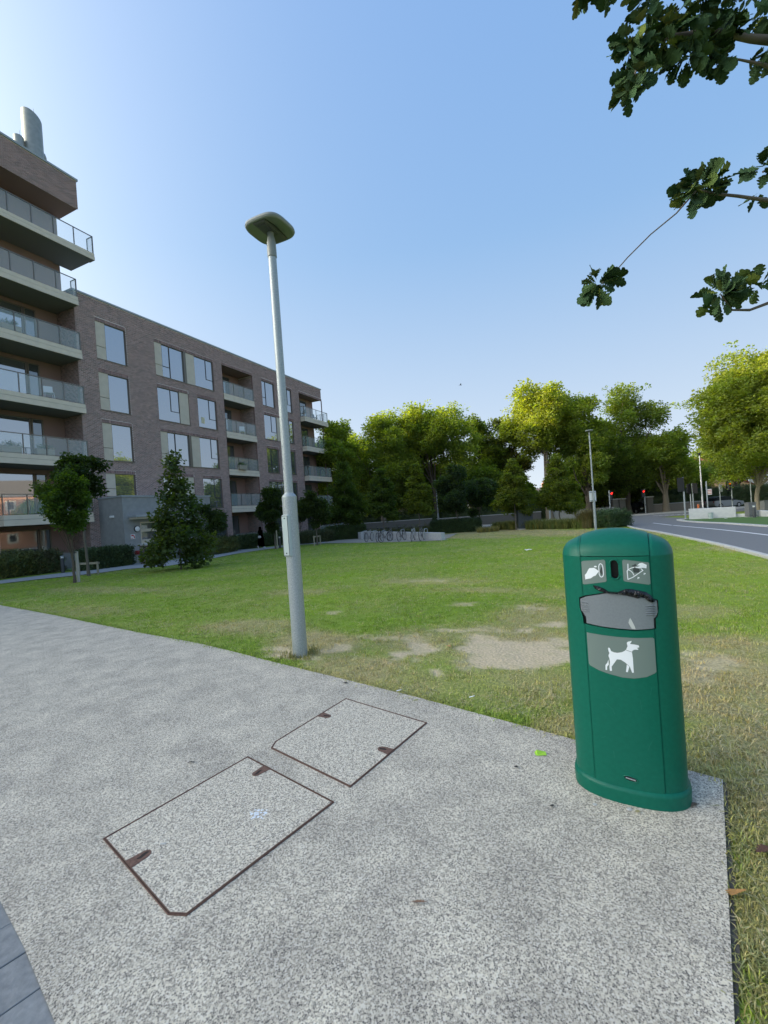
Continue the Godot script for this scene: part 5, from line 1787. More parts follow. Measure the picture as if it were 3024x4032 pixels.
# ---------------------------------------------------------------- lamp posts
func squircle(a: float, half: float, p: float) -> Vector3:
	var c := cos(a); var s := sin(a)
	return Vector3(signf(c) * pow(absf(c), 2.0 / p) * half, 0, signf(s) * pow(absf(s), 2.0 / p) * half)

func luminaire(parent: Node, y: float, half: float):
	var n := 48
	# housing: rim and shallow dome
	var prof := [[0.90, -0.012], [0.965, -0.008], [1.0, 0.008], [0.985, 0.028], [0.93, 0.040], [0.75, 0.053], [0.4, 0.062], [0.0, 0.064]]
	var mb := MB.new()
	for i in prof.size() - 1:
		for k in n:
			var a := TAU * k / n; var b := TAU * (k + 1) / n
			var q := []
			for w in [[a, prof[i]], [b, prof[i]], [b, prof[i + 1]], [a, prof[i + 1]]]:
				var pp := squircle(w[0], half * w[1][0], 3.4)
				q.append(Vector3(pp.x, w[1][1], pp.z))
			mb.face_to(Vector3(cos(a), 0.3, sin(a)), q[0], q[1], q[2])
			if i < prof.size() - 2: mb.face_to(Vector3(cos(a), 0.3, sin(a)), q[0], q[2], q[3])
	var head := part("luminaire", mb.mesh(), M.lamp_housing, parent, Vector3(0, y, 0))
	var u := MB.new()
	for k in n:
		var a := TAU * k / n; var b := TAU * (k + 1) / n
		var pa := squircle(a, half * 0.905, 3.4); var pb := squircle(b, half * 0.905, 3.4)
		u.face_to(Vector3.DOWN, Vector3(0, 0.03, 0), Vector3(pa.x, -0.010, pa.z), Vector3(pb.x, -0.010, pb.z))
	part("lens_panel", u.mesh(), M.lamp_under, head)
	var sp := MB.new()
	sp.cbox(Vector3(0, 0.002, 0), Vector3(half * 1.70, 0.05, half * 0.70), 0.012)
	part("spine", sp.mesh(), M.lamp_spine, head)
	var led := MB.new()
	led.cbox(Vector3(-half * 0.2, -0.026, 0), Vector3(half * 0.95, 0.012, half * 0.42), 0.004)
	part("lamp_plate", led.mesh(), M.charcoal, head)
	var nk := MB.new()
	nk.lathe([Vector2(0.046, -0.30), Vector2(0.050, -0.295), Vector2(0.050, -0.2), Vector2(0.047, -0.13), Vector2(0.034, -0.06), Vector2(0.036, -0.02)], 20)
	part("neck", nk.mesh(), M.lamp_housing, head)

func lamp_post(label: String, pos: Vector3, H: float, near: bool) -> Node3D:
	var t := thing("lamp_post", label, "lamp post", pos, deg_to_rad(65.5), "lamp posts")
	var m: Material = M.galvanised if near else M.galvanised_far
	var b := MB.new()
	b.lathe([Vector2(0.0795, -0.1), Vector2(0.0795, 0.8), Vector2(0.0795, 1.72)], 36)
	part("base_section", b.mesh(), m, t)
	var s := MB.new()
	s.lathe([Vector2(0.0795, 1.72), Vector2(0.078, 1.728), Vector2(0.050, 1.762), Vector2(0.048, 1.775)], 36)
	part("shoulder", s.mesh(), m, t)
	var p := MB.new()
	p.lathe([Vector2(0.048, 1.765), Vector2(0.046, 3.0), Vector2(0.043, H - 0.15)], 32)
	part("pole", p.mesh(), m, t)
	luminaire(t, H, 0.232)
	if near:
		var hb := MB.new()
		hb.cbox(Vector3(0, 0, 0), Vector3(0.112, 0.455, 0.05), 0.012)
		var hatch := part("hatch", hb.mesh(), M.hatch_paint, t)
		# faces the path, a little to the side of the camera
		var world_dir := Vector3(-0.60, 0, 0.80)
		var bs := Basis(Vector3.UP, atan2(world_dir.x, world_dir.z) - t.rotation.y)
		hatch.transform = Transform3D(bs, bs * Vector3(0, 0, 0.066) + Vector3(0, 1.30, 0))
		var hf := MB.new()
		for q in [[-0.048, -0.219, 0.048, -0.213], [-0.048, 0.213, 0.048, 0.219], [-0.048, -0.213, -0.043, 0.213], [0.043, -0.213, 0.048, 0.213]]:
			hf.span(Vector3(q[0], q[1], 0.0245), Vector3(q[2], q[3], 0.0262))
		part("rim_groove", hf.mesh(), M.charcoal, hatch)
		for sy in [-1, 1]:
			var sc := MB.new()
			sc.lathe([Vector2(0.0, 0.004), Vector2(0.006, 0.004), Vector2(0.009, 0.0)], 12)
			var o := part("screw", sc.mesh(), M.black_plastic, hatch)
			o.transform = Transform3D(Basis(Vector3.RIGHT, PI / 2), Vector3(0, sy * 0.19, 0.0255))
	return t

func build_lamp_posts():
	lamp_post("galvanised lamp post with a grey hatch and square lamp head beside the concrete path", P(1182, 2572), 4.65, true)
	var base := P(2346, 2088)
	var t := lamp_post("slim pale lamp post with a white sign plate beside the ornamental grasses", base, at(2318, 1697, -base.z).y - base.y, false)
	var sg := MB.new()
	sg.cbox(Vector3(0, 0, 0), Vector3(0.46, 0.66, 0.02), 0.006)
	var sign := part("sign_plate", sg.mesh(), M.white_paint, t)
	var bs := Basis(Vector3.UP, 0.15 - t.rotation.y)
	sign.transform = Transform3D(bs, Vector3(0, at(2338, 1954, -base.z).y - base.y, 0) + bs * Vector3(0.0, 0, -0.075))
	for k in [-1, 1]:
		var br := MB.new()
		br.box(Vector3(0, k * 0.26, 0.02), Vector3(0.44, 0.05, 0.03))
		part("bracket", br.mesh(), M.galvanised_far, sign)
	lamp_post("distant lamp post standing behind the trimmed box hedge", G(1727, 2055, 43), 5.0, false)
	lamp_post("distant lamp post between the conical tree and the cream house", G(2166, 2035, 44), 4.4, false)

# ---------------------------------------------------------------- the dog waste bin
const HW := 0.25
const HD := 0.162
const PW := 2.5
func bz(x: float) -> float:
	return HD * pow(maxf(0.0, 1.0 - pow(minf(1.0, absf(x) / HW), PW)), 1.0 / PW)
func braise(x: float) -> float:
	var a := absf(x)
	if a <= 0.14805: return 0.003
	return -0.004 if a < 0.1512 else 0.0
func bsurf(x: float, y: float, off: float) -> Vector3:
	return Vector3(x, y, bz(x) + braise(x) + off)
func bnorm(x: float) -> Vector3:
	var d := (bz(x + 0.002) - bz(x - 0.002)) / 0.004
	return Vector3(-d, 0, 1).normalized()
func poly_at(pts: Array, x: float) -> float:
	if x <= pts[0][0]: return pts[0][1]
	for i in pts.size() - 1:
		if x <= pts[i + 1][0]:
			return lerpf(pts[i][1], pts[i + 1][1], (x - pts[i][0]) / maxf(1e-6, pts[i + 1][0] - pts[i][0]))
	return pts[-1][1]
# a plate that follows the front of the bin between the lines T and B
func front_plate(T: Array, Bt: Array, x0: float, x1: float, off: float, thick: float, cols := 40, wrinkle := 0.0) -> ArrayMesh:
	var mb := MB.new()
	var xs := []
	for i in cols + 1: xs.append(lerpf(x0, x1, float(i) / cols))
	for l in [T, Bt]:
		for p in l:
			if p[0] > x0 and p[0] < x1: xs.append(p[0])
	xs.sort()
	for i in xs.size() - 1:
		var a: float = xs[i]; var b: float = xs[i + 1]
		if b - a < 1e-5: continue
		var ta := poly_at(T, a); var tb := poly_at(T, b); var ba := poly_at(Bt, a); var bb := poly_at(Bt, b)
		var rows := 1 if wrinkle == 0.0 else 7
		for k in rows:
			var f0 := float(k) / rows; var f1 := float(k + 1) / rows
			var o := func(x: float, f: float) -> float: return off + (wrinkle * (0.6 + 0.5 * nz2.get_noise_2d(x * 60.0, f * 6.0) + 0.7 * absf(nz2.get_noise_2d(x * 22.0 + 5.0, f * 9.0))) * sin(PI * f) if wrinkle > 0.0 else 0.0)
			var p := [bsurf(a, lerpf(ba, ta, f0), o.call(a, f0)), bsurf(b, lerpf(bb, tb, f0), o.call(b, f0)), bsurf(b, lerpf(bb, tb, f1), o.call(b, f1)), bsurf(a, lerpf(ba, ta, f1), o.call(a, f1))]
			if wrinkle == 0.0: mb.quadn(p[0], p[1], p[2], p[3], bnorm(a), bnorm(b), bnorm(b), bnorm(a))
			else: mb.quad(p[0], p[1], p[2], p[3])
		if thick > 0:
			mb.quad(bsurf(a, ta, off), bsurf(b, tb, off), bsurf(b, tb, off - thick), bsurf(a, ta, off - thick))
			mb.quad(bsurf(b, bb, off), bsurf(a, ba, off), bsurf(a, ba, off - thick), bsurf(b, bb, off - thick))
	if thick > 0:
		for s in [[x0, -1.0], [x1, 1.0]]:
			var x: float = s[0]
			var q := [bsurf(x, poly_at(Bt, x), off), bsurf(x, poly_at(T, x), off), bsurf(x, poly_at(T, x), off - thick), bsurf(x, poly_at(Bt, x), off - thick)]
			mb.face_to(Vector3(s[1], 0, 0), q[0], q[1], q[2]); mb.face_to(Vector3(s[1], 0, 0), q[0], q[2], q[3])
	return mb.mesh()
# flat print: outline in millimetres across and up, pressed on the front
func print_shape(mm: Array, off: float) -> ArrayMesh:
	var poly := PackedVector2Array()
	for p in mm: poly.append(Vector2((p[0] + 12) * 0.001, p[1] * 0.001))
	var mb := MB.new()
	# cut into narrow bands so that it follows the curve
	var lo := 9.0; var hi := -9.0
	for p in poly:
		lo = minf(lo, p.x); hi = maxf(hi, p.x)
	var n := maxi(1, int((hi - lo) / 0.012))
	for k in n:
		var a := lerpf(lo, hi, float(k) / n); var b := lerpf(lo, hi, float(k + 1) / n)
		var band := PackedVector2Array([Vector2(a, 0), Vector2(b, 0), Vector2(b, 2), Vector2(a, 2)])
		for piece in Geometry2D.intersect_polygons(poly, band):
			var idx := Geometry2D.triangulate_polygon(piece)
			for q in range(0, idx.size(), 3):
				mb.face_to(Vector3.BACK, bsurf(piece[idx[q]].x, piece[idx[q]].y, off), bsurf(piece[idx[q + 1]].x, piece[idx[q + 1]].y, off), bsurf(piece[idx[q + 2]].x, piece[idx[q + 2]].y, off))
	return mb.mesh()
func print_line(mm: Array, w: float, off: float) -> ArrayMesh:
	var pl := PackedVector2Array()
	for p in mm: pl.append(Vector2(p[0], p[1]) * 100.0)
	var out := Geometry2D.offset_polyline(pl, w * 50.0, Geometry2D.JOIN_ROUND, Geometry2D.END_ROUND)
	var mb := MB.new()
	for poly in out:
		if Geometry2D.is_polygon_clockwise(poly): continue
		var pts := []
		for p in poly: pts.append([p.x / 100.0, p.y / 100.0])
		var m := print_shape(pts, off)
		if m.get_surface_count() == 0: continue
		var ar := m.surface_get_arrays(0)
		mb.v.append_array(ar[Mesh.ARRAY_VERTEX]); mb.n.append_array(ar[Mesh.ARRAY_NORMAL]); mb.c.append_array(ar[Mesh.ARRAY_COLOR]); mb.uv.append_array(ar[Mesh.ARRAY_TEX_UV])
	return mb.mesh()

func build_bin():
	var t := thing("dog_waste_bin", "green plastic dog waste bin with grey flap and white dog sign", "bin", Vector3(1.17, 0, -2.266), deg_to_rad(-30))
	var open_t := [[-0.1695, 0.990], [-0.145, 1.004], [-0.044, 1.027], [0.043, 1.024], [0.145, 1.003], [0.172, 0.991]]
	var open_b := [[-0.1695, 0.936], [-0.163, 0.918], [-0.156, 0.888], [-0.1555, 0.860], [-0.04, 0.850], [0.067, 0.846], [0.1565, 0.856], [0.1575, 0.905], [0.165, 0.912], [0.172, 0.948]]
	var slot_hw := 0.0165
	var slot := func(x: float) -> Array:
		var q := sqrt(maxf(0.0, slot_hw * slot_hw - (x - 0.001) * (x - 0.001)))
		return [1.110 - q, 1.168 + q]
	# front panel in narrow columns with the two openings left free
	var body := MB.new()
	var dark_backing := MB.new()
	var xs := [-0.1755, -0.1512, -0.1511, -0.1481, -0.148, 0.148, 0.1481, 0.1511, 0.1512, 0.1755]
	for k in 61: xs.append(lerpf(-0.1755, 0.1755, k / 60.0))
	for k in 13: xs.append(0.001 - slot_hw + slot_hw * 2.0 * k / 12.0)
	for p in open_t + open_b: xs.append(p[0])
	xs.sort()
	var y0 := 0.075
	var y1 := 1.20
	for i in xs.size() - 1:
		var a: float = xs[i] ; var b: float = xs[i + 1]
		if b - a < 1e-6: continue
		var e := 1e-6
		var cuts := []
		var mid := (a + b) * 0.5
		if mid > open_t[0][0] and mid < open_t[-1][0]: cuts.append([[poly_at(open_b, a + e), poly_at(open_t, a + e)], [poly_at(open_b, b - e), poly_at(open_t, b - e)]])
		if absf(mid - 0.001) < slot_hw: cuts.append([slot.call(a), slot.call(b)])
		var la := y0; var lb := y0
		for c in cuts + [[[y1, y1], [y1, y1]]]:
			body.quadn(bsurf(a, la, 0), bsurf(b, lb, 0), bsurf(b, c[1][0], 0), bsurf(a, c[0][0], 0), bnorm(a), bnorm(b), bnorm(b), bnorm(a))
			if c[0][0] < y1:
				# the thickness of the wall round the opening
				body.quad(bsurf(a, c[0][0], 0), bsurf(b, c[1][0], 0), bsurf(b, c[1][0], -0.02), bsurf(a, c[0][0], -0.02))
				body.quad(bsurf(b, c[1][1], 0), bsurf(a, c[0][1], 0), bsurf(a, c[0][1], -0.02), bsurf(b, c[1][1], -0.02))
			la = c[0][1]; lb = c[1][1]
	# side and back of the shell
	var t0 := acos(pow(0.1755 / HW, PW / 2.0))
	var n := 80
	var ring := []
	for k in n + 1:
		var an := t0 - (PI + 2.0 * t0) * k / n
		var c := cos(an); var s := sin(an)
		ring.append(Vector3(signf(c) * pow(absf(c), 2.0 / PW) * HW, 0, signf(s) * pow(absf(s), 2.0 / PW) * HD))
	var rn := []
	for k in n + 1:
		var p: Vector3 = ring[k]
		rn.append(Vector3(signf(p.x) * pow(absf(p.x) / HW, PW - 1.0) / HW, 0, signf(p.z) * pow(absf(p.z) / HD, PW - 1.0) / HD).normalized())
	for k in n:
		var a: Vector3 = ring[k]; var b: Vector3 = ring[k + 1]
		body.quadn(a + Vector3(0, y0, 0), b + Vector3(0, y0, 0), b + Vector3(0, y1, 0), a + Vector3(0, y1, 0), rn[k], rn[k + 1], rn[k + 1], rn[k])
	part("body", body.mesh(), M.bin_green, t)
	dark_backing.box(Vector3(0, 0.7, 0.02), Vector3(0.36, 0.98, 0.19))  # black box put behind the openings to give the dark of the inside
	part("dark_backing", dark_backing.mesh(), M.black_plastic, t)
	# hood
	var hood := MB.new()
	var hx := [-0.25, -0.1512, -0.1511, -0.1481, -0.148, 0.148, 0.1481, 0.1511, 0.1512, 0.25]
	for k in 61: hx.append(HW * sin(lerpf(-PI / 2, PI / 2, k / 60.0)))
	hx.sort()
	var hy := func(x: float, z: float) -> Vector3:
		var q := pow(pow(minf(1.0, absf(x) / HW), PW) + pow(minf(1.0, absf(z) / HD), PW), 1.0 / PW)
		q = minf(q, 1.0)
		var edge := clampf((q - 0.85) / 0.15, 0.0, 1.0)
		var y := 1.20 + 0.048 * sqrt(1.0 - edge * edge) + 0.078 * (1.0 - pow(q, 2.0))
		return Vector3(x, y + braise(x), z + (braise(x) if z > 0 and q > 0.98 else 0.0))
	var m := 32
	var grid := []
	for x in hx:
		var col := []
		for k in m + 1:
			col.append(hy.call(x, bz(x) * sin(lerpf(-PI / 2, PI / 2, float(k) / m))))
		grid.append(col)
	var hn := func(x: float, z: float) -> Vector3:
		var e := 0.003
		var f := 0.97
		var dx: float = hy.call((x + e) * f, z * f).y - hy.call((x - e) * f, z * f).y
		var dz: float = hy.call(x * f, (z + e) * f).y - hy.call(x * f, (z - e) * f).y
		return Vector3(-dx, 2.0 * e, -dz).normalized()
	for i in hx.size() - 1:
		if hx[i + 1] - hx[i] < 1e-5: continue
		for k in m:
			var a: Vector3 = grid[i][k]; var b: Vector3 = grid[i][k + 1]; var c: Vector3 = grid[i + 1][k + 1]; var d: Vector3 = grid[i + 1][k]
			if hx[i + 1] - hx[i] < 0.001: hood.quad(a, b, c, d)
			else: hood.quadn(a, b, c, d, hn.call(a.x, a.z), hn.call(b.x, b.z), hn.call(c.x, c.z), hn.call(d.x, d.z))
	part("hood", hood.mesh(), M.bin_green, t)
	# plinth
	var pl := MB.new()
	var prof := [[0.010, 0.0], [0.012, 0.055], [0.010, 0.068], [0.005, 0.077], [-0.006, 0.081]]
	var full := []
	for k in 97:
		var an := TAU * k / 96.0
		var c := cos(an); var s := sin(an)
		full.append(Vector3(signf(c) * pow(absf(c), 2.0 / PW) * HW, 0, signf(s) * pow(absf(s), 2.0 / PW) * HD))
	for i in prof.size() - 1:
		for k in 96:
			var q := []
			var nn := []
			for w in [[k, i], [k + 1, i], [k + 1, i + 1], [k, i + 1]]:
				var p: Vector3 = full[w[0]]
				var nr := Vector3(signf(p.x) * pow(absf(p.x) / HW, PW - 1.0) / HW, 0, signf(p.z) * pow(absf(p.z) / HD, PW - 1.0) / HD).normalized()
				q.append(p + nr * prof[w[1]][0] + Vector3(0, prof[w[1]][1], 0))
				nn.append((nr + Vector3(0, 0.0 if w[1] < 2 else (w[1] - 1) * 0.6, 0)).normalized())
			hood_quad(pl, q, nn)
	part("plinth", pl.mesh(), M.bin_green, t)
	# flap with grip ribs
	var ft := [[-0.163, 0.984], [-0.133, 1.000], [-0.04, 1.0225], [0.007, 1.0215], [0.06, 1.016], [0.132, 1.000], [0.167, 0.988]]
	var fb := [[-0.163, 0.934], [-0.150, 0.912], [-0.1405, 0.900], [-0.140, 0.868], [-0.077, 0.860], [-0.003, 0.855], [0.074, 0.853], [0.149, 0.861], [0.1495, 0.906], [0.158, 0.914], [0.167, 0.935]]
	var flap := part("flap", front_plate(ft, fb, -0.163, 0.167, 0.006, 0.018), M.flap_grey, t)
	for k in 5:
		for s in [-1, 1]:
			var rb := MB.new()
			var xa := -0.160 if s < 0 else 0.118
			var xb := -0.122 if s < 0 else 0.162
			var yy := 0.972 - k * 0.0105 - (0.004 if s > 0 else 0.0)
			rb.tube([bsurf(xa, yy - 0.002, 0.006), bsurf((xa + xb) * 0.5, yy, 0.0078), bsurf(xb, yy - 0.003, 0.006)], [0.0028, 0.0034, 0.0022], 6)
			part("grip_rib", rb.mesh(), M.flap_grey, flap)
	part("scuff", print_shape([[41, 909], [36, 897], [33, 885], [40, 868], [46, 857], [61, 856], [57, 872], [50, 890], [46, 900]], 0.0068), M.scuff, flap)
	# picture plates
	part("sticker", front_plate([[-0.146, 1.173], [-0.137, 1.179], [-0.043, 1.186], [-0.037, 1.180]], [[-0.146, 1.064], [-0.139, 1.061], [-0.042, 1.078], [-0.037, 1.083]], -0.146, -0.037, 0.0014, 0.0014), M.sticker_grey, t)
	part("sticker", front_plate([[0.036, 1.181], [0.042, 1.186], [0.142, 1.171], [0.146, 1.166]], [[0.036, 1.088], [0.041, 1.082], [0.140, 1.066], [0.146, 1.070]], 0.036, 0.146, 0.0014, 0.0014), M.sticker_grey, t)
	part("sticker", front_plate([[-0.143, 0.819], [-0.087, 0.816], [-0.006, 0.812], [0.065, 0.812], [0.140, 0.816], [0.146, 0.810]], [[-0.143, 0.664], [-0.138, 0.655], [-0.098, 0.638], [-0.054, 0.627], [0.004, 0.617], [0.053, 0.618], [0.106, 0.630], [0.140, 0.649], [0.146, 0.656]], -0.143, 0.146, 0.0014, 0.0014), M.sticker_grey, t)
	var dog := [[-62, 756], [-55, 756], [-50, 741], [-37, 736], [-23, 735], [-4, 740], [8, 747], [16, 756], [22, 771], [20, 787], [24, 793], [41, 798], [39, 792], [33, 783], [51, 782], [68, 779], [71, 770], [60, 765], [67, 762], [65, 757], [51, 757], [42, 752], [39, 744], [41, 716], [41, 684], [41, 646], [34, 645], [27, 670], [24, 676], [7, 692], [-10, 703], [-27, 703], [-43, 678], [-52, 665], [-52, 644], [-61, 643], [-62, 663], [-58, 685], [-59, 701], [-63, 717], [-58, 730], [-62, 744]]
	part("dog_picture", print_shape(dog, 0.0022), M.sticker_white, t)
	part("dog_picture", print_shape([[14, 683], [24, 674], [16, 646], [8, 646]], 0.0022), M.sticker_white, t)
	part("dog_picture", print_shape([[-64, 698], [-64, 672], [-72, 662], [-73, 645], [-80, 645], [-79, 669], [-70, 681]], 0.0022), M.sticker_white, t)
	part("collar", print_line([[15, 752], [39, 745]], 1.6, 0.0028), M.sticker_dark, t)
	# hands, bag and slot pictograms
	part("hand_picture", print_shape([[-145, 1109], [-137, 1118], [-128, 1135], [-122, 1144], [-101, 1146], [-93, 1141], [-81, 1131], [-83, 1125], [-91, 1114], [-95, 1108], [-107, 1103], [-117, 1094], [-139, 1088], [-144, 1086]], 0.0022), M.sticker_white, t)
	part("slot_picture", print_line([[-70, 1167], [-64, 1163], [-61, 1152], [-60, 1118], [-63, 1106], [-69, 1101]], 3.6, 0.0022), M.sticker_white, t)
	part("slot_picture", print_line([[-70, 1101], [-75, 1104], [-79, 1114], [-79, 1152], [-76, 1163], [-71, 1167]], 3.6, 0.0024), M.sticker_white, t)
	part("bag_picture", print_shape([[-76, 1128], [-68, 1150], [-64, 1148], [-64, 1112], [-68, 1112]], 0.0020), M.sticker_dark, t)
	part("arrow_picture", print_shape([[-101, 1152], [-94, 1158], [-94, 1155], [-88, 1155], [-88, 1150], [-94, 1150], [-94, 1147]], 0.0022), M.sticker_white, t)
	part("hand_picture", print_shape([[84, 1158], [95, 1168], [106, 1170], [124, 1159], [122, 1143], [108, 1146], [94, 1144], [78, 1147], [75, 1152], [87, 1152], [98, 1156]], 0.0026), M.sticker_white, t)
	part("bag_picture", print_shape([[62, 1158], [70, 1160], [78, 1166], [82, 1158], [78, 1148], [92, 1142], [94, 1134], [91, 1124], [70, 1124], [66, 1136], [70, 1148]], 0.0022), M.sticker_dark, t)
	part("flap_picture", print_line([[47, 1165], [46, 1138]], 4.0, 0.0024), M.sticker_white, t)
	part("flap_picture", print_line([[46, 1138], [42, 1132], [43, 1092], [64, 1102], [107, 1134], [100, 1142]], 3.6, 0.0024), M.sticker_white, t)
	part("flap_picture", print_line([[46, 1138], [58, 1145], [72, 1150]], 3.4, 0.0024), M.sticker_white, t)
	part("flap_picture", print_line([[46, 1138], [56, 1133], [64, 1124], [69, 1112]], 3.0, 0.0024), M.sticker_white, t)
	for q in [[86, 1098], [112, 1117]]:
		part("arrow_picture", print_shape([[q[0] - 5, q[1] + 5], [q[0] + 5, q[1] + 4], [q[0] + 5, q[1] - 2], [q[0] + 2, q[1] + 1], [q[0] - 1, q[1] - 5], [q[0] - 4, q[1] - 2], [q[0] - 1, q[1] + 2]], 0.0022), M.sticker_white, t)
	# scratches in the plastic
	for q in [[[-90, 480], [-60, 455], [-52, 430]], [[60, 520], [64, 470]], [[100, 330], [85, 300], [80, 280]], [[-120, 300], [-100, 310]], [[20, 210], [50, 205]], [[-30, 560], [-5, 555]], [[110, 580], [104, 545]], [[-132, 1040], [-120, 1048]], [[-70, 250], [-66, 215]]]:
		part("scratch", print_line(q, 0.9, 0.0005), M.scratch, t)
	# lip round the slot
	var sl := MB.new()
	var lip := []
	for k in 33:
		var an := TAU * k / 32.0
		lip.append(bsurf(0.001 + cos(an) * 0.0185, 1.139 + (0.029 if sin(an) >= 0 else -0.029) + sin(an) * 0.0185, 0.001))
	var lr := []
	for k in 33: lr.append(0.0035)
	sl.tube(lip, lr, 6, false)
	part("slot_lip", sl.mesh(), M.bin_green, t)
	# lock near the foot
	var lk := MB.new()
	var ov := []
	var orr := []
	for k in 25:
		var an := TAU * k / 24.0
		ov.append(bsurf(0.009 + cos(an) * 0.030, 0.127 + sin(an) * 0.0125 - cos(an) * 0.004, 0.0005)); orr.append(0.003)
	lk.tube(ov, orr, 6, false)
	var lock := part("lock_recess", lk.mesh(), M.bin_green, t)
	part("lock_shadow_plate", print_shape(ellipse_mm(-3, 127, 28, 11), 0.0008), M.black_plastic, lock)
	var kb := MB.new()
	kb.tube([bsurf(-0.012, 0.130, 0.002), bsurf(0.030, 0.124, 0.002)], [0.0035, 0.003], 8)
	kb.lathe([Vector2(0, 0), Vector2(0.007, 0.0), Vector2(0.006, 0.004), Vector2(0, 0.005)], 12, Vector3.ZERO)
	part("key_bar", kb.mesh(), M.lock_steel, lock)
	# black bag caught in the flap
	var bag := thing("plastic_bag", "crumpled black plastic bag caught in the bin's grey flap", "bag", Vector3(1.17, 0, -2.266), deg_to_rad(-30))
	part("film", front_plate([[-0.036, 1.033], [0.007, 1.031], [0.044, 1.047], [0.069, 1.046], [0.099, 1.040], [0.126, 1.032], [0.146, 1.014], [0.158, 0.992]], [[-0.036, 1.024], [0.007, 1.022], [0.049, 1.014], [0.077, 1.006], [0.091, 1.002], [0.112, 1.012], [0.131, 0.990], [0.144, 0.982], [0.158, 0.986]], -0.036, 0.158, 0.008, 0.004, 60, 0.016), M.bag_black, bag)
	part("loose_end", front_plate([[-0.098, 1.060], [-0.076, 1.057], [-0.05, 1.046], [-0.03, 1.031]], [[-0.098, 1.056], [-0.091, 1.044], [-0.073, 1.033], [-0.044, 1.025], [-0.03, 1.026]], -0.098, -0.03, 0.006, 0.003, 24, 0.010), M.bag_black, bag)

func hood_quad(mb: MB, q: Array, nn: Array):
	mb.quadn(q[1], q[0], q[3], q[2], nn[1], nn[0], nn[3], nn[2])

func ellipse_mm(cx: float, cy: float, a: float, b: float) -> Array:
	var out := []
	for k in 20:
		out.append([cx + cos(TAU * k / 20.0) * a, cy + sin(TAU * k / 20.0) * b])
	return out

# ---------------------------------------------------------------- access covers in the concrete
func build_manholes():
	cover("square access cover with aggregate infill and rusty rim, split at one corner", [Vector3(-1.475, 0, -2.137), Vector3(-0.971, 0, -2.792), Vector3(-0.364, 0, -2.291), Vector3(-0.891, 0, -1.653)], [[3, 0, 0.62], [1, 2, 0.27]], 3)
	cover("square access cover with rusty rim nearer the lamp post", [Vector3(-0.876, 0, -2.899), Vector3(-0.415, 0, -3.565), Vector3(0.197, 0, -3.066), Vector3(-0.289, 0, -2.405)], [[0, 1, 0.62], [2, 3, 0.52]], 0)

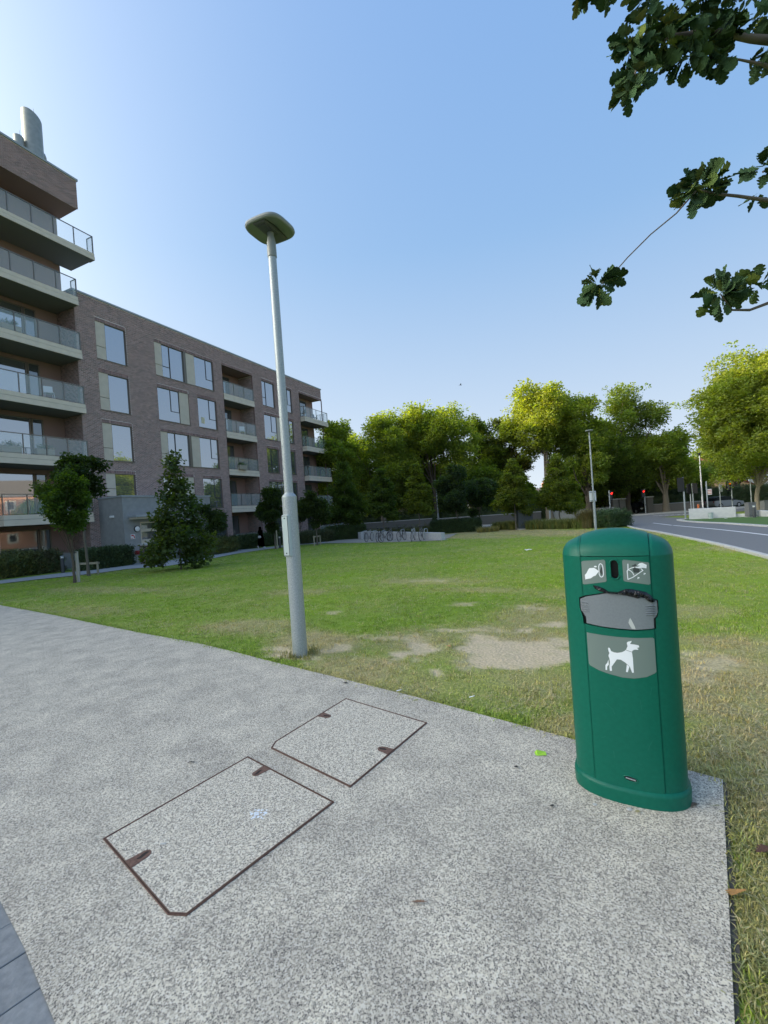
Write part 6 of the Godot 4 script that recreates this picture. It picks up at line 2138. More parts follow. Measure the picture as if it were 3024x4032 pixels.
func cover(label: String, cs: Array, keys: Array, cutcorner: int):
	var ctr := Vector3.ZERO
	for c in cs: ctr += c * 0.25
	var t := thing("access_cover", label, "manhole cover", ctr, 0.0, "access covers in the path")
	# outline with one corner taken off, as a list of local points
	var o := []
	for i in 4:
		var p: Vector3 = cs[i] - ctr
		if i == cutcorner:
			var a: Vector3 = cs[(i + 3) % 4] - ctr; var b: Vector3 = cs[(i + 1) % 4] - ctr
			o.append(p.lerp(a, 0.05)); o.append(p.lerp(b, 0.085))
		else: o.append(p)
	var inset := func(d: float) -> Array:
		var out := []
		var m := o.size()
		for i in m:
			var e0: Vector3 = (o[i] - o[(i + m - 1) % m]).normalized()
			var e1: Vector3 = (o[(i + 1) % m] - o[i]).normalized()
			var n0 := Vector3(-e0.z, 0, e0.x); var n1 := Vector3(-e1.z, 0, e1.x)
			if n0.dot(-o[i]) < 0: n0 = -n0
			if n1.dot(-o[i]) < 0: n1 = -n1
			var bis := (n0 + n1).normalized()
			out.append(o[i] + bis * d / maxf(0.3, bis.dot(n0)))
		return out
	var ring := func(d0: float, d1: float, y: float, y2: float) -> ArrayMesh:
		var a: Array = inset.call(d0); var b: Array = inset.call(d1)
		var mb := MB.new()
		var m := a.size()
		for i in m:
			var j := (i + 1) % m
			var up := Vector3(0, y, 0); var lo := Vector3(0, y2, 0)
			mb.face_to(Vector3.UP, a[i] + up, a[j] + up, b[j] + up); mb.face_to(Vector3.UP, a[i] + up, b[j] + up, b[i] + up)
			mb.face_to(a[i] + a[j], a[i] + up, a[j] + up, a[j] + lo); mb.face_to(a[i] + a[j], a[i] + up, a[j] + lo, a[i] + lo)
			mb.face_to(-a[i] - a[j], b[i] + up, b[j] + up, b[j] + lo); mb.face_to(-a[i] - a[j], b[i] + up, b[j] + lo, b[i] + lo)
		return mb.mesh()
	part("frame", ring.call(0.0, 0.003, 0.0050, -0.01), M.rust, t)
	part("gap", ring.call(0.0028, 0.0075, 0.0008, -0.01), M.rust_dark, t)
	part("tray_rim", ring.call(0.007, 0.0112, 0.0045, -0.01), M.rust, t)
	var inn: Array = inset.call(0.011)
	var mb := MB.new()
	for i in inn.size():
		mb.face_to(Vector3.UP, Vector3(0, 0.004, 0), inn[i] + Vector3(0, 0.004, 0), inn[(i + 1) % inn.size()] + Vector3(0, 0.004, 0))
	part("infill", mb.mesh(), M.cover_infill, t)
	if cutcorner == 3:
		var sm := MB.new()
		var g2 := RandomNumberGenerator.new()
		g2.seed = 12
		for k in 26:
			var c2 := Vector3(0.17 + g2.randfn() * 0.022, 0.0052, -0.02 + g2.randfn() * 0.022)
			var rr := g2.randf_range(0.003, 0.009)
			for e in 7: sm.face_to(Vector3.UP, c2, c2 + Vector3(cos(TAU * e / 7.0), 0, sin(TAU * e / 7.0)) * rr, c2 + Vector3(cos(TAU * (e + 1) / 7.0), 0, sin(TAU * (e + 1) / 7.0)) * rr)
		part("paint_splash", sm.mesh(), M.sticker_white, t)
	for k in keys:
		var a: Vector3 = cs[k[0]] - ctr; var b: Vector3 = cs[k[1]] - ctr
		var p := a.lerp(b, k[2])
		var al := (b - a).normalized()
		var inw := Vector3(-al.z, 0, al.x)
		if inw.dot(-p) < 0: inw = -inw
		var poly := PackedVector2Array()
		poly.append(Vector2(-0.034, 0.010)); poly.append(Vector2(0.034, 0.010))
		for q in 9:
			var an := PI * q / 8.0
			poly.append(Vector2(cos(an) * 0.026, 0.078 + sin(an) * 0.028))
		var km := MB.new()
		km.prism(poly, p, al, inw, Vector3.UP, -0.005, 0.0062)
		var plate := part("key_plate", km.mesh(), M.rust, t)
		var kh := MB.new()
		var hole := PackedVector2Array()
		for q in 14:
			var an := TAU * q / 14.0
			hole.append(Vector2(cos(an) * (0.009 + 0.005 * sin(an * 2.0)), 0.070 + sin(an) * 0.027))
		kh.prism(hole, p, al, inw, Vector3.UP, 0.003, 0.0066)
		part("keyhole", kh.mesh(), M.rust_dark, plate)

# ---------------------------------------------------------------- bicycles
func torus(mb: MB, ce: Vector3, ax: Vector3, up: Vector3, R: float, rr: float, n := 28, m := 6):
	var pts := []
	var rad := []
	for k in n + 1:
		var a := TAU * k / n
		pts.append(ce + ax * cos(a) * R + up * sin(a) * R); rad.append(rr)
	mb.tube(pts, rad, m, false)

func bicycle(label: String, p: Vector3, turn: float, frame: Material, lean: float, basket := false):
	var t := thing("bicycle", label, "bicycle", p, turn, "bicycles at the stands")
	t.basis = Basis(Vector3.UP, turn) * Basis(Vector3.RIGHT, lean)
	var rear := Vector3(-0.52, 0.34, 0); var front := Vector3(0.53, 0.34, 0)
	for c in [rear, front]:
		var w := MB.new(); torus(w, c, Vector3.RIGHT, Vector3.UP, 0.325, 0.019)
		var wh := part("wheel", w.mesh(), M.tyre, t)
		var rm := MB.new(); torus(rm, c, Vector3.RIGHT, Vector3.UP, 0.302, 0.009); part("rim", rm.mesh(), M.spoke_steel, wh)
		var sp := MB.new()
		for k in 14:
			var a := TAU * k / 14.0
			sp.tube([c + Vector3(0, 0, 0.02 if k % 2 else -0.02), c + Vector3(cos(a), sin(a), 0) * 0.3], [0.0014, 0.0014], 4, false)
		sp.tube([c + Vector3(0, 0, -0.05), c + Vector3(0, 0, 0.05)], [0.02, 0.02], 8)
		part("spokes", sp.mesh(), M.spoke_steel, wh)
	var bb := Vector3(-0.08, 0.29, 0); var st := Vector3(-0.22, 0.80, 0); var hd := Vector3(0.36, 0.86, 0); var hl := Vector3(0.39, 0.72, 0)
	var f := MB.new()
	f.tube([bb, st], [0.016, 0.015], 8); f.tube([st + Vector3(0.01, -0.06, 0), hd], [0.015, 0.016], 8); f.tube([bb, hl], [0.018, 0.018], 8); f.tube([hd, hl], [0.019, 0.019], 8)
	for s in [-1, 1]:
		f.tube([bb + Vector3(0, 0, s * 0.03), rear + Vector3(0, 0, s * 0.06)], [0.009, 0.008], 6)
		f.tube([st + Vector3(0.01, -0.06, s * 0.02), rear + Vector3(0, 0, s * 0.06)], [0.008, 0.007], 6)
	part("frame", f.mesh(), frame, t)
	var fk := MB.new()
	for s in [-1, 1]: fk.tube([hl + Vector3(0, 0, s * 0.03), hl + Vector3(0.04, -0.1, s * 0.055), front + Vector3(0, 0, s * 0.055)], [0.013, 0.013, 0.009], 6)
	part("fork", fk.mesh(), frame, t)
	var hb := MB.new()
	hb.tube([hd, hd + Vector3(-0.03, 0.12, 0)], [0.013, 0.013], 8)
	hb.tube([hd + Vector3(0.0, 0.12, -0.29), hd + Vector3(0.03, 0.14, -0.1), hd + Vector3(0.03, 0.13, 0), hd + Vector3(0.03, 0.14, 0.1), hd + Vector3(0.0, 0.12, 0.29)], [0.016, 0.012, 0.013, 0.012, 0.016], 8)
	part("handlebar", hb.mesh(), M.charcoal, t)
	var sd := MB.new()
	sd.tube([st, st + Vector3(-0.04, 0.13, 0)], [0.013, 0.013], 8)
	sd.tube([st + Vector3(-0.17, 0.16, 0), st + Vector3(-0.08, 0.16, 0), st + Vector3(0.12, 0.145, 0)], [0.05, 0.06, 0.018], 8)
	part("saddle", sd.mesh(), M.black_plastic, t)
	var cr := MB.new()
	torus(cr, bb + Vector3(0, 0, 0.05), Vector3.RIGHT, Vector3.UP, 0.085, 0.008, 16, 4)
	cr.tube([bb + Vector3(0, 0, 0.07), bb + Vector3(0.12, -0.11, 0.07)], [0.01, 0.008], 6)
	cr.tube([bb + Vector3(0, 0, -0.07), bb + Vector3(-0.12, 0.11, -0.07)], [0.01, 0.008], 6)
	part("crank", cr.mesh(), M.charcoal, t)

func build_bikes():
	mat("bike_white", 0.36, 0.36, 0.36, 0.35)
	mat("bike_black", 0.02, 0.02, 0.022, 0.35)
	mat("bike_grey", 0.2, 0.21, 0.22, 0.35, 0.4)
	var list := [
		[1443, 2134, 1464, "silver racing bicycle at the stand beside the concrete plinth", M.bike_white],
		[1486, 2134, 1502, "black bicycle crowded second from the concrete plinth", M.bike_black],
		[1502, 2136, 1538, "black mountain bicycle with its wheel turned, in the middle of the crowded three", M.bike_black],
		[1530, 2131, 1545, "dark grey bicycle at the open end of the crowded three", M.bike_grey],
		[1572, 2132, 1597, "black bicycle standing alone beside the gap in the stands", M.bike_black],
		[1622, 2132, 1638, "bicycle with a white fork between two steel stands", M.bike_white],
		[1656, 2130, 1675, "grey city bicycle nearest the end of the low wall", M.bike_grey],
	]
	for q in list:
		var p := P(q[0], q[1])
		var lat: float = (q[2] - q[0]) / F * -p.z
		var dep := sqrt(maxf(0.02, 1.05 * 1.05 - lat * lat))
		var dir := Vector3(lat, 0, -dep).normalized()
		var mid := p + dir * 0.53
		mid.y = gh(mid.z) + 0.006
		bicycle(q[3], mid, atan2(-dir.z, dir.x), q[4], r(-0.08, 0.08))
	var k := 0
	for px in [1441, 1478, 1514, 1588, 1630, 1679]:
		var p := P(px, 2129 if px < 1560 else 2126)
		var t := thing("bicycle_stand", ["hoop stand holding the silver racing bicycle beside the plinth", "hoop stand between the silver bicycle and the crowded three", "hoop stand in the middle of the crowded three bicycles", "hoop stand holding the lone black bicycle", "hoop stand holding the bicycle with the white fork", "hoop stand holding the grey city bicycle by the wall end"][k], "bicycle stand", p, deg_to_rad(68), "bicycle stands")
		var mb := MB.new()
		var pts := [Vector3(-0.36, -0.05, 0), Vector3(-0.36, 0.6, 0)]
		for a in 7: pts.append(Vector3(-0.24 - cos(PI / 2 * a / 6.0) * 0.12, 0.66 + sin(PI / 2 * a / 6.0) * 0.12, 0))
		for a in 7: pts.append(Vector3(0.24 + sin(PI / 2 * a / 6.0) * 0.12, 0.66 + cos(PI / 2 * a / 6.0) * 0.12, 0))
		pts.append(Vector3(0.36, 0.6, 0)); pts.append(Vector3(0.36, -0.05, 0))
		var rad := []
		for a in pts.size(): rad.append(0.025)
		mb.tube(pts, rad, 10)
		part("hoop", mb.mesh(), M.galvanised_far, t)
		for s in [-1, 1]:
			var fb := MB.new(); fb.lathe([Vector2(0.0, 0.012), Vector2(0.06, 0.012), Vector2(0.065, 0.0)], 12, Vector3(s * 0.36, 0, 0)); part("foot_plate", fb.mesh(), M.galvanised_far, t)
		k += 1

# ---------------------------------------------------------------- the walking person
func nets(bones: Array, blend: float, cell: float) -> ArrayMesh:
	# smooth union of tapered capsules [a, ra, b, rb], meshed as surface nets
	var lo := Vector3.ONE * 99.0; var hi := -lo
	for b in bones:
		for q in [[b[0], b[1]], [b[2], b[3]]]:
			lo = lo.min(q[0] - Vector3.ONE * (q[1] + blend + cell * 2)); hi = hi.max(q[0] + Vector3.ONE * (q[1] + blend + cell * 2))
	var nx := int((hi.x - lo.x) / cell) + 2; var ny := int((hi.y - lo.y) / cell) + 2; var nzz := int((hi.z - lo.z) / cell) + 2
	var f := PackedFloat32Array(); f.resize(nx * ny * nzz)
	for k in nzz:
		for j in ny:
			for i in nx:
				f[i + nx * (j + ny * k)] = field(bones, lo + Vector3(i, j, k) * cell, blend)
	var vid := {}
	var vs := []
	for k in nzz - 1:
		for j in ny - 1:
			for i in nx - 1:
				var acc := Vector3.ZERO
				var cnt := 0
				for e in [[0, 0, 0, 1, 0, 0], [0, 1, 0, 1, 1, 0], [0, 0, 1, 1, 0, 1], [0, 1, 1, 1, 1, 1], [0, 0, 0, 0, 1, 0], [1, 0, 0, 1, 1, 0], [0, 0, 1, 0, 1, 1], [1, 0, 1, 1, 1, 1], [0, 0, 0, 0, 0, 1], [1, 0, 0, 1, 0, 1], [0, 1, 0, 0, 1, 1], [1, 1, 0, 1, 1, 1]]:
					var a := f[i + e[0] + nx * (j + e[1] + ny * (k + e[2]))]; var b := f[i + e[3] + nx * (j + e[4] + ny * (k + e[5]))]
					if (a < 0) != (b < 0):
						acc += Vector3(i + e[0], j + e[1], k + e[2]).lerp(Vector3(i + e[3], j + e[4], k + e[5]), a / (a - b)); cnt += 1
				if cnt:
					vid[Vector3i(i, j, k)] = vs.size()
					vs.append(lo + acc / cnt * cell)
	var mb := MB.new()
	var ns := []
	for p in vs:
		var e := cell * 0.5
		ns.append(Vector3(field(bones, p + Vector3(e, 0, 0), blend) - field(bones, p - Vector3(e, 0, 0), blend), field(bones, p + Vector3(0, e, 0), blend) - field(bones, p - Vector3(0, e, 0), blend), field(bones, p + Vector3(0, 0, e), blend) - field(bones, p - Vector3(0, 0, e), blend)).normalized())
	for c in vid:
		for ax in 3:
			var d := [Vector3i(1, 0, 0), Vector3i(0, 1, 0), Vector3i(0, 0, 1)]
			var u: Vector3i = d[(ax + 1) % 3]; var w: Vector3i = d[(ax + 2) % 3]; var q: Vector3i = c + d[ax]
			var a := f[c.x + nx * (c.y + ny * c.z)]; var b := f[q.x + nx * (q.y + ny * q.z)]
			if (a < 0) == (b < 0): continue
			if not (vid.has(c - u) and vid.has(c - w) and vid.has(c - u - w)): continue
			var v0: int = vid[c]; var v1: int = vid[c - u]; var v2: int = vid[c - u - w]; var v3: int = vid[c - w]
			if a < 0: mb.quadn(vs[v2], vs[v1], vs[v0], vs[v3], ns[v2], ns[v1], ns[v0], ns[v3])
			else: mb.quadn(vs[v3], vs[v0], vs[v1], vs[v2], ns[v3], ns[v0], ns[v1], ns[v2])
	return mb.mesh()

func field(bones: Array, p: Vector3, blend: float) -> float:
	var acc := 9.0
	for b in bones:
		var ba: Vector3 = b[2] - b[0]
		var h := clampf((p - b[0]).dot(ba) / maxf(ba.length_squared(), 1e-6), 0, 1)
		var d: float = (p - b[0] - ba * h).length() - lerpf(b[1], b[3], h)
		var k := clampf(0.5 + 0.5 * (acc - d) / blend, 0, 1)
		acc = lerpf(acc, d, k) - blend * k * (1.0 - k)
	return acc

func build_person():
	var p := P(1030, 2158)
	# walks along the path away to the far end; x is forward here
	var t := thing("person", "person in a long black dress with a white hip bag walking past the hedge", "person", p, atan2(0.86, 0.5))
	var v := func(x: float, y: float, z: float) -> Vector3: return Vector3(x, y, z)
	var body := [
		[v.call(0.0, 1.60, 0.0), 0.088, v.call(0.012, 1.54, 0.0), 0.075], [v.call(0.0, 1.48, 0), 0.048, v.call(0.0, 1.40, 0), 0.055],
		[v.call(0, 1.36, -0.13), 0.06, v.call(0, 1.36, 0.13), 0.06], [v.call(0, 1.33, 0), 0.12, v.call(0, 1.08, 0), 0.105], [v.call(0, 1.08, 0), 0.105, v.call(0, 0.92, 0), 0.135],
		[v.call(0, 1.36, 0.17), 0.048, v.call(-0.06, 1.10, 0.22), 0.040], [v.call(-0.06, 1.10, 0.22), 0.040, v.call(0.06, 0.88, 0.24), 0.030], [v.call(0.06, 0.88, 0.24), 0.028, v.call(0.10, 0.80, 0.24), 0.032],
		[v.call(0, 1.36, -0.17), 0.048, v.call(0.03, 1.10, -0.22), 0.040], [v.call(0.03, 1.10, -0.22), 0.040, v.call(0.10, 0.88, -0.22), 0.030], [v.call(0.10, 0.88, -0.22), 0.028, v.call(0.14, 0.80, -0.21), 0.032],
		[v.call(0, 0.9, 0.09), 0.095, v.call(0.14, 0.5, 0.09), 0.06], [v.call(0.14, 0.5, 0.09), 0.058, v.call(0.16, 0.09, 0.09), 0.038],
		[v.call(0, 0.9, -0.09), 0.095, v.call(-0.08, 0.5, -0.09), 0.06], [v.call(-0.08, 0.5, -0.09), 0.058, v.call(-0.34, 0.20, -0.09), 0.038]]
	for s in [[0.14, 0.24], [0.18, -0.21]]:
		for k in 4:
			body.append([v.call(s[0] - 0.03, 0.79, s[1]), 0.011, v.call(s[0] - 0.05 + 0.02 * k, 0.72 + 0.006 * absf(k - 1.5), s[1] + 0.004 * k), 0.008])
		body.append([v.call(s[0], 0.80, s[1]), 0.011, v.call(s[0] + 0.035, 0.755, s[1]), 0.009])
	part("body", nets(body, 0.035, 0.022), M.skin, t)
	var dress := [[v.call(0, 1.37, -0.14), 0.066, v.call(0, 1.37, 0.14), 0.066], [v.call(0, 1.33, 0), 0.135, v.call(0, 1.08, 0), 0.12], [v.call(0, 1.08, 0), 0.12, v.call(0, 0.9, 0), 0.165],
		[v.call(0, 0.9, 0.06), 0.16, v.call(0.08, 0.24, 0.06), 0.15], [v.call(0, 0.9, -0.06), 0.16, v.call(-0.12, 0.32, -0.06), 0.15],
		[v.call(0, 1.36, 0.17), 0.062, v.call(-0.035, 1.20, 0.205), 0.058], [v.call(0, 1.36, -0.17), 0.062, v.call(0.02, 1.20, -0.205), 0.058]]
	part("dress", nets(dress, 0.05, 0.024), M.black_cloth, t)
	var hair := [[v.call(-0.02, 1.63, 0), 0.098, v.call(-0.05, 1.54, 0), 0.095], [v.call(-0.06, 1.54, 0), 0.09, v.call(-0.11, 1.28, 0), 0.085], [v.call(-0.11, 1.28, 0), 0.085, v.call(-0.12, 1.12, 0), 0.05]]
	part("hair", nets(hair, 0.04, 0.02), M.hair, t)
	var face := MB.new()
	face.tube([v.call(0.075, 1.575, 0), v.call(0.102, 1.553, 0), v.call(0.085, 1.545, 0)], [0.008, 0.014, 0.012], 6)
	part("nose", face.mesh(), M.skin, t)
	var bag := MB.new()
	bag.cbox(v.call(-0.20, 0.90, 0.06), Vector3(0.09, 0.17, 0.27), 0.03)
	part("hip_bag", bag.mesh(), M.white_leather, t)
	for s in [[0.16, 0.0, 0.09, 0.0], [-0.34, 0.13, -0.09, -1.0]]:
		var sh := MB.new()
		var bs := Basis(Vector3.BACK, s[3])
		sh.tube([Vector3(-0.07, 0.05, 0), Vector3(-0.02, 0.055, 0), Vector3(0.08, 0.042, 0), Vector3(0.17, 0.032, 0)], [0.04, 0.05, 0.042, 0.028], 10)
		part("shoe", sh.mesh(), M.white_leather, t).transform = Transform3D(bs, v.call(s[0], s[1], s[2]))

# ---------------------------------------------------------------- smaller things on the green
func timber_frame(label: String, a: Vector3, b: Vector3, h: float):
	var t := thing("timber_support", label, "tree stake", (a + b) * 0.5, 0.0, "tree stakes")
	var c := (a + b) * 0.5
	for p in [a, b]:
		var mb := MB.new()
		mb.tube([p - c + Vector3(0, -0.1, 0), p - c + Vector3(0, h, 0)], [0.045, 0.042], 8)
		part("stake", mb.mesh(), M.stake_timber, t)
	var rb := MB.new()
	var d := (b - a).normalized()
	rb.box((a + b) * 0.5 - c + Vector3(0, h - 0.06, 0) + d.cross(Vector3.UP) * -0.055, Vector3((b - a).length() + 0.1, 0.09, 0.03), Basis(d, Vector3.UP, d.cross(Vector3.UP)).orthonormalized())
	part("rail", rb.mesh(), M.stake_timber, t)

func build_small_furniture():
	bollard("bollard light in front of the brownish hedge by the tower", P(248, 2255), 0.86)
	bollard("bollard light behind the lamp post near the twin stakes", P(1103, 2157), 0.86)
	bollard("bollard light on the path beside the clipped rounded hedge", P(1335, 2126), 0.86)
	var w := thing("tree_stake", "single pale round stake tied to the young maple", "tree stake", P(309, 2291), 0.0, "tree stakes")
	var wm := MB.new(); wm.tube([Vector3(0, -0.1, 0), Vector3(0, 1.12, 0)], [0.055, 0.05], 12); part("stake", wm.mesh(), M.pale_stake, w)
	var wt := MB.new(); wt.tube([Vector3(0.03, 1.08, 0.05), Vector3(-0.2, 1.10, 0.05), Vector3(-0.2, 1.10, -0.06), Vector3(0.03, 1.08, -0.06)], [0.02, 0.02, 0.02, 0.02], 6); part("tie", wt.mesh(), M.black_plastic, w)
	timber_frame("low timber rail frame tied to the tall dark young tree", P(312, 2263), P(386, 2260), 0.55)
	timber_frame("low timber frame round the young tree on the path's bend", P(1238, 2148), P(1262, 2144), 0.72)
	timber_frame("low timber frame round the young tree beside the rounded hedge", P(1357, 2123), P(1390, 2119), 0.75)
	var s2 := thing("tree_stake", "tall pale stake beside the small dark tree by the brick wall", "tree stake", P(1093, 2161), 0.0, "tree stakes")
	var sm := MB.new(); sm.tube([Vector3(0, -0.1, 0), Vector3(0, 1.35, 0)], [0.05, 0.045], 10); part("stake", sm.mesh(), M.stake_timber, s2)
	var sr := MB.new(); sr.tube([Vector3(-0.2, 1.2, 0), Vector3(0.02, 1.2, 0)], [0.018, 0.018], 6); part("tie", sr.mesh(), M.black_plastic, s2)
	low_wall("concrete_wall", "low pale concrete wall behind the bicycles", P(1432, 2121), P(1746, 2126), 0.57, 0.3, M.cast_concrete)
	low_wall("concrete_plinth", "square concrete plinth beside the first bicycle stand", P(1417, 2123), P(1429, 2123.5), 0.62, 0.3, M.cast_concrete)
	# brick pier with a stone cap by the plant room door
	var pb := P(585, 2219)
	var pier := thing("brick_pier", "short brick pier with a pale stone cap in front of the plant room door", "pier", pb, deg_to_rad(65.5))
	var core := MB.new(); core.box(Vector3(0, 0.5, 0), Vector3(0.66, 1.16, 0.44)); part("mortar_core", core.mesh(), M.mortar, pier)
	var cp := MB.new(); cp.cbox(Vector3(0, 1.13, 0), Vector3(0.82, 0.09, 0.60), 0.012); part("cap", cp.mesh(), M.kerb_concrete, pier)
	var tones := []
	for t in [Vector3(0.115, 0.07, 0.065), Vector3(0.085, 0.058, 0.056), Vector3(0.15, 0.085, 0.07), Vector3(0.07, 0.052, 0.052)]:
		var m: StandardMaterial3D = M.brick.duplicate()
		m.vertex_color_use_as_albedo = false
		m.albedo_color = lin(t.x, t.y, t.z)
		tones.append(m)
	for j in 15:
		for face in [[Vector3.RIGHT, Vector3.BACK, 0.68, 0.23], [Vector3.BACK, Vector3.LEFT, 0.46, 0.34]]:
			var x: float = -face[2] * 0.5 - (0.1125 if j % 2 else 0.0)
			while x < face[2] * 0.5 - 0.02:
				var a := maxf(x, -face[2] * 0.5); var b: float = minf(x + 0.225, face[2] * 0.5)
				if b - a > 0.04:
					var o := part("brick", brick_unit, tones[rng.randi() % 4], pier)
					o.transform = Transform3D(Basis(face[0], Vector3.UP, face[1]) * Basis.from_scale(Vector3(b - a - 0.012, 0.063, 0.02)), face[0] * (a + b) * 0.5 + face[1] * face[3] + Vector3(0, -0.03 + j * 0.0749, 0))
				x += 0.225
	# chairs on the balconies that show against the sky
	chair("grey chair on the topmost corner balcony", facade(43.0, 12.18, -0.2), 1.2)
	chair("dark chair in the recess of the topmost corner balcony", facade(40.2, 12.18, 0.1), -0.6)
	chair("pale chair on the second highest bay balcony", facade(31.3, 9.14, -0.6), 0.4)
	chair("white chair on the tower balcony with the folded parasol", facade(15.2, 9.07, -0.2), 0.8)
	for q in [[13.0, 5.82, "long timber planter on the tower balcony above the maple"], [14.6, 5.82, "second timber planter on the tower balcony above the maple"], [30.2, 5.93, "timber planter on the bay balcony with dark glass"], [13.4, 12.30, "timber planter on the tower's fourth balcony"]]:
		var pl := thing("planter", q[2], "planter", facade(q[0], q[1], 0.1), deg_to_rad(65.5), "balcony planters")
		var pb2 := MB.new(); pb2.cbox(Vector3(0, 0.2, 0), Vector3(0.9, 0.4, 0.3), 0.01); part("box", pb2.mesh(), M.stake_timber, pl)
		var px := []
		var pc := []
		for k in 14:
			px.append(Transform3D(Basis(Vector3.UP, r(0, TAU)), Vector3(r(-0.4, 0.4), r(0.42, 0.6), r(-0.1, 0.1)))); pc.append(Color(0.10, 0.17, 0.05) * r(0.8, 1.3))
		scatter("plants", clump("fine"), M.hedge_leaf, px, pc, pl).set_meta("kind", "stuff")
	# a far bird over the trees
	var bird := thing("bird", "small dark bird gliding in the sky above the trees", "bird", at(1813, 1517, 60))
	var bm := MB.new()
	bm.tube([Vector3(-0.17, 0, 0), Vector3(-0.05, 0.02, 0), Vector3(0.08, 0.02, 0), Vector3(0.17, 0.0, 0)], [0.015, 0.045, 0.05, 0.012], 8)
	bm.tri(Vector3(-0.17, 0, 0), Vector3(-0.30, 0, 0.05), Vector3(-0.30, 0, -0.05))
	part("body", bm.mesh(), M.black_plastic, bird)
	for s in [-1, 1]:
		var wm2 := MB.new()
		wm2.quad(Vector3(-0.05, 0.03, 0), Vector3(0.08, 0.03, 0), Vector3(0.05, 0.14, s * 0.28), Vector3(-0.06, 0.14, s * 0.28))
		wm2.tri(Vector3(-0.06, 0.14, s * 0.28), Vector3(0.05, 0.14, s * 0.28), Vector3(-0.08, 0.10, s * 0.52))
		part("wing", wm2.mesh(), M.black_plastic, bird)

func chair(label: String, p: Vector3, turn: float):
	var t := thing("balcony_chair", label, "chair", p, turn, "balcony chairs")
	var m: Material = M.white_paint if label.begins_with("white") or label.begins_with("pale") else M.charcoal
	var s := MB.new(); s.cbox(Vector3(0, 0.44, 0), Vector3(0.46, 0.03, 0.46), 0.01); part("seat", s.mesh(), m, t)
	var b := MB.new(); b.cbox(Vector3(0, 0.70, -0.24), Vector3(0.46, 0.45, 0.025), 0.01, Basis(Vector3.RIGHT, -0.2)); part("backrest", b.mesh(), m, t)
	for x in [-1, 1]:
		for z in [-1, 1]:
			var l := MB.new(); l.tube([Vector3(x * 0.24, 0.0, z * 0.24), Vector3(x * 0.2, 0.44, z * 0.2)], [0.014, 0.014], 6); part("leg", l.mesh(), m, t)

# ---------------------------------------------------------------- the oak overhead
func oak_leaf(sd: int) -> ArrayMesh:
	# lobed outline along x, folded a little along the rib and curled
	var g := RandomNumberGenerator.new()
	g.seed = sd
	var mb := MB.new()
	var half := [[0.0, 0.003], [0.06, 0.006], [0.12, 0.072], [0.20, 0.145], [0.26, 0.087], [0.33, 0.189], [0.42, 0.261], [0.47, 0.145], [0.54, 0.290], [0.63, 0.348], [0.68, 0.203], [0.75, 0.304], [0.84, 0.275], [0.88, 0.174], [0.95, 0.145], [1.0, 0.000]]
	var bendy := g.randf_range(-0.25, 0.25)
	var fold := g.randf_range(0.12, 0.3)
	var f := func(x: float, w: float) -> Vector3:
		return Vector3(x, absf(w) * fold + bendy * x * x + 0.02 * sin(x * 9.0 + w * 20.0), w)
	for s in [-1.0, 1.0]:
		for i in half.size() - 1:
			var j := 0.85 + 0.3 * g.randf() if i < half.size() - 2 else 1.0
			var a: Array = half[i]; var b: Array = half[i + 1]
			var r0: Vector3 = f.call(a[0], 0.0); var r1: Vector3 = f.call(b[0], 0.0)
			var p0: Vector3 = f.call(a[0], s * a[1]); var p1: Vector3 = f.call(b[0], s * b[1])
			if s > 0: mb.quad(r0, p0, p1, r1)
			else: mb.quad(r0, r1, p1, p0)
	return mb.mesh()

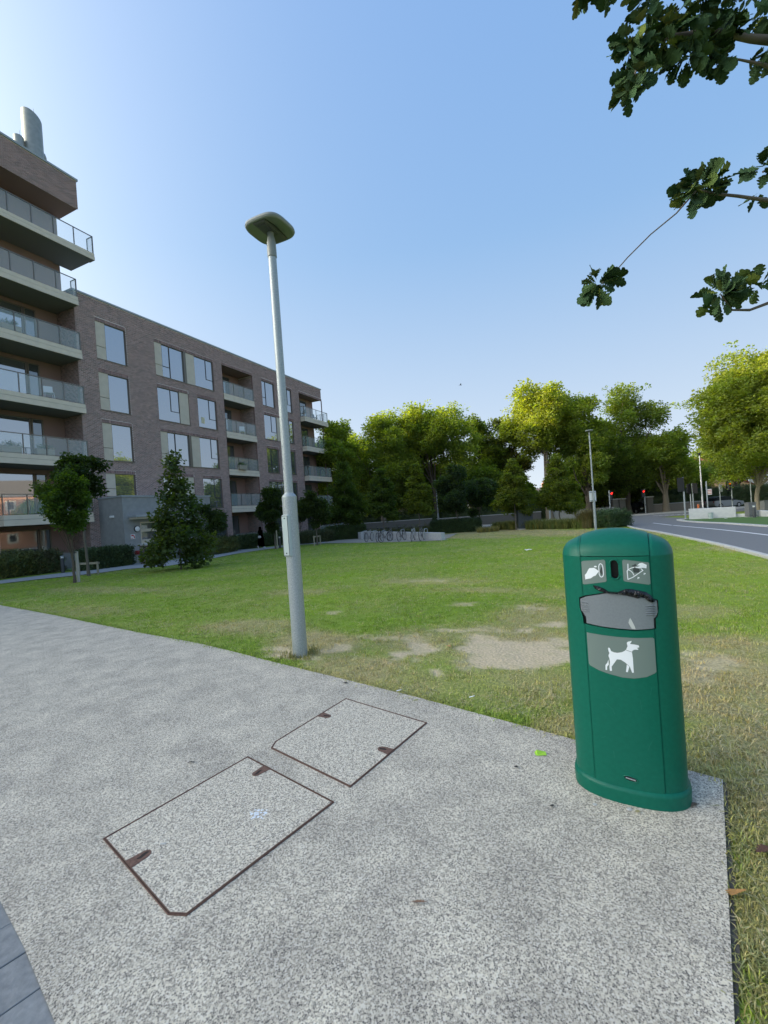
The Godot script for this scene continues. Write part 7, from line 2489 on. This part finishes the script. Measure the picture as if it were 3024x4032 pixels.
func build_oak():
	var trunk_at := Vector3(4.6, 0, -2.7)
	var t := thing("oak_tree", "oak with lobed leaves whose boughs hang over the path", "tree", trunk_at)
	var tb := MB.new()
	tb.tube([Vector3(0, -0.1, 0), Vector3(0.02, 0.4, 0), Vector3(0.0, 1.6, 0.02), Vector3(-0.08, 3.0, 0), Vector3(-0.15, 4.4, 0), Vector3(-0.1, 6.0, 0.1)], [0.26, 0.2, 0.17, 0.14, 0.10, 0.05], 14)
	part("trunk", tb.mesh(), M.bark, t)
	var meshes := []
	for k in 5: meshes.append(oak_leaf(100 + k))
	var mats := []
	for c in [Vector3(0.040, 0.080, 0.036), Vector3(0.052, 0.098, 0.040), Vector3(0.034, 0.068, 0.034), Vector3(0.085, 0.13, 0.036), Vector3(0.12, 0.155, 0.034)]:
		var m: StandardMaterial3D = M.oak_leaf.duplicate()
		m.vertex_color_use_as_albedo = false
		m.albedo_color = lin(c.x, c.y, c.z)
		mats.append(m)
	var rel := func(px: float, py: float, zz: float) -> Vector3: return at(px, py, zz) - trunk_at
	# limbs: pixel paths with depth, thick end first
	var limbs := [
		[Vector3(-0.08, 3.0, 0), [[3090, 800, 2.7, 0.014], [3024, 793, 2.62, 0.011], [2900, 775, 2.6, 0.009], [2791, 764, 2.6, 0.007], [2742, 750, 2.6, 0.005], [2660, 843, 2.58, 0.0042], [2560, 925, 2.57, 0.0038], [2470, 1015, 2.56, 0.0034], [2421, 1071, 2.55, 0.003], [2360, 1125, 2.55, 0.002]]],
		[Vector3(-0.02, 2.4, 0), [[3100, 1165, 2.75, 0.013], [3024, 1194, 2.7, 0.010], [2950, 1222, 2.68, 0.008], [2880, 1222, 2.66, 0.006], [2835, 1160, 2.65, 0.004]]],
		[Vector3(-0.15, 4.4, 0), [[3080, 170, 2.8, 0.03], [2960, 160, 2.75, 0.024], [2800, 130, 2.7, 0.018], [2640, 150, 2.65, 0.012], [2520, 200, 2.6, 0.008], [2490, 330, 2.58, 0.004]]],
		[Vector3(-0.15, 4.2, 0), [[3120, -60, 2.9, 0.03], [2820, -60, 2.8, 0.02], [2560, -40, 2.7, 0.012], [2300, -20, 2.65, 0.006]]],
		[Vector3(-0.1, 3.2, 0), [[3110, 640, 2.75, 0.012], [3000, 680, 2.7, 0.006]]],
		[Vector3(-0.1, 3.4, 0), [[3100, 300, 2.8, 0.016], [3000, 260, 2.75, 0.010], [2900, 240, 2.7, 0.006]]],
	]
	for l in limbs:
		var pts := [l[0]]
		var rad := [l[1][0][3] * 1.6]
		for q in l[1]:
			pts.append(rel.call(q[0], q[1], q[2])); rad.append(q[3])
		var mb := MB.new()
		mb.tube(pts, rad, 8)
		part("limb", mb.mesh(), M.oak_twig, t)
	var g := RandomNumberGenerator.new()
	g.seed = 77
	# rosettes: pixel centre, depth, radius in metres, leaves, share of bright ones, hang
	var ros := [
		[2352, 1122, 2.55, 0.085, 17, 0.18, 0.35], [2742, 750, 2.6, 0.14, 26, 0.25, 0.2], [2800, 720, 2.6, 0.07, 7, 0.2, 0.0], [2838, 1155, 2.65, 0.13, 25, 0.3, 0.05], [2985, 1130, 2.7, 0.07, 6, 0.1, 0.0], [3000, 660, 2.7, 0.10, 10, 0.1, 0.1], [2985, 760, 2.7, 0.03, 2, 0.1, 0.3],
		[2530, 150, 2.6, 0.15, 18, 0.1, 0.5], [2500, 300, 2.58, 0.10, 14, 0.12, 0.9], [2480, 190, 2.6, 0.12, 12, 0.1, 0.6], [2475, 362, 2.58, 0.04, 4, 0.1, 1.0], [2640, 140, 2.65, 0.16, 20, 0.35, 0.6], [2600, 190, 2.62, 0.08, 6, 1.0, 0.6], [2720, 60, 2.7, 0.20, 22, 0.15, 0.5], [2700, 220, 2.65, 0.12, 14, 0.05, 0.9], [2780, 190, 2.7, 0.12, 12, 0.05, 0.8], [2840, 120, 2.72, 0.17, 18, 0.05, 0.6], [2900, 30, 2.75, 0.18, 16, 0.1, 0.4],
		[3000, 60, 2.8, 0.12, 10, 0.1, 0.4], [3010, 220, 2.8, 0.12, 13, 0.1, 0.7], [2285, -62, 2.65, 0.12, 12, 0.1, 0.6], [2390, -60, 2.65, 0.08, 6, 0.1, 0.6], [2560, -20, 2.7, 0.14, 12, 0.1, 0.4], [2840, 240, 2.72, 0.06, 5, 0.05, 1.0]]
	var more := []
	var tint := []
	for q in ros:
		var c: Vector3 = rel.call(q[0], q[1], q[2])
		for k in int(q[4] * (2.2 if q[1] > 500 else 2.5)):
			var d: Vector3 = Vector3(g.randfn(), g.randfn() * 0.8, g.randfn()).normalized()
			var dir := (d + Vector3(0, -q[6], 0)).normalized()
			var p: Vector3 = c + d * q[3] * g.randf_range(0.05, 0.55)
			var up := (Vector3(g.randfn(), 1.2 + g.randfn() * 0.8, g.randfn())).normalized()
			var z := dir.cross(up).normalized()
			var y := z.cross(dir).normalized()
			var L := g.randf_range(0.075, 0.125)
			var mi := mats[g.randi() % 3] as Material
			if g.randf() < q[5]: mi = mats[3 + g.randi() % 2]  # lighter tones; the all-bright rosette has its lit look put into the colour
			var place := Transform3D(Basis(dir, y, z).scaled(Vector3.ONE * L), p)
			if k < q[4]:
				part("leaf", meshes[g.randi() % 5], mi, t).transform = place
			else:
				more.append(place)
				tint.append(foliage_color(Vector3(0.042, 0.082, 0.036), 0.3, g))
	var mass := scatter("leaves", meshes[0], M.oak_leaf, more, tint, t)
	mass.set_meta("kind", "stuff")

# ---------------------------------------------------------------- grass
var no_grass := []
func flat_poly(a: Array, b: Array) -> PackedVector2Array:
	var out := PackedVector2Array()
	for p in a: out.append(Vector2(p.x, p.z))
	var c := b.duplicate()
	c.reverse()
	for p in c: out.append(Vector2(p.x, p.z))
	return out

func build_grass():
	no_grass = [
		PackedVector2Array([Vector2(-19.5, -18.3), Vector2(-9.72, -10.97), Vector2(-6.6, -8.68), Vector2(-3.8, -6.55), Vector2(-2.5, -5.62), Vector2(-1.41, -4.72), Vector2(0.16, -3.5), Vector2(1.66, -2.27), Vector2(0.253, -0.38), Vector2(-1.5, 1.5), Vector2(-22, -10)]),
		flat_poly([P(2432, 2052), P(2460, 2066), P(2533, 2086), P(2600, 2098), P(2700, 2118), P(2820, 2142), P(3024, 2193), P(3330, 2280)], [P(2720, 2040), P(2690, 2046), P(2664, 2049), P(2760, 2060), P(2830, 2063), P(3024, 2077), P(3200, 2090), P(3330, 2102)]),
		flat_poly([P(-420, 2352), P(0, 2299), P(282, 2268), P(498, 2241), P(666, 2228), P(850, 2196), P(1019, 2167), P(1190, 2144), P(1433, 2137), P(1742, 2128)], [P(-420, 2200), P(0, 2200), P(282, 2190), P(498, 2180), P(666, 2160), P(850, 2130), P(1019, 2110), P(1190, 2100), P(1433, 2095), P(1742, 2095)]),
	]
	var g := RandomNumberGenerator.new()
	g.seed = 4242
	var meshes := []
	for kind in 3:
		var mb := MB.new()
		for i in 9:
			var an := g.randf() * TAU
			var dir := Vector3(cos(an), 0, sin(an))
			var p := Vector3(g.randfn(), 0, g.randfn()) * 0.022
			var hh := g.randf_range(0.5, 1.0)
			var bend: float = g.randf_range(0.1, 0.9) if kind < 2 else g.randf_range(0.8, 1.8)
			var side := dir.cross(Vector3.UP) * 0.0021
			var v := g.randf_range(0.75, 1.3)
			mb.col = Color(v, v, v)
			var m: Vector3 = p + (dir * bend * 0.35 + Vector3(0, 0.62, 0)) * hh * 0.04
			var e: Vector3 = p + (dir * bend + Vector3(0, 1.0 if kind < 2 else 0.55, 0)) * hh * 0.04
			mb.quad(p - side, p + side, m + side * 0.8, m - side * 0.8)
			mb.tri(m - side * 0.8, m + side * 0.8, e)
		meshes.append(mb.mesh())
	var xf := [[], [], []]
	var cl := [[], [], []]
	for band in [[1.15, 2.2, 1300.0, 0.8], [2.2, 3.6, 900.0, 0.85], [3.6, 6.0, 520.0, 0.9], [6.0, 10.0, 330.0, 1.0], [10.0, 18.0, 125.0, 1.25], [18.0, 34.0, 34.0, 1.6]]:
		var z0: float = band[0]; var z1: float = band[1]
		var n := int(0.95 * (z1 * z1 - z0 * z0) * band[2])
		for i in n:
			var zz := sqrt(lerpf(z0 * z0, z1 * z1, g.randf()))
			var x := g.randf_range(-0.97, 0.97) * (zz + 0.1)
			var z := -zz
			var skip := false
			for poly in no_grass:
				if Geometry2D.is_point_in_polygon(Vector2(x, z), poly): skip = true; break
			if skip: continue
			var b := bare(x, z)
			if g.randf() < b * 1.25: continue
			var d := dry(x, z)
			var k := 0
			if g.randf() < d * 0.5 + 0.08: k = 2
			elif g.randf() < 0.5: k = 1
			var c: Vector3 = lawn_color(x, z)
			var straw := Vector3(0.58, 0.48, 0.27)
			if k == 2 or g.randf() < d * 0.35: c = c.lerp(straw, g.randf_range(0.4, 0.95))
			else: c = Vector3(c.x * 1.12, c.y * 1.15, c.z * 1.1)
			var sc: float = band[3] * g.randf_range(0.6, 1.25) * (1.0 + 0.3 * nz.get_noise_2d(x * 2.0, z * 2.0))
			if x > 0.7 and zz < 3.4: sc *= 1.1
			xf[k].append(Transform3D(Basis(Vector3.UP, g.randf() * TAU).scaled(Vector3(sc * 1.15, sc, sc * 1.15)), Vector3(x, gh(z) - 0.026, z)))
			cl[k].append(foliage_color(c, 0.22, g))
	# ragged edge: blades that lean over the rim of the concrete
	var rim := [Vector3(-9.72, 0, -10.99), Vector3(-6.6, 0, -8.70), Vector3(-3.8, 0, -6.57), Vector3(-1.41, 0, -4.74), Vector3(0.16, 0, -3.52), Vector3(1.66, 0, -2.27)]
	for i in rim.size() - 1:
		var a: Vector3 = rim[i]; var b: Vector3 = rim[i + 1]
		for k in int((b - a).length() * 95):
			var p := a.lerp(b, g.randf()) + Vector3(0.644, 0, -0.765) * (absf(g.randfn()) * 0.03 - 0.004)
			var sc := g.randf_range(0.7, 1.35)
			var kk := 2 if g.randf() < 0.4 else 1
			xf[kk].append(Transform3D(Basis(Vector3.UP, g.randf() * TAU).scaled(Vector3(sc * 1.2, sc, sc * 1.2)), Vector3(p.x, gh(p.z) - 0.024, p.z)))
			cl[kk].append(foliage_color(lawn_color(p.x, p.z) * 1.05, 0.25, g))
	for k in 420:
		var p := Vector3(1.64, 0, -2.26).lerp(Vector3(0.253, 0, -0.38), g.randf()) + Vector3(0.765, 0, 0.644) * (0.03 + absf(g.randfn()) * 0.06)
		var sc := g.randf_range(0.6, 1.15)
		var kk := 2 if g.randf() < 0.55 else 1
		xf[kk].append(Transform3D(Basis(Vector3.UP, g.randf() * TAU).scaled(Vector3(sc * 1.2, sc, sc * 1.2)), Vector3(p.x, -0.024, p.z)))
		cl[kk].append(foliage_color(Vector3(0.30, 0.29, 0.10), 0.3, g))
	# longer tufts round the foot of the lamp post
	var foot := P(1182, 2572)
	for i in 46:
		var an := g.randf() * TAU
		var rr := 0.09 + absf(g.randfn()) * 0.08
		var sc := g.randf_range(0.8, 1.7)
		xf[1].append(Transform3D(Basis(Vector3.UP, g.randf() * TAU).scaled(Vector3(sc, sc * 1.2, sc)), foot + Vector3(cos(an) * rr, -0.025, sin(an) * rr)))
		cl[1].append(foliage_color(Vector3(0.26, 0.25, 0.07), 0.3, g))
	var names := ["upright short green blades of the lawn", "bent green blades of the lawn", "flattened dry straw lying in the lawn"]
	for k in 3:
		var o := scatter(numbered("grass"), meshes[k], M.grass_blades, xf[k], cl[k], self)
		o.set_meta("kind", "stuff")
		tag(o, names[k], "grass")

# ---------------------------------------------------------------- litter and leaves
func build_litter():
	var paper := MB.new()
	paper.quad(Vector3(-0.028, 0.002, 0.018), Vector3(0.024, 0.004, 0.022), Vector3(0.03, 0.004, -0.016), Vector3(-0.02, 0.016, -0.022))
	paper.quad(Vector3(-0.028, 0.002, 0.018), Vector3(-0.02, 0.016, -0.022), Vector3(-0.034, 0.003, -0.02), Vector3(-0.04, 0.003, 0.012))
	single("paper_scrap", paper.mesh(), mat("lime_paper", 0.34, 0.62, 0.04, 0.6), "bright lime green paper scrap lying on the concrete", "litter", P(2133, 2971))
	var g := RandomNumberGenerator.new()
	g.seed = 31
	var crumple := func(s: float) -> ArrayMesh:
		var mb := MB.new()
		var pts := []
		for i in 5:
			var row := []
			for j in 5: row.append(Vector3((i - 2) * 0.25 + g.randf_range(-0.08, 0.08), 0.06 + g.randf() * 0.22, (j - 2) * 0.22 + g.randf_range(-0.08, 0.08)) * s)
			pts.append(row)
		for i in 4:
			for j in 4: mb.quad(pts[i][j], pts[i][j + 1], pts[i + 1][j + 1], pts[i + 1][j])
		return mb.mesh()
	single("paper_scrap", crumple.call(0.2), M.white_paint, "crumpled white paper lying out on the green lawn", "litter", P(2080, 2168))
	single("paper_scrap", crumple.call(0.16), M.white_paint, "small white scrap on the lawn beside the low wall's end", "litter", P(1760, 2126.5))
	single("paper_scrap", crumple.call(0.16), M.white_paint, "small white scrap on the verge before the white wall", "litter", P(2858, 2046) + Vector3(0, 0.06, 0))
	var feather := MB.new()
	feather.quad(Vector3(-0.02, 0.012, 0.004), Vector3(0.02, 0.02, 0.004), Vector3(0.026, 0.022, -0.004), Vector3(-0.015, 0.014, -0.007))
	single("feather", feather.mesh(), M.sticker_white, "small white feather in the grass just past the concrete edge", "feather", P(1570, 2727))
	single("feather", feather.mesh(), M.sticker_white, "small white feather in the grass below the patch of bare soil", "feather", P(1858, 2752))
	# fallen leaves
	var lf := oak_leaf(7)
	var list := [[2980, 3368, 0.085, Vector3(0.10, 0.045, 0.028), "curled reddish brown leaf in the grass past the concrete edge", 0.4], [2888, 3540, 0.12, Vector3(0.42, 0.22, 0.07), "long orange leaf lying against the concrete edge", 1.2], [1776, 2550, 0.08, Vector3(0.45, 0.25, 0.10), "orange leaf on the bare soil", 2.0], [2165, 3183, 0.028, Vector3(0.02, 0.02, 0.02), "tiny dark leaf on the concrete before the bin", 0.3], [735, 3011, 0.07, Vector3(0.03, 0.03, 0.025), "thin dark twig leaf on the concrete beyond the access covers", 0.9], [1347, 2694, 0.05, Vector3(0.02, 0.02, 0.02), "dark leaf on the concrete edge near the lamp post", 0.2], [2725, 3185, 0.05, Vector3(0.12, 0.09, 0.06), "dry brown leaf at the corner of the bin's plinth", 0.7], [2500, 3205, 0.03, Vector3(0.30, 0.27, 0.12), "yellowish leaf in front of the bin's plinth", 0.1], [1685, 3565, 0.07, Vector3(0.22, 0.13, 0.08), "thin brown leaf lying on the bare concrete", 2.6], [2022, 3027, 0.03, Vector3(0.015, 0.015, 0.015), "tiny dark speck of leaf beyond the lime paper", 0.0]]
	for q in list:
		var o := single("fallen_leaf", lf, mat("leaf_tone_%d" % q[0], q[3].x, q[3].y, q[3].z, 0.8), q[4], "leaf", P(q[0], q[1]) + Vector3(0, 0.008, 0), "fallen leaves")
		o.basis = Basis(Vector3.UP, q[5]).scaled(Vector3(q[2], q[2] * 0.5, q[2] * (0.25 if "thin" in q[4] or "long" in q[4] else 0.8)))
	# pale stones and butts by the bin
	for q in [[2344, 3171, 0.008, "pale chewing gum spot by the bin's plinth"], [2480, 3190, 0.010, "white pebble in front of the bin's plinth"], [2440, 3152, 0.005, "tiny pale pebble at the foot of the bin"]]:
		var sm := MB.new()
		sm.lathe([Vector2(0.0, 0.0), Vector2(1.0, 0.1), Vector2(0.8, 0.6), Vector2(0.0, 0.75)], 10)
		var o := single("pebble", sm.mesh(), M.kerb_concrete, q[3], "pebble", P(q[0], q[1]), "pebbles by the bin")
		o.scale = Vector3(1.4, 0.8, 1.0) * q[2]
	var but := MB.new()
	but.tube([Vector3(-0.012, 0.005, 0), Vector3(0.013, 0.005, 0)], [0.0042, 0.0042], 10)
	for q in [[905, 2640, "cigarette end on the concrete near the lamp post"], [640, 3330, "cigarette end on the concrete inside the larger stretch of path"]]:
		single("cigarette_end", but.mesh(), M.kerb_concrete, q[2], "litter", P(q[0], q[1]), "cigarette ends")
